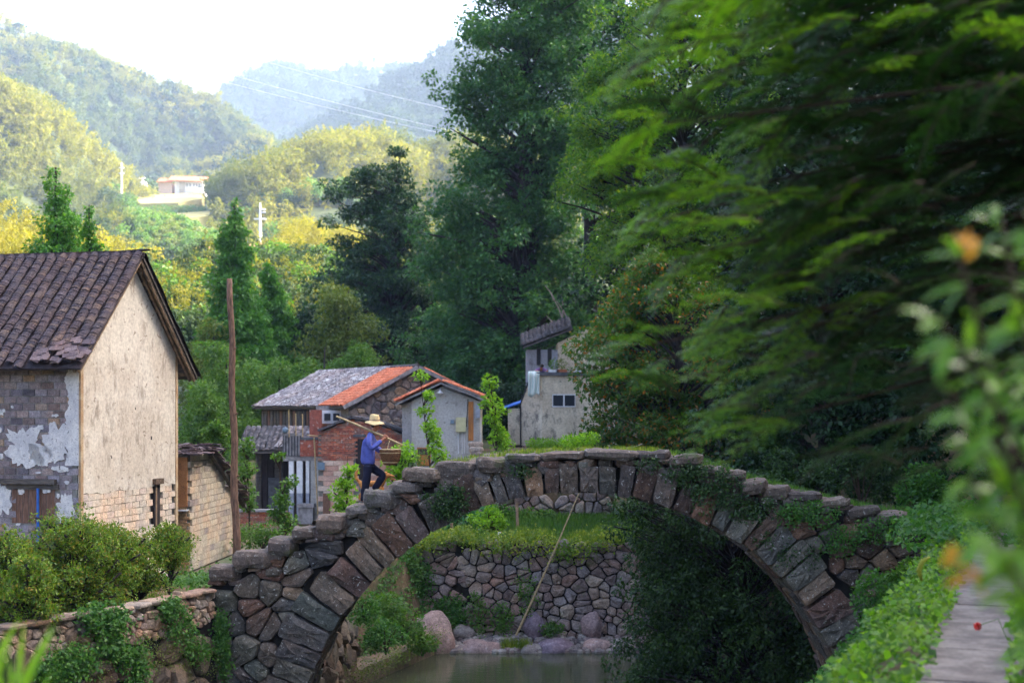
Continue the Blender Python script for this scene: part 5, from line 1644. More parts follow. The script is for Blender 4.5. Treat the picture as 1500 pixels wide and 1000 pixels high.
# blanket over the parapet
mb = MB(); V = []; nn_ = 9
for r in range(10):
    for c in range(nn_):
        V.append((X2(773 + c * 2.1 + (0.4 if r else 1)), Yd - 0.16 - 0.05 * math.sin(c * 1.5 + r * .2) - 0.02 * r / 9 + (0.25 if r == 0 else 0), Z2(544 + (r * 3.9) + (3 * math.sin(c * 0.8) if r == 9 else 0)) + (0.0)))
Fq = [[r * nn_ + c, r * nn_ + c + 1, (r + 1) * nn_ + c + 1, (r + 1) * nn_ + c] for r in range(9) for c in range(nn_ - 1)]
bl = mk('blanket', V, Fq, M['blanket'], None, True)
sd2 = bl.modifiers.new('thick', 'SOLIDIFY'); sd2.thickness = 0.02
tag(bl, 'pale green patterned blanket hanging over the terrace edge', 'blanket')
# pots
for i, (px, c_, s, fl) in enumerate(((811, 'white_paint', 0.16, 'leaf_mid'), (823, 'terracotta', 0.17, 'leaf_olive'), (849, 'white_paint', 0.15, 'leaf_turning'))):
    p = Vector((X2(px), Yd + 0.15, Z2(545)))
    t = thing('potted_plant', ['round green plant in a pale trough beside the leaning person', 'sparse plant in a red clay pot, middle of the terrace pots', 'tall thin plant in a white trough at the right end of the terrace'][i], 'plant', p, 'pots on the terrace edge')
    mb = MB(); mb.box((p.x - s * 1.4, p.y - 0.1, p.z), (p.x + s * 1.4, p.y + 0.12, p.z + 0.13)); mb.build('pot', M[c_], t)
    mkq('foliage', clump((p.x, p.y, p.z + 0.36), (0.22, 0.2, 0.26), 160, 0.09, 0.6), M[fl], t, kind='stuff')
uh = thing('upper_house', 'weathered grey house with a slanting dark roof above the terrace', 'house', (4.0, 71, 5))
Yu = 70.0
X3 = lambda px: (px - 750) * Yu / F
Z3 = lambda py: CZ - (py - 600) * Yu / F
mb = MB(); mb.box((X3(771), Yu, 5), (X3(817), Yu + 3, Z3(512))); mb.build('left_wall', M['render_blue'], uh)
mb = MB(); mb.prism([(X3(817), Yu - 0.01, 5), (X3(905), Yu - 0.01, 5), (X3(905), Yu - .01, Z3(505)), (X3(860), Yu - .01, Z3(482)), (X3(817), Yu - .01, Z3(502))], (0, 3, 0)); mb.build('gable_wall', M['render_tan'], uh)
for l, r in ((786, 792), (802, 808)):
    window_on(uh, (0, Yu, 0), (1, 0, 0), (0, -1, 0), X3(l), X3(r), Z3(535), Z3(510), M['wood_grey'], M['black'], 0, 0.03)
a = Vector((X3(766), Yu - 0.4, Z3(511))); b = Vector((X3(838), Yu - 0.4, Z3(484)))
mb = MB(); mb.obox(a, b - a, (0, 3.5, 0.8), (0, 0, 0.06)); mb.build('roof_boarding', M['wood_grey'], uh)
tile_roof(uh, a + Vector((0, 0.02, 0.09)), b - a, (0, 1, 0.23), 12, 0.22, 26, 0.13, 0.11, M['slate_dark'], 0, 0.2, 0.015, name='slate', jit=1.4)

# low orange brick wall by the pole and the pinkish bank above the terrace
gw = thing('garden_wall', 'low orange brick garden wall with a pale coping right of the wooden pole', 'wall', W(385, 760, 50))
brick_wall(gw, (0, 50, 0), 0, W(352, 700, 50).x, W(418, 700, 50).x, 2.85, 3.42, 0.22, 0.08, lambda u, z: True, M['red_brick'], 0.05, 0.01, 200, 'brick')
mb = MB(); mb.box((W(350, 0, 50).x, 49.9, 3.42), (W(420, 0, 50).x, 50.25, 3.5)); mb.build('coping', M['concrete'], gw)
mb = MB(); mb.box((W(350, 0, 50).x, 49.88, 2.6), (W(420, 0, 50).x, 50.2, 2.86)); mb.build('footing', M['pale_stone'], gw)
pw = thing('upper_terrace_wall', 'rough pink-brown stone bank above the grass ledge, under the crown of the arch', 'wall', W(800, 780, 51))
st = masonry(Frame((0, 50.6, 0), (1, 0, 0), (0, 0.1, 1), (0, -1, 0)), lambda u, v: W(690, 0, 51).x < u < W(900, 0, 51).x and 3.1 < v < 4.15 + 0.12 * math.sin(u * 3), W(690, 0, 51).x, W(900, 0, 51).x, 3.1, 4.3, 0.3, 1.1, 0.02, 0.1, 0.2)
put_stones(st, pw, M['bank_stone'], 'stone', 120)
mb = MB(); mb.box((W(690, 0, 51).x, 51.12, 3.0), (W(900, 0, 51).x, 52.0, 4.15)); mb.build('earth_core', M['earth'], pw)
# wall of stones before the village between cottage and terrace house (seen over the deck)
# ---------------------------------------------------------------- far farmhouses on the hill
Yf = 500.0
ff = thing('hill_farmhouse', 'white-walled farmhouse with a long pink roof on the hill terrace', 'house', W(275, 283, Yf))
XF = lambda px: (px - 750) * Yf / F
ZF = lambda py: CZ - (py - 600) * Yf / F
g_ = ZF(292)
def farbox(l, t, r, b, dy, th, mat, name, par=ff):
    mb = MB(); mb.box((XF(l), Yf + dy, ZF(b)), (XF(r), Yf + dy + th, ZF(t))); return mb.build(name, mat, par)
farbox(256, 266, 297, 284, 0, 8, M['white_paint'], 'wall')
farbox(263, 266, 271, 284, -0.4, 1, M['render_grey'], 'wall')
mb = MB(); mb.obox((XF(247), Yf - 1, ZF(266)), (XF(296) - XF(247), 0, -0.3), (0, 5, 2.2), (0, 0, 0.4)); mb.build('roof', M['red_tile'], ff)
mb = MB(); mb.obox((XF(272), Yf + 6, ZF(261)), (XF(300) - XF(272), 0, -0.3), (0, 5, 2.0), (0, 0, 0.4)); mb.build('roof', M['red_tile'], ff)
for i, px in enumerate((273, 277.5, 283, 287, 291)):
    farbox(px, 269, px + 2.2, 273.5, -0.1, 0.3, M['grey_paint'], 'window')
farbox(279, 279, 297, 283.5, -1.2, 1.0, M['white_paint'], 'terrace_rail')
fb = thing('hill_farmhouse', 'small pink-walled farmhouse left of the larger one on the hill terrace', 'house', W(242, 283, Yf))
farbox(232, 268, 252, 284, 0, 7, M['pink_block'], 'wall', fb)
mb = MB(); mb.obox((XF(231), Yf - 1, ZF(268)), (XF(253) - XF(231), 0, 0), (0, 4, 1.6), (0, 0, 0.4)); mb.build('roof', M['red_tile'], fb)
fc = thing('hill_farmhouse', 'white farmhouse standing leftmost on the hill terrace', 'house', W(207, 283, Yf))
farbox(201, 264, 209, 274, 0, 6, M['white_paint'], 'wall', fc); farbox(207, 271, 214, 280, -1, 5, M['white_paint'], 'wall', fc)
mb = MB(); mb.obox((XF(200), Yf - 1, ZF(264)), (XF(210) - XF(200), 0, 0), (0, 4, 1.2), (0, 0, 0.3)); mb.build('roof', M['concrete'], fc)
# terraces below the houses (yellow field) and the red cut in the slope
mb = MB(); mb.prism([W(195, 285, 498), W(300, 283, 498), W(296, 291, 470), W(262, 297, 440), W(205, 298, 440)], (0, 0, -9)); o = mb.build('terraced_field', M['field'], None); o['kind'] = 'structure'
mb = MB(); mb.prism([W(228, 315, 380), W(318, 308, 395), W(312, 316, 360), W(235, 322, 350)], (0, 0, -7)); o = mb.build('terraced_field', M['field'], None); o['kind'] = 'structure'
mb = MB(); mb.prism([W(272, 374, 262), W(285, 362, 268), W(330, 357, 272), W(395, 356, 272), W(402, 366, 266), W(405, 374, 262), (W(405, 374, 262) + Vector((0, -4, -2))), (W(272, 374, 262) + Vector((0, -4, -2)))], (0, 3, -7))
o = mb.build('bare_red_earth', M['red_earth'], None); o['kind'] = 'structure'
# pylon, pole and wires
py = thing('power_pylon', 'white power pylon with short cross arms standing in the valley', 'pylon', W(381, 338, 330))
a = W(381, 338, 330); b = W(381, 297, 330)
mb = MB(); mb.tube([a - Vector((0, 0, 3)), b], [0.5, 0.22], 6); mb.build('mast', M['pvc'], py)
for yy, w_ in ((307, 5), (311, 5), (321, 9)):
    p = W(381 - (w_ if yy > 315 else 0), yy, 330); q = W(381 + w_ + (3 if yy < 315 else 0), yy, 330)
    mb = MB(); mb.tube([p, q], 0.2, 5); mb.build('cross_arm', M['pvc'], py)
pq = thing('power_pole', 'thin pale power pole on the slope left of the hill farmhouses', 'pole', W(178, 283, 450))
mb = MB(); mb.tube([W(178, 290, 450), W(178, 238, 450)], [0.4, 0.2], 6); mb.build('mast', M['pvc'], pq)
for yy in (246, 254):
    mb = MB(); mb.tube([W(174.5, yy, 450), W(182, yy, 450)], 0.2, 5); mb.build('cross_arm', M['pvc'], pq)
for i, (x0, y0, x1, y1, sag) in enumerate(((395, 92, 700, 170, 3), (340, 110, 700, 200, 3), (328, 120, 700, 206, 3))):
    mb = MB()
    pts = []
    for k in range(25):
        f = k / 24
        pts.append(W(x0 + (x1 - x0) * f, y0 + (y1 - y0) * f + sag * 4 * f * (1 - f), 700 - 150 * f))
    mb.tube(pts, 0.1, 4)
    tag(mb.build('power_line', M['cable'], None), ['highest power line crossing in front of the blue mountain', 'middle power line crossing in front of the blue mountain', 'lowest power line crossing in front of the blue mountain'][i], 'power line', 'power lines over the valley')
#@@PART6
# ---------------------------------------------------------------- trees
px_tree('conifer', 'dark conifer behind the farmhouse roof, the taller of the two', 'tree', 52, [(241, 74, 86), (255, 68, 92), (275, 66, 98), (300, 62, 106), (330, 54, 116), (360, 42, 128), (400, 34, 138), (470, 30, 145)], (82, 80, 245), 'leaf_fir',
        260, 0.42, 60, 0.16, 0.16, 'conifers behind the farmhouse', 0.6, 0.35, 0.5, fill=0.55, cr_tip=0.3, per_bough=2)
px_tree('conifer', 'dark conifer behind the farmhouse roof, the shorter thin one', 'tree', 50, [(296, 127, 133), (320, 122, 139), (345, 119, 144), (375, 114, 154), (430, 110, 158)], (131, 130, 300), 'leaf_fir',
        110, 0.3, 50, 0.14, 0.1, 'conifers behind the farmhouse', 0.6, 0.35, 0.5, fill=0.55, cr_tip=0.3, per_bough=2)
px_tree('redwood', 'tall narrow green conifer rising above the top of the wooden pole', 'tree', 82, [(296, 336, 347), (315, 330, 353), (340, 325, 362), (370, 318, 368), (400, 314, 374), (440, 302, 384), (480, 292, 396), (530, 280, 408), (590, 280, 410)], (345, 342, 300), 'leaf_fir',
        620, 0.6, 80, 0.24, 0.3, None, 0.55, 0.4, 0.5, fill=0.45, cr_tip=0.3, per_bough=2)
px_tree('redwood', 'smaller green conifer just right of the tall narrow one', 'tree', 86, [(382, 388, 396), (400, 382, 404), (425, 378, 412), (455, 372, 422), (490, 362, 432), (560, 355, 440)], (393, 392, 386), 'leaf_fir',
        380, 0.55, 80, 0.24, 0.2, None, 0.55, 0.4, 0.5, fill=0.45, cr_tip=0.3, per_bough=2)
# spreading old tree with open layers
px_tree('old_tree', 'dark old tree with open spreading layers of boughs, left of the giant', 'tree', 98, [(216, 578, 606), (235, 560, 610), (255, 505, 612), (275, 462, 622), (300, 460, 645), (330, 480, 650), (360, 478, 648), (390, 455, 655), (415, 440, 655), (440, 430, 655), (470, 425, 660), (510, 425, 665), (550, 430, 665)], (572, 585, 300), 'leaf_pine',
        560, 0.9, 130, 0.26, 0.5, None, 0.42, 0.15, 0.55, fill=0.3, limbs=0.45, per_bough=4)
# giant tree: three leafy masses on one trunk
px_tree('giant_tree', 'huge dark green tree filling the middle, its trunk showing through the gaps', 'tree', 86, [(-60, 690, 880), (0, 680, 900), (30, 668, 905), (60, 652, 905), (95, 640, 905), (130, 636, 905), (160, 640, 900), (195, 648, 905), (225, 656, 890), (250, 640, 880), (285, 620, 880), (330, 604, 880), (380, 590, 885), (430, 600, 890), (480, 612, 890), (530, 622, 895), (580, 640, 900)], (768, 775, -40), 'leaf_giant',
        1500, 0.9, 120, 0.24, 0.75, None, 0.7, 0.2, 0.6, fill=0.35, limbs=0.15, depth=0.6)
px_tree('tall_tree', 'tall tree behind the giant, its thin crown letting the sky through', 'tree', 96, [(-80, 800, 960), (0, 790, 960), (60, 800, 965), (120, 815, 965), (200, 830, 960), (300, 830, 960)], (868, 850, -60), 'leaf_giant',
        420, 0.9, 100, 0.25, 0.6, None, 0.7, 0.2, 0.6, fill=0.35, limbs=0.3)
# right-hand broadleaf, the sunlight on its tips put into the leaf colour
px_tree('maple_tree', 'broadleaf tree right of the giant, sunlight put into its leaf colour', 'tree', 58, [(-60, 905, 1160), (0, 895, 1160), (60, 885, 1160), (100, 862, 1160), (140, 824, 1160), (180, 818, 1160), (230, 816, 1150), (290, 822, 1150), (330, 838, 1150), (370, 850, 1150), (430, 860, 1150), (480, 880, 1150)], (1010, 1000, -30), 'leaf_maple',
        900, 0.62, 120, 0.165, 0.4, None, 0.75, 0.15, 0.65, fill=0.5, limbs=0.3)
px_tree('turning_tree', 'low broadleaf tree with a few orange leaves beside the terrace house', 'tree', 47, [(370, 925, 980), (400, 900, 1030), (430, 878, 1080), (470, 852, 1110), (505, 842, 1130), (540, 826, 1140), (580, 836, 1150), (615, 840, 1160), (650, 836, 1170), (690, 868, 1180), (720, 900, 1180)], (1000, 990, 400), 'leaf_turning',
        620, 0.5, 130, 0.14, 0.3, None, 0.75, 0.15, 0.6, fill=0.55, limbs=0.3)
# deep shade of evergreen trees behind the right half
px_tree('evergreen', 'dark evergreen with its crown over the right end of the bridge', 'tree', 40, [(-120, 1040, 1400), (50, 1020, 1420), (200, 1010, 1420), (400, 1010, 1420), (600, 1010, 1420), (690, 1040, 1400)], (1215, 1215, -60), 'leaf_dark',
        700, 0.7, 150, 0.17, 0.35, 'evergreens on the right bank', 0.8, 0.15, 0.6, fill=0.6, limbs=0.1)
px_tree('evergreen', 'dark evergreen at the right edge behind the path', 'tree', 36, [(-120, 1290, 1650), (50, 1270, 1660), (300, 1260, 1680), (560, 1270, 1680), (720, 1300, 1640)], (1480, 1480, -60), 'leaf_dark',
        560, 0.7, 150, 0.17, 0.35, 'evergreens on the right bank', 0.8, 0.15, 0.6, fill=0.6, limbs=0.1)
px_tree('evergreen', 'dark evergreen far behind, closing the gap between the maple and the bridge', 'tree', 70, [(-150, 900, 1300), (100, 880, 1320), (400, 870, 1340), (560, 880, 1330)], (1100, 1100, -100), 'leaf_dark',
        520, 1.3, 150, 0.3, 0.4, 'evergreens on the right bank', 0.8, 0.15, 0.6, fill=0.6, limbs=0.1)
# overhanging tree seen through the arch
px_tree('overhanging_tree', 'dark leafy boughs hanging to the water under the right half of the arch', 'tree', 34, [(700, 880, 1180), (735, 868, 1200), (765, 880, 1210), (790, 900, 1215), (820, 892, 1220), (850, 905, 1220), (880, 912, 1230), (910, 905, 1235), (940, 890, 1240), (965, 880, 1240), (985, 872, 1240), (1010, 905, 1240)], (1150, 1050, 720), 'leaf_ivy',
        900, 0.34, 120, 0.095, 0.14, None, 1.0, 0.5, 0.55, fill=0.5, limbs=0.35, cr_tip=0.45)
for i, (a, b, c, d) in enumerate(((905, 745, 880, 830), (930, 800, 885, 985), (1000, 850, 950, 1000), (960, 900, 905, 1000), (1050, 860, 1060, 995), (1120, 880, 1115, 990))):
    pass
# middle-ground bushes and rounded trees behind the village
mids = [
    ('bamboo_clump', 'feathery light green bamboo between farmhouse and conifer', 74, [(500, 330, 350), (512, 300, 375), (540, 285, 395), (580, 272, 405), (640, 262, 405), (690, 262, 400)], 'leaf_mid', 200, 0.6),
    ('round_tree', 'soft pale green tree just right of the farmhouse gable', 80, [(480, 285, 325), (505, 268, 345), (540, 258, 360), (600, 255, 370)], 'leaf_olive', 110, 0.7),
    ('round_tree', 'dense dark tree in the dip behind the wooden pole', 88, [(455, 425, 470), (490, 405, 500), (540, 398, 520), (600, 390, 530)], 'leaf_pine', 170, 0.8),
    ('round_tree', 'olive tree with a rounded crown below the old spreading tree', 84, [(418, 470, 520), (440, 455, 540), (470, 460, 552), (500, 440, 560), (545, 440, 568), (590, 440, 580)], 'leaf_olive', 190, 0.75),
    ('bamboo_clump', 'bright bushy crown directly above the grey slate roof', 78, [(500, 520, 560), (520, 500, 575), (545, 430, 585), (580, 400, 590), (620, 390, 560)], 'leaf_mid', 170, 0.6),
    ('round_tree', 'green bush at the left eave of the slate roof', 76, [(535, 385, 430), (555, 372, 460), (590, 365, 470), (650, 350, 470)], 'leaf_mid', 120, 0.6),
    ('round_tree', 'small light tree in the shade beside the brick shed', 62, [(560, 262, 300), (590, 255, 330), (640, 255, 345), (690, 255, 350)], 'leaf_mid', 110, 0.5),
    ('dark_tree', 'dark thicket behind the orange tiled roof', 90, [(400, 640, 760), (450, 610, 800), (520, 600, 820), (600, 600, 840)], 'leaf_giant', 260, 1.0),
    ('dark_tree', 'dark shrubbery between the grey cottage and the terrace house', 68, [(560, 700, 760), (600, 695, 770), (650, 690, 770)], 'leaf_dark', 120, 0.6),
]
for nm, lb, Y_, pr, mt, nc, cr in mids:
    c0 = pr[-1]
    px_tree(nm, lb, 'tree', Y_, pr, ((c0[1] + c0[2]) / 2, (c0[1] + c0[2]) / 2, pr[0][0] + 8), mt, nc, cr, 120, cr * 0.3, 0.14, None, 0.75, 0.25, 0.5, fill=0.5, limbs=0.1)

# saplings
sap = [
    ('slender bright sapling in front of the grey cottage', 49, [(528, 609, 615), (550, 608, 625), (580, 614, 636), (620, 618, 645), (670, 625, 655)], 'leaf_bright'),
    ('bright bushy sapling right of the grey cottage', 50, [(540, 714, 722), (560, 706, 732), (590, 700, 745), (625, 708, 748), (658, 712, 756)], 'leaf_bright'),
    ('small bright tree behind the steps, left of the walking man', 44, [(668, 505, 513), (690, 496, 524), (715, 488, 530), (748, 484, 532)], 'leaf_bright'),
    ('bright leafy shrub behind the hanging basket', 45, [(655, 572, 605), (668, 562, 606), (685, 560, 604), (705, 565, 600)], 'leaf_bright'),
    ('slender sapling in front of the white columns', 40, [(648, 405, 412), (670, 402, 418), (700, 400, 426), (730, 396, 430), (775, 392, 438)], 'leaf_mid'),
    ('leafy sapling just right of the wooden pole', 42, [(628, 352, 368), (655, 350, 378), (690, 346, 385), (740, 342, 392)], 'leaf_mid'),
    ('pale green sapling growing over the shed roof', 37, [(612, 312, 322), (635, 300, 332), (655, 305, 330)], 'leaf_mid'),
]
for lb, Y_, pr, mt in sap:
    px_tree('sapling', lb, 'tree', Y_, pr, ((pr[-1][1] + pr[-1][2]) / 2, (pr[0][1] + pr[0][2]) / 2, pr[0][0]), mt, 46, 0.2 * Y_ / 45, 34, 0.11 * Y_ / 45, 0.035, 'young trees around the village', 0.9, 0.0, 0.7, fill=0.3, limbs=0.5, bark='bark_brown')

# crape-myrtle shrubs of the garden behind the rubble wall
shr = [
    ('tallest shrub of the garden row, in front of the shuttered window', 24.6, [(742, 60, 120), (765, 20, 165), (790, 5, 190), (820, 0, 205), (850, 10, 195), (872, 40, 180)], 126, 300),
    ('shrub with orange shoots at the left edge of the garden', 23.3, [(770, -40, 40), (795, -60, 70), (830, -60, 80), (865, -50, 70), (890, -40, 60)], 25, 190),
    ('small low shrub in the left corner of the garden', 22.4, [(805, 20, 60), (830, 0, 78), (860, -10, 78), (880, 5, 70)], 61, 110),
    ('shrub with a slanting stem, third from the wooden pole', 26.0, [(775, 165, 215), (792, 150, 245), (815, 145, 250), (840, 155, 240)], 208, 130),
    ('rightmost small round-headed tree of the garden row', 26.6, [(760, 235, 270), (772, 222, 288), (790, 215, 292), (808, 225, 275)], 248, 110),
    ('shrub in the middle of the row, just below the gable corner', 25.4, [(760, 130, 170), (780, 105, 205), (810, 95, 210), (835, 110, 200)], 162, 140),
]
for lb, Y_, pr, tx, nc in shr:
    pr = [(a + 14, b, c) for a, b, c in pr]
    px_tree('garden_shrub', lb, 'shrub', Y_, pr, (tx, (pr[0][1] + pr[0][2]) / 2, pr[0][0] + 6), 'leaf_shrub', int(nc * 1.6), 0.17, 64, 0.055, 0.03, 'row of garden shrubs', 0.8, -0.2, 0.5, fill=0.25, limbs=0.4, bark='bark', depth=0.9)

# ---------------------------------------------------------------- creepers, bushes, grass
def cover(name, label, pts, n, size, mat, spread=0.08, aspect=0.75, up=0.3, droop=0.1, cat='creeper', kind=None):
    """leaf cover over a set of surface points (x,y,z, nx,ny,nz)"""
    A = np.array(pts, float)
    idx = R.randint(0, len(A), n)
    P = A[idx, :3] + R.normal(size=(n, 3)) * spread
    Nn = A[idx, 3:6] + runit(n) * 0.6 + np.array([0, 0, up])
    P = P + A[idx, 3:6] * R.rand(n, 1) * spread * 1.5
    D = runit(n) * 0.9 + A[idx, 3:6] * 0.3 + np.array([0, 0, -droop])
    L = size * (0.6 + 0.7 * R.rand(n))
    o = mkq(name, leaf_quads(P, D, Nn, L, L * aspect), M[mat], None, kind=kind)
    return tag(o, label, None if kind else cat)


def wall_pts(px0, py0, rx, ry, Y, n=160, edge=0.5):
    out = []
    for i in range(n):
        a = random.uniform(0, 2 * PI); r = random.random() ** edge
        r *= 0.75 + 0.5 * mnoise.noise(Vector((math.cos(a) * 1.5 + px0, math.sin(a) * 1.5, py0)))
        p = W(px0 + rx * r * math.cos(a), py0 + ry * r * math.sin(a), Y)
        out.append((p.x, p.y, p.z, 0, -1, 0.15))
    return out


cover('ivy', 'dark ivy cushion on the left flank of the arch below the deck', wall_pts(655, 738, 42, 32, BY - 0.1), 1500, 0.05, 'leaf_ivy', 0.05)
cover('ivy', 'dark ivy hanging over the right shoulder of the arch', wall_pts(1045, 718, 62, 36, BY - 0.1) + wall_pts(1000, 690, 30, 26, BY - 0.1, 60) + wall_pts(1100, 745, 40, 24, BY - 0.1, 80), 3200, 0.05, 'leaf_ivy', 0.06, droop=0.4)
cover('ivy', 'ivy streak running up the voussoirs near the crown', wall_pts(765, 690, 26, 14, BY - 0.12, 60) + wall_pts(950, 680, 26, 18, BY - 0.12, 60), 420, 0.045, 'leaf_ivy', 0.04)
cover('ivy', 'green weeds over the right end of the bridge', wall_pts(1180, 752, 60, 22, BY - 0.12, 90) + wall_pts(1230, 790, 40, 30, BY - 0.12, 60) + wall_pts(1290, 775, 50, 22, BY - 0.2, 60), 2300, 0.05, 'leaf_creeper', 0.06)
# river wall creepers
def riverwall_pt(px, py):
    # walk along the wall's plan line for that column
    best = None
    for (A, B) in (((-10.3, 16.5), (-7.85, 21.6)), ((-7.8, 21.65), (-6.9, 23.4)), ((-6.9, 23.4), (-5.55, 26.35))):
        for k in range(21):
            f = k / 20; x = A[0] + (B[0] - A[0]) * f; y = A[1] + (B[1] - A[1]) * f
            e = abs(750 + x * F / y - px)
            if best is None or e < best[0]: best = (e, x, y)
    _, x, y = best
    z = CZ - (py - 600) * y / F
    return (x + 0.1 + (3.6 - z) * 0.06, y - 0.05, z, 0.85, -0.4, 0.2)
def wallblob(px, py, rx, ry, n=90):
    o = []
    for i in range(n):
        a = random.uniform(0, 2 * PI); r = random.random() ** 0.5 * (0.75 + 0.5 * mnoise.noise(Vector((math.cos(a) * 1.5 + px, math.sin(a) * 1.5, py))))
        o.append(riverwall_pt(px + rx * r * math.cos(a), py + ry * r * math.sin(a)))
    return o
cover('creeper', 'leafy creeper hanging over the left river wall from its top, leftmost patch', wallblob(140, 905, 48, 22) + wallblob(150, 940, 30, 40) + wallblob(180, 975, 26, 40), 4200, 0.062, 'leaf_creeper', 0.07, droop=0.3)
cover('creeper', 'creeper on the middle of the left river wall', wallblob(250, 920, 30, 36) + wallblob(240, 890, 20, 16) + wallblob(275, 950, 30, 20), 2400, 0.055, 'leaf_creeper', 0.06, droop=0.3)
cover('creeper', 'weeds on the river wall next to the foot of the bridge', wallblob(325, 920, 26, 34) + wallblob(360, 965, 26, 45) + wallblob(380, 930, 15, 40), 2600, 0.05, 'leaf_creeper', 0.06, droop=0.3)
cover('creeper', 'low creeper at the bottom of the left river wall below the first patch', wallblob(95, 965, 34, 30) + wallblob(60, 985, 30, 20), 2600, 0.06, 'leaf_creeper', 0.08, droop=0.3)
cover('moss', 'moss over the boulders of the left river wall', wallblob(200, 960, 170, 45, 300), 3600, 0.025, 'leaf_olive', 0.05, kind='stuff')
# bank bushes under the left foot of the arch
def bush(name, label, px, py, Y, r, n, size, mat, cat='bush', group=None, base=None, dr=0.1):
    c = W(px, py, Y)
    t = thing(name, label, cat, (c.x, c.y, c.z - r[2] if base is None else base), group)
    Q = [clump((c.x + random.uniform(-.6, .6) * r[0], c.y + random.uniform(-.5, .5) * r[1], c.z + random.uniform(-.6, .6) * r[2]), (r[0] * .5, r[1] * .5, r[2] * .5), n // 9, size, 0.6, dr) for k in range(9)]
    mb = MB()
    for k in range(6):
        mb.tube([(c.x, c.y, c.z - r[2]), (c.x + random.uniform(-.5, .5) * r[0], c.y + random.uniform(-.3, .3) * r[1], c.z + 0.3 * r[2])], [0.02, 0.008], 4)
    mb.build('stem', M['bark_brown'], t)
    mkq('foliage', np.concatenate(Q), M[mat], t, kind='stuff')
    return t
bush('bank_bush', 'leafy bush on the bank above the concrete ledge', 590, 905, 35.5, (0.75, 0.7, 0.6), 2600, 0.09, 'leaf_mid')
bush('bank_bush', 'low bush tumbling over the boulders beside the arch foot', 565, 930, 33.5, (0.5, 0.5, 0.45), 1500, 0.08, 'leaf_creeper')
bush('bank_bush', 'green bush at the right end of the ledge beside the pink boulder', 615, 935, 38.5, (0.5, 0.5, 0.4), 1300, 0.09, 'leaf_mid')
bush('bank_bush', 'small fern-like bush under the left voussoirs', 535, 890, 32.0, (0.35, 0.4, 0.35), 900, 0.07, 'leaf_creeper')
bush('bush', 'dark rounded bush on the bank behind the orange brick wall', 385, 785, 36, (0.75, 0.6, 0.36), 2200, 0.07, 'leaf_mid')
bush('bush', 'bright bush on the village side above the crown of the bridge', 850, 648, 40, (0.6, 0.5, 0.28), 1500, 0.08, 'leaf_bright')
bush('bush', 'yellow-green bush below the small white window', 815, 655, 58, (1.2, .6, 0.35), 1500, 0.11, 'leaf_bright')
bush('bush', 'dull green bush at the foot of the grey cottage window', 600, 672, 50, (0.6, .5, 0.5), 1100, 0.08, 'leaf_mid')
cover('creeper', 'creeper on the left part of the far terrace wall', wall_pts(610, 855, 34, 44, 42.2) + wall_pts(655, 900, 40, 30, 42.0), 3600, 0.075, 'leaf_creeper', 0.1)
cover('creeper', 'pale green creeper streaks down the middle of the far wall', wall_pts(700, 900, 16, 38, 41.9, 60) + wall_pts(738, 905, 20, 30, 41.9, 60) + wall_pts(770, 870, 16, 40, 41.9, 40), 1500, 0.07, 'leaf_mid', 0.09)
cover('creeper', 'leafy overhang where the far wall meets the arch on the left', wall_pts(590, 830, 36, 26, 41.8), 2200, 0.08, 'leaf_mid', 0.12)
cover('creeper', 'small green plant on the gravel foot of the far wall', wall_pts(808, 920, 18, 9, 41.7, 50), 420, 0.07, 'leaf_mid', 0.06)


cover('bank_growth', 'green undergrowth over the slope above the concrete ledge', [(x_left(y) - u * 1.6, y, float(height(x_left(y) - u * 1.6, y)), 0.6, -.3, .7) for y in np.arange(29, 42, 0.1) for u in (0.1, .25, .4, .55, .7, .85, 1.0, 1.2, 1.5, 1.9)], 22000, 0.085, 'leaf_creeper', 0.14, kind='stuff')
cover('ledge_moss', 'moss and weeds along the concrete ledge', [(-4.2 + (y - 33.5) * 0.27 + 0.1, y, 0.45, 0.3, 0, 1) for y in np.arange(33.3, 41, 0.05)], 2600, 0.05, 'leaf_olive', 0.15, kind='stuff')


def grass(name, label, region, n, h, w, mat, zf=None, lean=0.35, kind='stuff'):
    """region(n)->x,y arrays"""
    x, y = region(n); z = height(x, y) if zf is None else zf(x, y)
    m = len(x)
    P = np.stack([x, y, z], 1)
    a = R.rand(m) * 2 * PI
    D = np.stack([np.cos(a) * lean, np.sin(a) * lean, np.ones(m)], 1) + R.normal(size=(m, 3)) * 0.15
    L = h * (0.5 + 0.8 * R.rand(m))
    Nn = np.stack([np.cos(a), np.sin(a), np.zeros(m)], 1)
    q = leaf_quads(P, D, Nn, L, np.full(m, w) * (0.7 + 0.6 * R.rand(m)), 0.05)
    return tag(mkq(name, q, M[mat], None, kind=kind), label)


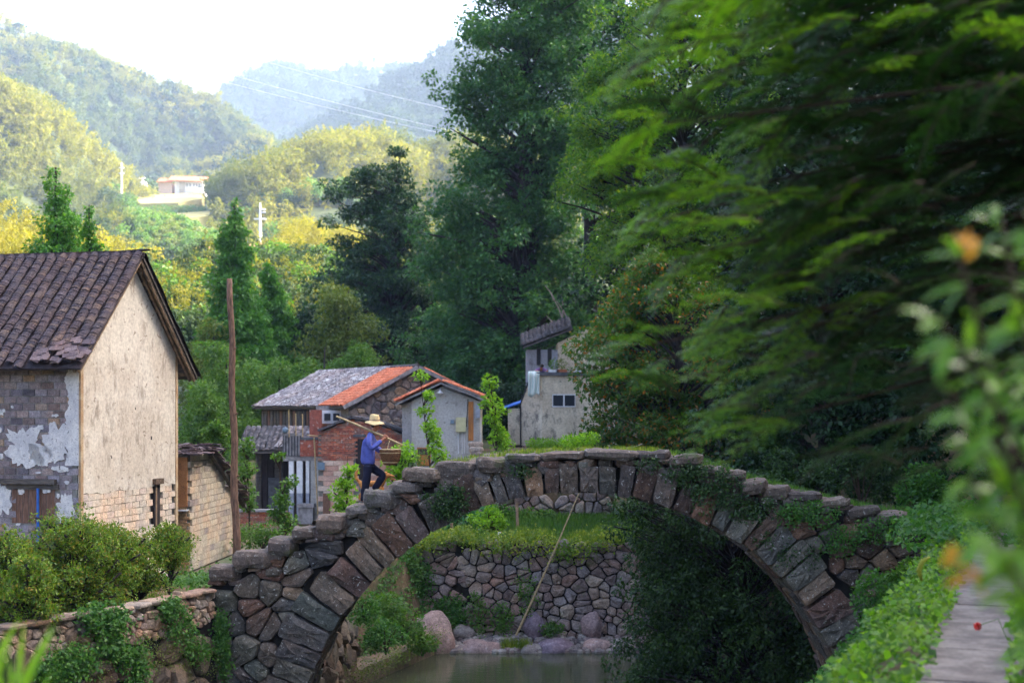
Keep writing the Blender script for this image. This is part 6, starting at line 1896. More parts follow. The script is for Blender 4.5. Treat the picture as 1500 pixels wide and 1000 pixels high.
def rect(x0, x1, y0, y1): return lambda n: (R.uniform(x0, x1, n), R.uniform(y0, y1, n))
grass('ledge_grass', 'yellow-green grass along the top of the far wall', lambda n: (lambda x, y: (x + 0.25 * np.sin(y * 9), y))(R.uniform(-4.6, 4.4, n), 42.25 + 1.7 * R.rand(n)), 15000, 0.34, 0.025, 'grass_ledge', lambda x, y: height(x, np.maximum(y, 42.8)) + 0.12 * np.sin(x * 2.9) - 0.1 + 0.08 * np.sin(x * 7.3))
cover('ledge_growth', 'yellow-green weeds spilling over the far wall edge', [(x, 42.05 - 0.05 * math.sin(x), 3.15 + 0.1 * math.sin(x * 2.3) - random.uniform(0, 0.3 + 0.25 * math.sin(x * 1.3)), 0, -.7, .7) for x in np.arange(-4.5, 4.0, 0.03)], 3600, 0.09, 'grass_ledge', 0.16, kind='stuff')
grass('terrace_grass', 'sparse grass over the village terrace', lambda n: (np.concatenate([R.uniform(-9, 14, n // 2), R.uniform(-4.5, 5, n)]), np.concatenate([R.uniform(43.5, 60, n // 2), R.uniform(43.6, 51, n)])), 16000, 0.2, 0.03, 'leaf_mid')
grass('garden_grass', 'dry and green grass in the garden before the farmhouse', lambda n: (lambda y, k: (x_left(y) - 0.25 - k * 3.2, y))(R.uniform(18, 28, n), R.rand(n)), 9000, 0.13, 0.014, 'grass_dry')
grass('garden_weeds', 'green weeds in the garden before the farmhouse', lambda n: (lambda y, k: (x_left(y) - 0.35 - k * 3.2, y))(R.uniform(18, 28, n), R.rand(n)), 6000, 0.16, 0.02, 'leaf_mid')
def deckreg(n):
    x = R.uniform(-1.9, 5.4, n); y = R.uniform(BY + 0.35, BY + BW - 0.1, n)
    k = (np.sin(x * 3.1) + np.sin(y * 4 + x * 1.7)) > -0.7
    return x[k], y[k]
grass('deck_grass', 'grass growing over the crown of the bridge', deckreg, 4200, 0.10, 0.012, 'grass_ledge', lambda x, y: np.interp(x, DX, DZ) - 0.03)
grass('deck_weeds', 'weeds on the right-hand slope of the bridge', lambda n: (R.uniform(3.2, 8.4, n), R.uniform(BY + 0.3, BY + BW, n)), 5000, 0.17, 0.02, 'leaf_mid', lambda x, y: np.interp(x, DX, DZ) - 0.03)
tuft = lambda n: (R.uniform(-0.3, 0.5, n), R.uniform(41.05, 41.6, n))
grass('shore_grass', 'grass tuft on the gravel by the water', tuft, 900, 0.3, 0.02, 'grass_ledge', lambda x, y: x * 0 + 0.05)

for i, (px, py, Y_, r, mt, lb) in enumerate(((800, 757, 49.5, (0.5, 0.4, 0.35), 'leaf_mid', 'green shrub before the pink-brown stone bank'), (600, 775, 47, (0.9, .5, .4), 'leaf_creeper', 'dark shrub at the back of the vegetable plants'), (735, 752, 50, (0.7, .4, .3), 'leaf_creeper', 'low dark bush left of the pink-brown stone bank'), (830, 805, 43.2, (0.45, .3, .2), 'leaf_mid', 'weedy tuft at the right end of the ledge grass'), (668, 812, 42.9, (0.5, .3, .22), 'leaf_bright', 'bright weedy tuft at the left end of the ledge grass'))):
    bush('terrace_bush', lb, px, py, Y_, r, 1300, 0.09, mt)
# vegetable patch and small things on the far terrace
for i, (px, py, Y_) in enumerate(((655, 778, 46), (690, 770, 47), (630, 785, 45.5))):
    c = W(px, py, Y_)
    t = thing('taro_patch', ['big-leaved vegetable plants under the middle of the left arch flank', 'big-leaved vegetable plants just left of the little tree', 'big-leaved vegetable plants nearest the left arch ring'][i], 'plant', (c.x, c.y, H(c.x, c.y)), 'vegetable plants on the terrace')
    Q = []; mb = MB()
    for k in range(46):
        a = random.uniform(0, 2 * PI); r = random.random() ** .5 * 0.75
        x, y = c.x + r * math.cos(a), c.y + r * math.sin(a); z = H(x, y); h = random.uniform(0.25, 0.85)
        mb.tube([(x, y, z), (x + .04, y, z + h)], 0.008, 3)
        d = Vector((random.uniform(-1, 1), random.uniform(-1, 0.4), -0.5)).normalized()
        for s_ in (-1, 1):
            Q.append(leaf_quads(np.array([[x, y, z + h]]), np.array([list(d)]) + np.array([[0.25 * s_, 0, 0]]), np.array([[0.3 * s_, 0, 1.0]]), np.array([0.3]), np.array([0.2]), 0.1))
    mb.build('stalk', M['leaf_taro'], t)['kind'] = 'stuff'
    mkq('leaves', np.concatenate(Q), M['leaf_taro'], t, kind='stuff')
px_tree('small_tree', 'little round-headed tree on the far terrace, seen through the arch', 'tree', 45, [(748, 700, 735), (758, 690, 748), (772, 688, 752), (785, 700, 740)], (714, 716, 752), 'leaf_bright', 70, 0.2, 50, 0.09, 0.035, None, 0.7, 0.1, 0.6, limbs=0.5, bark='bark_brown')
bush('bush', 'green bush behind the little tree on the terrace', 765, 765, 50, (0.7, 0.6, 0.5), 1500, 0.1, 'leaf_mid')
bush('bush', 'reddish-brown dry bush beside the hanging boughs', 855, 775, 50.3, (0.55, 0.4, 0.5), 1200, 0.09, 'leaf_orange')
for i, (x0, y0, x1, y1, Y_) in enumerate(((661, 766, 667, 806, 44.0), (757, 736, 758, 796, 44.4), (742, 792, 748, 803, 44.0))):
    a = W(x0, y0, Y_); b = W(x1, y1, Y_)
    mb = MB(); mb.tube([b - Vector((0, 0, .1)), (a + b) / 2 + Vector((0.01, 0, 0)), a], 0.05 if i < 2 else 0.08, 7)
    tag(mb.build('stake', M['wood_rafter'] if i < 2 else M['pale_stone'], None), ['leaning grey stake left in the terrace grass', 'tall thin stake in the middle of the terrace', 'short pale stump in the terrace grass'][i], 'stake')
a = W(848, 722, 41.2); b = W(756, 930, 41.2)
mb = MB(); pts = [b + (a - b) * (k / 12) + Vector((0, 0, -0.06 * math.sin(PI * k / 12))) for k in range(13)]
mb.tube(pts, [0.035 - 0.018 * k / 12 for k in range(13)], 6)
tag(mb.build('bamboo_rod', M['bamboo'], None), 'long bamboo rod leaning from the gravel up to the arch crown', 'rod')
# white goose
g0 = W(721, 800, 43.6)
gs = thing('goose', 'white goose standing in the yellow grass of the far terrace', 'goose', g0)
mb = MB(); mb.tube([g0 + Vector((-0.3, 0, 0.2)), g0 + Vector((-0.2, 0, 0.2)), g0 + Vector((0, 0, 0.18)), g0 + Vector((0.14, 0, 0.22)), g0 + Vector((0.2, 0, 0.32)), g0 + Vector((0.21, 0, 0.42)), g0 + Vector((0.27, 0, 0.43))], [0.02, 0.07, 0.11, 0.085, 0.035, 0.035, 0.02], 10)
mb.build('body', M['white_feather'], gs, True)
mb = MB(); mb.tube([g0 + Vector((0.27, 0, 0.43)), g0 + Vector((0.33, 0, 0.42))], [0.018, 0.006], 6); mb.build('bill', M['orange_bill'], gs)
for s_ in (-.04, .04):
    mb = MB(); mb.tube([g0 + Vector((0, s_, 0.1)), g0 + Vector((0.01, s_, -0.03))], 0.01, 5); mb.build('leg', M['orange_bill'], gs)
# bare twigs over the upper house
tw = MB()
for (a, b, c, d) in ((805, 425, 828, 478), (815, 440, 832, 470), (800, 462, 812, 478), (822, 430, 824, 465), (798, 418, 812, 440)):
    tw.tube([W(c, d, 73), W((a + c) / 2 + 2, (b + d) / 2, 73), W(a, b, 73)], [0.05, 0.035, 0.012], 4)
tag(tw.build('dead_branch', M['dead_twig'], None), 'bare pale dead twigs above the roof of the upper house', 'branch')
#@@PART7
# ---------------------------------------------------------------- people and dog
def skinned(name, joints, edges, mat, parent, sub=2, smooth=True):
    """joints: dict key -> (x,y,z, rx, ry) relative to the parent's foot; one continuous skin over them"""
    keys = list(joints); idx = {k: i for i, k in enumerate(keys)}
    me = bpy.data.meshes.new(name + '_rig')
    me.from_pydata([joints[k][:3] for k in keys], [(idx[a], idx[b]) for a, b in edges], [])
    o = bpy.data.objects.new(name + '_rig', me); COL.objects.link(o)
    md = o.modifiers.new('skin', 'SKIN'); md.use_smooth_shade = True; md.branch_smoothing = 0.6
    for i, k in enumerate(keys):
        sv = me.skin_vertices[0].data[i]
        j = joints[k]; sv.radius = (j[3], j[4] if len(j) > 4 else j[3]); sv.use_root = (i == 0)
    sb = o.modifiers.new('sub', 'SUBSURF'); sb.levels = sub; sb.render_levels = sub
    dg = bpy.context.evaluated_depsgraph_get(); dg.update()
    me2 = bpy.data.meshes.new_from_object(o.evaluated_get(dg))
    bpy.data.objects.remove(o); bpy.data.meshes.remove(me)
    me2.name = name
    me2.materials.clear(); me2.materials.append(mat)
    org = ORG[parent.name]
    r = link(name, me2, parent, org, smooth)
    return r


MX, MY = (533 - 750) * 27.6 / F, 27.6
MZ = deck_z(MX) - 0.02
man = thing('person', 'man in blue shirt, dark trousers and straw hat climbing the bridge', 'person', (MX, MY, MZ))
s_ = 1.0
# body skin: head, neck, hands, forearm
body = skinned('body', {
    'pel': (0.10, 0, 0.80, 0.06, 0.08), 'bel': (0.09, 0, 0.98, 0.07, 0.09), 'che': (0.10, 0, 1.22, 0.075, 0.1), 'nec': (0.15, 0, 1.40, 0.055), 'ne2': (0.195, 0, 1.465, 0.052), 'chn': (0.235, 0, 1.50, 0.068, 0.062), 'hed': (0.235, 0, 1.57, 0.092, 0.075), 'top': (0.225, 0, 1.64, 0.07),
    'sR': (0.11, -0.16, 1.36, 0.055), 'eR': (0.155, -0.23, 1.11, 0.042), 'wR': (0.385, -0.12, 1.285, 0.027), 'hR': (0.425, -0.10, 1.325, 0.034, 0.024),
    'sL': (0.13, 0.16, 1.35, 0.055), 'eL': (0.22, 0.22, 1.10, 0.042), 'wL': (0.40, 0.17, 1.0, 0.027), 'hL': (0.46, 0.16, 0.98, 0.034, 0.024),
    'hipR': (0.09, -0.07, 0.74, 0.055), 'kR': (0.05, -0.09, 0.42, 0.058), 'aR': (0.0, -0.09, 0.09, 0.04), 'fR': (0.10, -0.09, 0.045, 0.035),
    'hipL': (0.12, 0.07, 0.74, 0.055), 'kL': (0.375, 0.08, 0.60, 0.06), 'aL': (0.19, 0.08, 0.30, 0.04), 'fL': (0.30, 0.08, 0.255, 0.035),
}, [('pel', 'bel'), ('bel', 'che'), ('che', 'nec'), ('nec', 'ne2'), ('ne2', 'chn'), ('chn', 'hed'), ('hed', 'top'), ('che', 'sR'), ('sR', 'eR'), ('eR', 'wR'), ('wR', 'hR'), ('che', 'sL'), ('sL', 'eL'), ('eL', 'wL'), ('wL', 'hL'),
    ('pel', 'hipR'), ('hipR', 'kR'), ('kR', 'aR'), ('aR', 'fR'), ('pel', 'hipL'), ('hipL', 'kL'), ('kL', 'aL'), ('aL', 'fL')], M['skin'], man)
# face: nose, brow, ear, mouth, eye
mb = MB()
o3 = Vector((MX, MY, MZ))
mb.tube([o3 + Vector((0.315, 0, 1.585)), o3 + Vector((0.345, 0, 1.548)), o3 + Vector((0.318, 0, 1.54))], [0.012, 0.016, 0.012], 6)
mb.tube([o3 + Vector((0.31, -.03, 1.603)), o3 + Vector((0.325, 0, 1.605)), o3 + Vector((0.31, .03, 1.603))], 0.011, 5)
mb.build('nose', M['skin'], body, True)
for sy in (-1, 1):
    mb = MB(); mb.lathe(o3 + Vector((0.222, sy * 0.078, 1.545)), [(0.008, -.03), (0.02, -.012), (0.024, .015), (0.012, .035)], 8, 1, 0.35); mb.build('ear', M['skin'], body, True)
    mb = MB(); mb.lathe(o3 + Vector((0.312, sy * 0.03, 1.582)), [(0.003, -.007), (0.009, 0), (0.003, .007)], 8); mb.build('eye', M['hair'], body, True)
mb = MB(); mb.tube([o3 + Vector((0.31, -.025, 1.508)), o3 + Vector((0.322, 0, 1.51)), o3 + Vector((0.31, .025, 1.508))], 0.007, 5); mb.build('mouth', M['tongue'], body)
mb = MB(); mb.lathe(o3 + Vector((0.205, 0, 1.545)), [(0.06, -0.03), (0.085, 0.0), (0.095, 0.05), (0.085, 0.09), (0.04, .12)], 14, 0.9, 0.88); mb.build('hair', M['hair'], man, True)
# fingers closed round the pole, each its own chain
pole_a = Vector((-0.53, -0.06, 1.735)); pole_b = Vector((0.76, -0.06, 1.20))
pdir = (pole_b - pole_a).normalized()
for k in range(4):
    c = Vector((0.385, -0.10, 1.315)) + pdir * (k * 0.021)
    pc = pole_a + pdir * ((c - pole_a).dot(pdir))
    e1 = Vector((0, -1, 0)); e2 = pdir.cross(e1).normalized()
    if e2.z < 0: e2 = -e2
    pts = [o3 + pc + e1 * math.cos(a) * 0.032 + e2 * math.sin(a) * 0.032 for a in [math.radians(v) for v in (-50, -5, 50, 100, 150, 195)][:5 if k == 3 else 6]]
    mb = MB(); mb.tube(pts, [0.0105, 0.010, 0.0098, 0.009, 0.0085, 0.0075][:len(pts)], 6); mb.build('finger', M['skin'], body, True)
mb = MB(); c = Vector((0.375, -0.10, 1.31)); pts = [o3 + c + Vector((0.0, 0.0, -0.01)), o3 + c + Vector((-0.005, 0.03, 0.02)), o3 + c + Vector((0.02, 0.055, 0.03)), o3 + c + Vector((0.045, 0.06, 0.012))]
mb.tube(pts, [0.013, 0.012, 0.011, 0.009], 6); mb.build('thumb', M['skin'], body, True)
for k in range(4):
    a = o3 + Vector((0.47, 0.145 + k * 0.017, 0.975)); mb = MB(); mb.tube([a, a + Vector((0.04, 0, -0.01)), a + Vector((0.06, 0, -0.035)), a + Vector((0.05, 0, -0.055))], [0.01, 0.009, 0.008, 0.007], 6); mb.build('finger', M['skin'], body, True)
# clothes
shirt = skinned('shirt', {
    'hem': (0.075, 0, 0.76, 0.125, 0.16), 'wai': (0.08, 0, 0.92, 0.125, 0.155), 'che': (0.085, 0, 1.18, 0.135, 0.165), 'upp': (0.115, 0, 1.34, 0.10, 0.13), 'col': (0.155, 0, 1.415, 0.066),
    'sR': (0.11, -0.165, 1.345, 0.078), 'uR': (0.125, -0.21, 1.22, 0.07), 'eR': (0.155, -0.235, 1.10, 0.062), 'fR': (0.27, -0.18, 1.19, 0.052), 'wR': (0.355, -0.135, 1.262, 0.042),
    'sL': (0.13, 0.165, 1.34, 0.078), 'eL': (0.22, 0.225, 1.10, 0.062), 'wL': (0.37, 0.185, 1.015, 0.045)},
    [('hem', 'wai'), ('wai', 'che'), ('che', 'upp'), ('upp', 'col'), ('upp', 'sR'), ('sR', 'uR'), ('uR', 'eR'), ('eR', 'fR'), ('fR', 'wR'), ('upp', 'sL'), ('sL', 'eL'), ('eL', 'wL')], M['shirt_blue'], man)
for v in shirt.data.vertices:   # creases
    n_ = mnoise.noise(Vector((v.co.x * 9, v.co.y * 6, v.co.z * 5))) * 0.014 + mnoise.noise(Vector((v.co.x * 22, v.co.y * 10, v.co.z * 16))) * 0.006
    v.co += v.normal * n_
tr = skinned('trousers', {
    'wst': (0.09, 0, 0.86, 0.115, 0.135), 'pel': (0.10, 0, 0.76, 0.125, 0.14), 'hR': (0.085, -0.085, 0.68, 0.105, 0.095), 'tR': (0.065, -0.09, 0.55, 0.092), 'kR': (0.045, -0.09, 0.42, 0.082), 'cR': (0.02, -0.09, 0.25, 0.074), 'aR': (0.0, -0.09, 0.075, 0.068),
    'hL': (0.16, 0.085, 0.71, 0.1, 0.09), 'tL': (0.28, 0.08, 0.65, 0.09), 'kL': (0.375, 0.08, 0.585, 0.08), 'cL': (0.28, 0.08, 0.44, 0.072), 'aL': (0.19, 0.08, 0.30, 0.066)},
    [('wst', 'pel'), ('pel', 'hR'), ('hR', 'tR'), ('tR', 'kR'), ('kR', 'cR'), ('cR', 'aR'), ('pel', 'hL'), ('hL', 'tL'), ('tL', 'kL'), ('kL', 'cL'), ('cL', 'aL')], M['cloth_navy'], man)
for v in tr.data.vertices:
    v.co += v.normal * (mnoise.noise(Vector((v.co.x * 12, v.co.y * 6, v.co.z * 8))) * 0.012)
for (x, y, z) in ((-0.04, -0.09, 0.0), (0.15, 0.08, 0.21)):
    mb = MB(); o4 = o3 + Vector((x, y, z))
    mb.tube([o4 + Vector((-0.03, 0, 0.04)), o4 + Vector((0.03, 0, 0.05)), o4 + Vector((0.12, 0, 0.04)), o4 + Vector((0.2, 0, 0.03)), o4 + Vector((0.235, 0, 0.028))], [0.03, 0.047, 0.043, 0.038, 0.018], 10)
    mb.build('shoe', M['shoe'], man, True)
# straw hat: tall crown, wide drooping brim
mb = MB(); hc = o3 + Vector((0.21, 0, 1.615)); n = 26
prof = [(0.0915, 0.0), (0.125, 0.004), (0.165, -0.008), (0.192, -0.022), (0.195, -0.017), (0.165, 0.002), (0.12, 0.018), (0.102, 0.03), (0.098, 0.07), (0.092, 0.12), (0.078, 0.15), (0.03, 0.158), (0.004, 0.158)]
mb.lathe(hc, prof, n, 1.0, 0.92)
V = [Vector(v) for v in mb.v]
for i, v in enumerate(V):
    d = v - hc
    r = math.hypot(d.x, d.y)
    if r > 0.12: v.z += 0.018 * math.cos(2 * math.atan2(d.y, d.x)) - 0.012 + 0.006 * math.sin(5 * math.atan2(d.y, d.x))
    v.z += d.x * -0.08
    mb.v[i] = tuple(v)
hat = mb.build('straw_hat', M['straw'], man, True)
mb = MB(); mb.lathe(hc + Vector((0, 0, 0.028)), [(0.103, 0), (0.1045, 0.012), (0.102, 0.026)], 26, 1, .92); mb.build('band', M['wood_rafter'], hat, True)
# carrying pole over the shoulder
mb = MB(); pts = [o3 + pole_a + (pole_b - pole_a) * (k / 12) + Vector((0, 0, -0.03 * (k / 12) ** 2)) for k in range(13)]
mb.tube(pts, [0.019 + 0.006 * math.sin(PI * k / 12) for k in range(13)], 8)
tag(mb.build('carrying_pole', M['bamboo'], None, True), 'bamboo carrying pole resting on the shoulder of the man', 'carrying pole')
# basket hung from the front end
bc_ = o3 + Vector((0.52, -0.06, 0.79))
bk = thing('basket', 'round brown wicker basket hanging from the front of the carrying pole', 'basket', bc_)
mb = MB(); mb.lathe(bc_, [(0.10, 0.0), (0.13, 0.02), (0.165, 0.09), (0.19, 0.17), (0.2, 0.24), (0.205, 0.30), (0.195, 0.30), (0.188, 0.24), (0.15, 0.09), (0.1, 0.03), (0.01, 0.02)], 28)
mb.build('bowl', M['wicker'], bk, True)
for zz_, rr_ in ((0.3, 0.203), (0.235, 0.202), (0.05, 0.15)):
    mb = MB(); mb.tube([bc_ + Vector((rr_ * math.cos(a), rr_ * math.sin(a), zz_)) for a in [k * 2 * PI / 28 for k in range(29)]], 0.011, 5, False); mb.build('rim', M['bamboo'], bk, True)
mb = MB()
for k in range(28):
    a = k * 2 * PI / 28
    mb.tube([bc_ + Vector((r * 1.012 * math.cos(a), r * 1.012 * math.sin(a), z)) for r, z in ((0.13, 0.02), (0.165, 0.09), (0.19, 0.17), (0.2, 0.24), (0.204, 0.3))], 0.005, 4)
for z in np.arange(0.03, 0.29, 0.018):
    rr_ = float(np.interp(z, [0.02, 0.09, 0.17, 0.24, 0.3], [0.13, 0.165, 0.19, 0.2, 0.204])) * 1.01
    mb.tube([bc_ + Vector(((rr_ + 0.004 * (-1) ** k) * math.cos(k * 2 * PI / 56), (rr_ + 0.004 * (-1) ** k) * math.sin(k * 2 * PI / 56), z)) for k in range(57)], 0.006, 4, False)
o = mb.build('weave', M['wicker'], bk, True); o['kind'] = 'stuff'
pp = o3 + Vector((0.52, -0.06, 1.285))
for a in (0.3, 0.3 + 2 * PI / 3, 0.3 + 4 * PI / 3):
    e = bc_ + Vector((0.2 * math.cos(a), 0.2 * math.sin(a), 0.3))
    mb = MB(); mb.tube([e, (e + pp) / 2 + Vector((0.03 * math.cos(a), 0.03 * math.sin(a), 0)), pp], 0.007, 5); mb.build('hanger', M['bamboo'], bk)
gr = clump(tuple(bc_ + Vector((0, 0, 0.2))), (0.15, 0.15, 0.07), 160, 0.07, 0.5); 
tag(mkq('basket_greens', gr, M['leaf_shrub'], None, kind=None), 'green cut leaves lying in the wicker basket', 'greens')

# dog
DX0 = (548 - 750) * 28.15 / F; DY0 = 28.15; DZ0 = deck_z(DX0 + 0.05) - 0.03
dog = thing('dog', 'golden-brown dog with raised tail and open mouth behind the walking man', 'dog', (DX0, DY0, DZ0))
db = skinned('body', {
    'che': (0.12, 0, 0.33, 0.095, 0.075), 'mid': (-0.05, 0, 0.32, 0.085, 0.065), 'hip': (-0.22, 0, 0.32, 0.085, 0.07), 'nk': (0.2, 0, 0.42, 0.07, 0.06), 'hd': (0.265, 0, 0.50, 0.068, 0.06), 'mz': (0.34, 0, 0.475, 0.036, 0.03), 'mz2': (0.405, 0, 0.462, 0.024, 0.022),
    't1': (-0.30, 0, 0.36, 0.03), 't2': (-0.36, 0, 0.44, 0.032), 't3': (-0.36, 0, 0.54, 0.03), 't4': (-0.31, 0, 0.60, 0.012),
    'fr': (0.14, -0.06, 0.22, 0.04), 'fk': (0.13, -0.06, 0.12, 0.026), 'fp': (0.14, -0.06, 0.03, 0.022), 'fpp': (0.175, -0.06, 0.018, 0.02),
    'gr': (0.16, 0.06, 0.22, 0.04), 'gk': (0.16, 0.06, 0.14, 0.026), 'gp': (0.2, 0.06, 0.05, 0.022), 'gpp': (0.235, 0.06, 0.035, 0.02),
    'br': (-0.2, -0.065, 0.22, 0.055), 'bk': (-0.16, -0.065, 0.17, 0.04), 'bh': (-0.25, -0.065, 0.10, 0.024), 'bp': (-0.24, -0.065, 0.015, 0.02), 'bpp': (-0.20, -0.065, 0.008, 0.02),
    'cr': (-0.22, 0.065, 0.22, 0.055), 'ck': (-0.2, 0.065, 0.16, 0.04), 'ch2': (-0.3, 0.065, 0.09, 0.024), 'cp': (-0.3, 0.065, 0.005, 0.02), 'cpp': (-0.26, 0.065, 0.0, 0.02)},
    [('che', 'mid'), ('mid', 'hip'), ('che', 'nk'), ('nk', 'hd'), ('hd', 'mz'), ('mz', 'mz2'), ('hip', 't1'), ('t1', 't2'), ('t2', 't3'), ('t3', 't4'),
     ('che', 'fr'), ('fr', 'fk'), ('fk', 'fp'), ('fp', 'fpp'), ('che', 'gr'), ('gr', 'gk'), ('gk', 'gp'), ('gp', 'gpp'), ('hip', 'br'), ('br', 'bk'), ('bk', 'bh'), ('bh', 'bp'), ('bp', 'bpp'),
     ('hip', 'cr'), ('cr', 'ck'), ('ck', 'ch2'), ('ch2', 'cp'), ('cp', 'cpp')], M['dog_fur'], dog)
d3 = Vector((DX0, DY0, DZ0))
for sy in (-1, 1):
    mb = MB(); a = d3 + Vector((0.245, sy * 0.05, 0.545)); mb.tube([a, a + Vector((-0.02, sy * 0.025, -0.01)), a + Vector((-0.03, sy * 0.035, -0.06)), a + Vector((-0.02, sy * 0.03, -0.09))], [0.02, 0.026, 0.022, 0.006], 6); mb.build('ear', M['dog_fur'], dog, True)
    mb = MB(); mb.lathe(d3 + Vector((0.318, sy * 0.035, 0.515)), [(0.002, -.01), (0.011, 0), (0.002, .01)], 8); mb.build('eye', M['dog_dark'], dog, True)
mb = MB(); mb.lathe(d3 + Vector((0.428, 0, 0.47)), [(0.004, -.014), (0.018, -.002), (0.014, .012), (0.003, .017)], 8); mb.build('nose', M['dog_dark'], dog, True)
mb = MB(); mb.tube([d3 + Vector((0.31, 0, 0.43)), d3 + Vector((0.36, 0, 0.412)), d3 + Vector((0.395, 0, 0.40))], [0.026, 0.018, 0.012], 7); mb.build('jaw', M['dog_fur'], dog, True)
mb = MB(); mb.tube([d3 + Vector((0.34, 0, 0.425)), d3 + Vector((0.395, 0, 0.42)), d3 + Vector((0.42, 0, 0.395)), d3 + Vector((0.425, 0, 0.37))], [0.012, 0.013, 0.012, 0.006], 6); mb.build('tongue', M['tongue'], dog, True)

# person on the terrace, resting arms on the parapet
p0 = Vector((X2(793), Yd + 0.35, Z2(545) - 0.95))
ps = thing('person', 'dark-haired person in purple bending over the terrace parapet by the blanket', 'person', p0)
pb_ = skinned('body', {'pel': (0, 0.35, 0.85, 0.12, 0.1), 'che': (0.0, 0.1, 1.05, 0.13, 0.1), 'nec': (0.0, -0.02, 1.15, 0.055), 'hed': (0.02, -0.1, 1.23, 0.085), 'sR': (-0.17, 0.06, 1.09, 0.06), 'eR': (-0.25, -0.14, 1.0, 0.045), 'hR': (-0.12, -0.25, 1.0, 0.035),
    'sL': (0.17, 0.06, 1.09, 0.06), 'eL': (0.3, -0.12, 1.0, 0.045), 'hL': (0.22, -0.27, 1.0, 0.035), 'kR': (-0.09, 0.36, 0.45, 0.07), 'fR': (-0.09, 0.4, 0.03, 0.05), 'kL': (0.09, 0.36, 0.45, 0.07), 'fL': (0.09, 0.4, 0.03, 0.05)},
    [('pel', 'che'), ('che', 'nec'), ('nec', 'hed'), ('che', 'sR'), ('sR', 'eR'), ('eR', 'hR'), ('che', 'sL'), ('sL', 'eL'), ('eL', 'hL'), ('pel', 'kR'), ('kR', 'fR'), ('pel', 'kL'), ('kL', 'fL')], M['skin'], ps)
skinned('shirt', {'pel': (0, 0.34, 0.84, 0.14, 0.12), 'che': (0.0, 0.1, 1.06, 0.155, 0.12), 'nec': (0.0, 0.0, 1.13, 0.07), 'sR': (-0.17, 0.06, 1.09, 0.08), 'eR': (-0.25, -0.12, 1.01, 0.062), 'sL': (0.17, 0.06, 1.09, 0.08), 'eL': (0.3, -0.1, 1.01, 0.062)},
    [('pel', 'che'), ('che', 'nec'), ('che', 'sR'), ('sR', 'eR'), ('che', 'sL'), ('sL', 'eL')], M['purple_cloth'], ps)
mb = MB(); mb.lathe(p0 + Vector((0.02, -0.08, 1.2)), [(0.05, -0.02), (0.093, 0.02), (0.1, 0.07), (0.07, .12), (0.01, .135)], 12); mb.build('hair', M['hair'], ps, True)
#@@PART8
# ---------------------------------------------------------------- right-hand path, weeds and near foliage
pd = Vector((0.342, 0.94, 0)).normalized(); pn = Vector((pd.y, -pd.x, 0))
PW0 = Vector((x_walk(4.0), 4.0, 0))
path = thing('stone_path', 'narrow path of worn grey-violet slabs along the right edge', 'path', (x_walk(12), 12, 4.9)); path['kind'] = 'structure'
del path['category']
s0 = 0.0
k = 0
while s0 < 20.5:
    L = random.uniform(1.1, 1.7)
    a = PW0 + pd * s0; w = 0.78
    n = 8
    pl = [(0.006, 0.0), (L * 0.5, random.uniform(-.02, .02)), (L - 0.012, 0), (L - 0.012, w * 0.5), (L - 0.02, w), (L * 0.5, w + random.uniform(-.03, .02)), (0.006, w)]
    A3 = [a + pd * u + pn * v for u, v in pl]
    dz = random.uniform(-.006, .006)
    mb = MB(); mb.prism([Vector((p.x, p.y, 4.82)) for p in A3][::-1], (0, 0, 0.17 + dz)); 
    mb.v = [v for v in mb.v]
    mb.build('paving_slab', M['path_slab'], path)
    s0 += L
    k += 1
# wall under the path edge
pwall = thing('path_wall', 'low rubble wall carrying the slab path, hidden in weeds', 'wall', (x_walk(12), 12, 4))
A_ = PW0 + pn * 0.02; B_ = PW0 + pd * 21 + pn * 0.02
st = seg_wall(pwall, (B_.x, B_.y), (A_.x, A_.y), 4.8, 4.8, 3.4, 0.34, 1.3, None, '', 0, 0.015, 0.05, 0.04)
put_stones(st, pwall, M['rubble'], 'stone', 150)


def along(n, s0, s1, w0, w1):
    s = R.uniform(s0, s1, n); w = R.uniform(w0, w1, n)
    return PW0.x + pd.x * s + pn.x * w, PW0.y + pd.y * s + pn.y * w


def zpath(x, y): return np.maximum(height(x, y), 4.3)


def groundcover(name, label, n, s0, s1, w0, w1, size, mat, base, hgt, slope=0.0, aspect=0.8, kind='stuff'):
    x, y = along(n, s0, s1, w0, w1)
    w = (x - PW0.x) * pn.x + (y - PW0.y) * pn.y
    lump = np.array([mnoise.noise(Vector((a * 1.4, b * 1.4, 0))) for a, b in zip(x, y)])
    z = base + slope * w + hgt * (0.45 + 0.9 * lump) * R.rand(n) ** 0.5
    P = np.stack([x, y, z], 1)
    D = runit(n) + np.array([-0.3, -0.4, 0.25]); Nn = runit(n) * 0.5 + np.array([-0.2, -0.3, 1.0])
    L = size * (0.6 + 0.8 * R.rand(n))
    return tag(mkq(name, leaf_quads(P, D, Nn, L, L * aspect), M[mat], None, kind=kind), label)


groundcover('weeds', 'bright weeds along the water side of the slab path', 9000, 3.5, 21.5, -0.75, 0.1, 0.075, 'leaf_ground', 4.84, 0.42, 0.35)
groundcover('weeds', 'darker weeds falling from the path to the river', 13000, 4, 22, -2.4, -0.5, 0.07, 'leaf_creeper', 4.9, 0.45, 1.0)
groundcover('weeds', 'bright weeds on the hill side of the slab path', 8000, 3.5, 20, 0.68, 1.9, 0.075, 'leaf_ground', 4.9, 0.46, 0.1)
groundcover('weeds', 'green growth between path end and bridge', 9000, 18, 26, -1.2, 2.6, 0.08, 'leaf_creeper', 4.95, 0.45, 0.0)
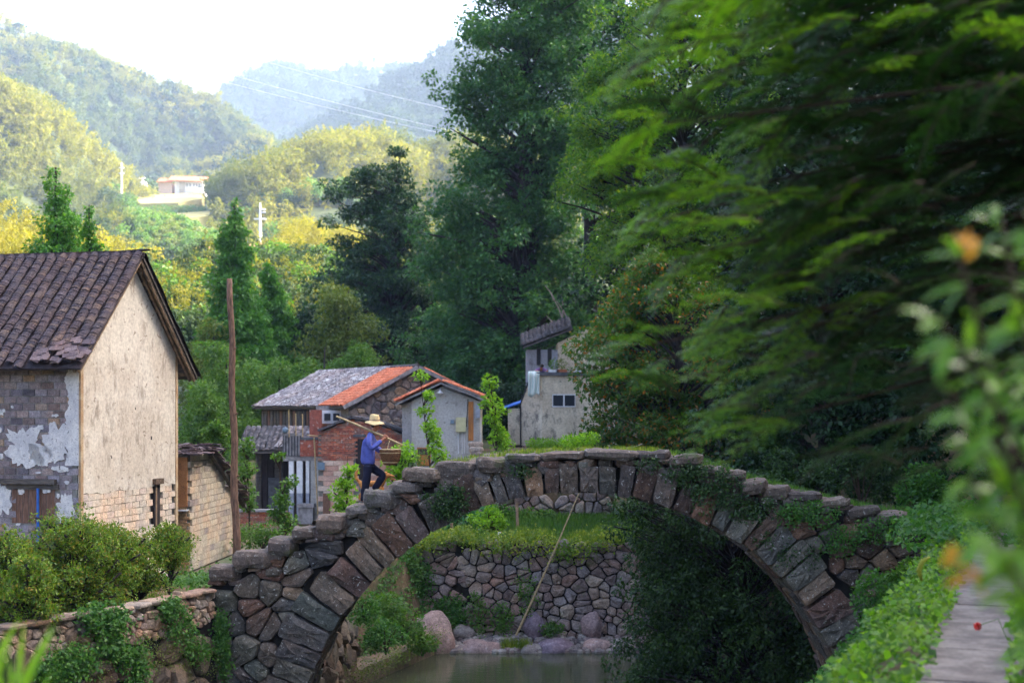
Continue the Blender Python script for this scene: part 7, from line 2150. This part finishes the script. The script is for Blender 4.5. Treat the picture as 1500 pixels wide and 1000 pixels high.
# ferny bush in front of the arch foot
for (px, py, Y_, r, mt, lb) in ((1305, 900, 23.5, (0.6, 0.5, 0.75), 'leaf_creeper', 'dark ferny bush growing up the right foot of the bridge'), (1275, 975, 22.0, (0.55, 0.5, 0.35), 'leaf_mid', 'leafy weeds at the bottom edge right of the arch foot'),
                                (1330, 850, 24.5, (0.5, 0.4, 0.4), 'leaf_mid', 'fresh green bush where bridge and path meet')):
    bush('river_bush', lb, px, py, Y_, r, 3400, 0.075, mt)
c = W(1432, 916, 12.4)
fl = thing('red_flower', 'single red flower at the edge of the slab path', 'flower', (c.x + 0.28, c.y, 4.95))
Qf = clump(tuple(c), 0.02, 50, 0.026, 0.9, 0.1); o = mkq('petal_head', Qf, M['red_petal'], fl)
mb = MB(); mb.tube([(c.x + 0.28, c.y, 4.95), (c.x + 0.18, c.y, c.z + 0.06), (c.x, c.y, c.z)], 0.004, 5); mb.build('stem', M['leaf_mid'], fl)
# foxtail
a = W(1368, 852, 12.0); b = W(1352, 838, 12.0); d_ = W(1345, 815, 12)
mb = MB(); mb.tube([W(1350, 850, 12), W(1346, 835, 12), W(1351, 822, 12), W(1362, 815, 12)], [0.012, 0.022, 0.022, 0.008], 8)
tag(mb.build('foxtail', M['grass_ledge'], None, True), 'pale green bent foxtail head left of the slab path', 'grass head')


def spray(P0, dirn, Ln, rng, out, wood, droop=0.35, needle=0.045, twig_gap=0.06, wmax=0.35):
    """one flat feathery conifer bough: a curved stem, twigs in one plane, needles on both sides of each twig"""
    d = Vector(dirn).normalized()
    side = d.cross(Vector((0, 0, 1))).normalized()
    upv = side.cross(d).normalized()
    pts = []
    N_ = 12
    for i in range(N_ + 1):
        t = i / N_
        pts.append(Vector(P0) + d * Ln * t + upv * (-droop * Ln * t * t * 0.8 + 0.06 * Ln * math.sin(t * 3)))
    wood.tube(pts, [0.012 * (1 - 0.8 * i / N_) * (0.5 + Ln / 2) for i in range(N_ + 1)], 4)
    m = int(Ln / twig_gap)
    for j in range(m):
        t = (j + 0.5) / m
        p = Vector(P0) + d * Ln * t + upv * (-droop * Ln * t * t * 0.8 + 0.06 * Ln * math.sin(t * 3))
        tl = wmax * Ln * 0.55 * (math.sin(PI * (0.12 + 0.86 * t)) ** 0.7) * rng.uniform(0.7, 1.15)
        for sg in (-1, 1):
            td = (side * sg + d * 0.45 + upv * rng.uniform(-.25, .2)).normalized()
            k = max(3, int(tl / 0.019))
            s_ = (np.arange(k) + 0.5) / k
            B = np.array(p)[None, :] + np.array(td)[None, :] * (s_ * tl)[:, None] + np.array([0, 0, -1.0])[None, :] * (0.16 * tl * s_ ** 2)[:, None]
            ax = np.array(td.cross(upv).normalized())
            for sg2 in (-1, 1):
                D = np.array(td)[None, :] * 0.55 + ax[None, :] * sg2 + R.normal(size=(k, 3)) * 0.12
                out.append(leaf_quads(B, D, np.tile(np.array(upv), (k, 1)), needle * (1 - 0.35 * s_) * R.uniform(0.8, 1.2, k), np.full(k, 0.018), 0.0))


# big conifer whose boughs reach in from the right; the stem stands right of the frame
fx_, fy_ = 4.9, 8.6
fc_ = thing('foreground_conifer', 'near conifer whose feathery green boughs reach in from the right, out of focus', 'tree', (fx_, fy_, 4.9))
mb = MB(); mb.tube([(fx_, fy_, 4.7), (fx_ - 0.05, fy_, 8), (fx_ + 0.05, fy_, 13)], [0.2, 0.16, 0.08], 10); mb.build('trunk', M['bark_brown'], fc_, True)
rng = random.Random(5)
out = []; shade = []; wood = MB()
# (start px,py) -> (tip px,py) at distance Y
boughs = []
tips = [(1040, 70), (1010, 130), (960, 60), (905, 155), (880, 170), (870, 240), (885, 265), (930, 300), (990, 285), (960, 345), (905, 385), (925, 350), (940, 420), (960, 395), (900, 515), (975, 460), (880, 560), (945, 565), (1000, 520), (1040, 560),
        (1000, 655), (1050, 640), (1090, 600), (1150, 650), (1060, 480), (1100, 40), (1180, 25), (1250, 60), (1120, 180), (1070, 230), (1190, 130), (1320, 110), (1400, 60), (1270, 230), (1380, 190), (1160, 330), (1110, 420), (1240, 330), (1130, 520), (1200, 440), (1230, 560), (1310, 420), (1330, 600), (1180, 700), (1260, 700), (1420, 260), (1460, 140), (1350, 330), (1000, 20), (1200, 230), (1090, 320), (1060, 380), (1010, 420),
        (1100, 120), (1150, 80), (1300, 20), (1420, 20), (1480, 60), (1060, 10)]
def bough(tip, Ln, d, store, gap=0.055, conn=True):
    side = d.cross(Vector((0, 0, 1))).normalized(); upv = side.cross(d).normalized()
    st_ = tip - d * Ln + upv * (0.35 * Ln * 0.8)
    spray(st_, d, Ln, rng, store, wood, twig_gap=gap, wmax=rng.uniform(0.5, 0.8), needle=0.05)
    if conn:
        zt = min(12, max(5.5, st_.z + 0.5))
        e = Vector((fx_, fy_, zt))
        wood.tube([st_, st_.lerp(e, 0.5) + Vector((0, 0, 0.2)), e], [0.006, 0.014, 0.03], 4)
    return st_
for (tx, ty) in tips:
    for q in range(2):
        Yt = rng.uniform(6.2, 8.6)
        tip = W(tx + rng.uniform(-22, 22), ty + rng.uniform(-22, 22), Yt)
        d = Vector((-1, rng.uniform(-1.2, .6), rng.uniform(-0.7, 0.4))).normalized()
        lit = tx < 1110 or ty < 90  # left and top boughs take the bright needles, painted as if sunlit
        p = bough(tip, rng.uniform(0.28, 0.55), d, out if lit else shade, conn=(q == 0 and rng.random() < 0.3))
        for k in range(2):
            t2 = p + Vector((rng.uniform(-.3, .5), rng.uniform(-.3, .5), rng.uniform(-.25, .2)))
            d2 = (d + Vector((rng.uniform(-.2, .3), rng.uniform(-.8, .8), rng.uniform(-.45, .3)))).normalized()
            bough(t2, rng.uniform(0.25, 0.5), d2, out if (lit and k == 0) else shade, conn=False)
for i in range(330):      # the inner boughs of the crown, up to the stem
    px = rng.uniform(1080, 1560); py = rng.uniform(-40, 640)
    if py > 420 and px < 1180: continue
    if i % 2: py = rng.uniform(-900, -30)  # unseen upper boughs, added above the view to shade those below
    tip = W(px, py, rng.uniform(7.0, 9.6))
    d = Vector((-1, rng.uniform(-1, .8), rng.uniform(-0.4, 0.3))).normalized()
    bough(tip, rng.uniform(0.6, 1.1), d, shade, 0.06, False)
o = wood.build('branches', M['bark_brown'], fc_, True); o['kind'] = 'stuff'
mkq('needles', np.concatenate(out), M['needle_lit'], fc_, kind='stuff')
mkq('shaded_needles', np.concatenate(shade), M['needle_shade'], fc_, kind='stuff')

# broad-leaved shrub at the right edge, very close
def broad_leaf(p, d, n_, L, Wd):
    """a real leaf blade: six quads folded along the midrib"""
    d = Vector(d).normalized(); s = d.cross(Vector(n_)).normalized(); u = s.cross(d)
    q = []
    st = [0, 0.3, 0.65, 1.0]; ws = [0.06, 0.85, 0.75, 0.02]
    for i in range(3):
        a, b = st[i], st[i + 1]
        pa = p + d * L * a - u * L * 0.25 * a * a; pb_2 = p + d * L * b - u * L * 0.25 * b * b
        for sg in (-1, 1):
            q.append([pa, pa + s * sg * Wd * ws[i] * .5 + u * Wd * 0.14 * ws[i], pb_2 + s * sg * Wd * ws[i + 1] * .5 + u * Wd * 0.14 * ws[i + 1], pb_2])
    return q
ns = thing('near_shrub', 'blurred broad-leaved shrub with one orange shoot at the right edge, closest plant', 'shrub', (1.75, 3.6, 5.0))
Q = []; mb = MB(); Qo = []
stems = [((1560, 1060), (1500, 700), (1405, 375), 3.5), ((1580, 1060), (1540, 620), (1460, 300), 3.6), ((1580, 1000), (1500, 760), (1390, 570), 3.4), ((1600, 1000), (1520, 640), (1375, 470), 3.3), ((1600, 1060), (1550, 800), (1450, 640), 3.1), ((1560, 1060), (1500, 860), (1420, 700), 3.4), ((1640, 1060), (1600, 500), (1500, 310), 3.4), ((1580, 1060), (1540, 860), (1440, 800), 3.0), ((1600, 900), (1540, 560), (1480, 420), 3.2)]
for (a, b, c, Y_) in stems:
    A, B, C_ = W(*a, Y_), W(*b, Y_ + rng.uniform(-.1, .1)), W(*c, Y_ + rng.uniform(-.2, .2))
    pts = [A * (1 - t) ** 2 + B * 2 * t * (1 - t) + C_ * t * t for t in [i / 16 for i in range(17)]]
    mb.tube(pts, [0.010 - 0.006 * i / 16 for i in range(17)], 6)
    for i in range(4, 17):
        for q in range(2):
            d = Vector((rng.uniform(-1, 0.6), rng.uniform(-.6, .6), rng.uniform(-.5, .5)))
            Q += broad_leaf(pts[i], d, (rng.uniform(-.3, .3), -0.5, 1), rng.uniform(0.07, 0.12), rng.uniform(0.03, 0.048))
mb.build('stem', M['bark_brown'], ns, True)
mkq('leaves', np.array([[list(v) for v in q] for q in Q]), M['leaf_front'], ns, kind='stuff')
for (px, py, Y_, k_) in ((1410, 372, 3.4, 4), (1400, 800, 3.1, 4), (1418, 840, 3.1, 4)):
    p = W(px, py, Y_)
    for i in range(k_):
        Qo += broad_leaf(p + Vector((rng.uniform(-.012, .012), 0, rng.uniform(-.02, .02))), (rng.uniform(-.5, .4), rng.uniform(-.3, .3), rng.uniform(0.2, 1) if py < 500 else rng.uniform(-.6, .2)), (0.2, -1, .3), 0.06, 0.024)
mkq('orange_shoots', np.array([[list(v) for v in q] for q in Qo]), M['leaf_orange'], ns, kind='stuff')
# blurred blades at the lower left corner
ng = thing('near_grass', 'blurred bright grass blades in the bottom left corner', 'grass tuft', W(10, 1010, 5.0))
Q = []
for i in range(26):
    p = W(rng.uniform(-40, 40), rng.uniform(1000, 1080), 5.0 + rng.uniform(-.3, .3))
    d = Vector((rng.uniform(-.3, .5), rng.uniform(-.2, .2), 1))
    Q += broad_leaf(p, d, (0.2, -1, 0), rng.uniform(0.14, 0.30), 0.022)
mkq('blades', np.array([[list(v) for v in q] for q in Q]), M['leaf_bright'], ng, kind='stuff')

for (px, py, Y_, r, lb) in ((1262, 700, 33, (1.0, .6, .75), 'dark bush behind the descending right side of the bridge'), (1345, 715, 31, (0.8, .6, .6), 'dark bush behind the right end of the bridge, by the path'), (1170, 690, 34, (0.8, .6, .5), 'low dark bush behind the right shoulder of the arch')):
    bush('bank_bush', lb, px, py, Y_, r, 3200, 0.1, 'leaf_creeper' if px > 1300 else 'leaf_ivy')
cover('moss', 'moss and small weeds in the joints of the right spandrel', wall_pts(1165, 815, 40, 26, BY - 0.06, 90) + wall_pts(1120, 790, 20, 12, BY - 0.06, 40), 700, 0.045, 'leaf_ivy', 0.05, kind='stuff')

# ---------------------------------------------------------------- the air of the valley
hz = MB(); hz.box((-3900, -60, -3.0), (3900, 3300, 430))
me_h = bpy.data.meshes.new('haze')
me_h.from_pydata(hz.v, [], hz.f)
haze = bpy.data.objects.new('haze', me_h); COL.objects.link(haze)
mh, Nh, Lh = new_mat('haze_air')
pv_ = Nh.new('ShaderNodeVolumePrincipled'); oh = Nh.new('ShaderNodeOutputMaterial')
pv_.inputs['Color'].default_value = (0.5, 0.68, 1.0, 1)
pv_.inputs['Density'].default_value = 0.00023
pv_.inputs['Anisotropy'].default_value = 0.0
Lh.new(pv_.outputs[0], oh.inputs['Volume'])
me_h.materials.append(mh)
haze['kind'] = 'stuff'
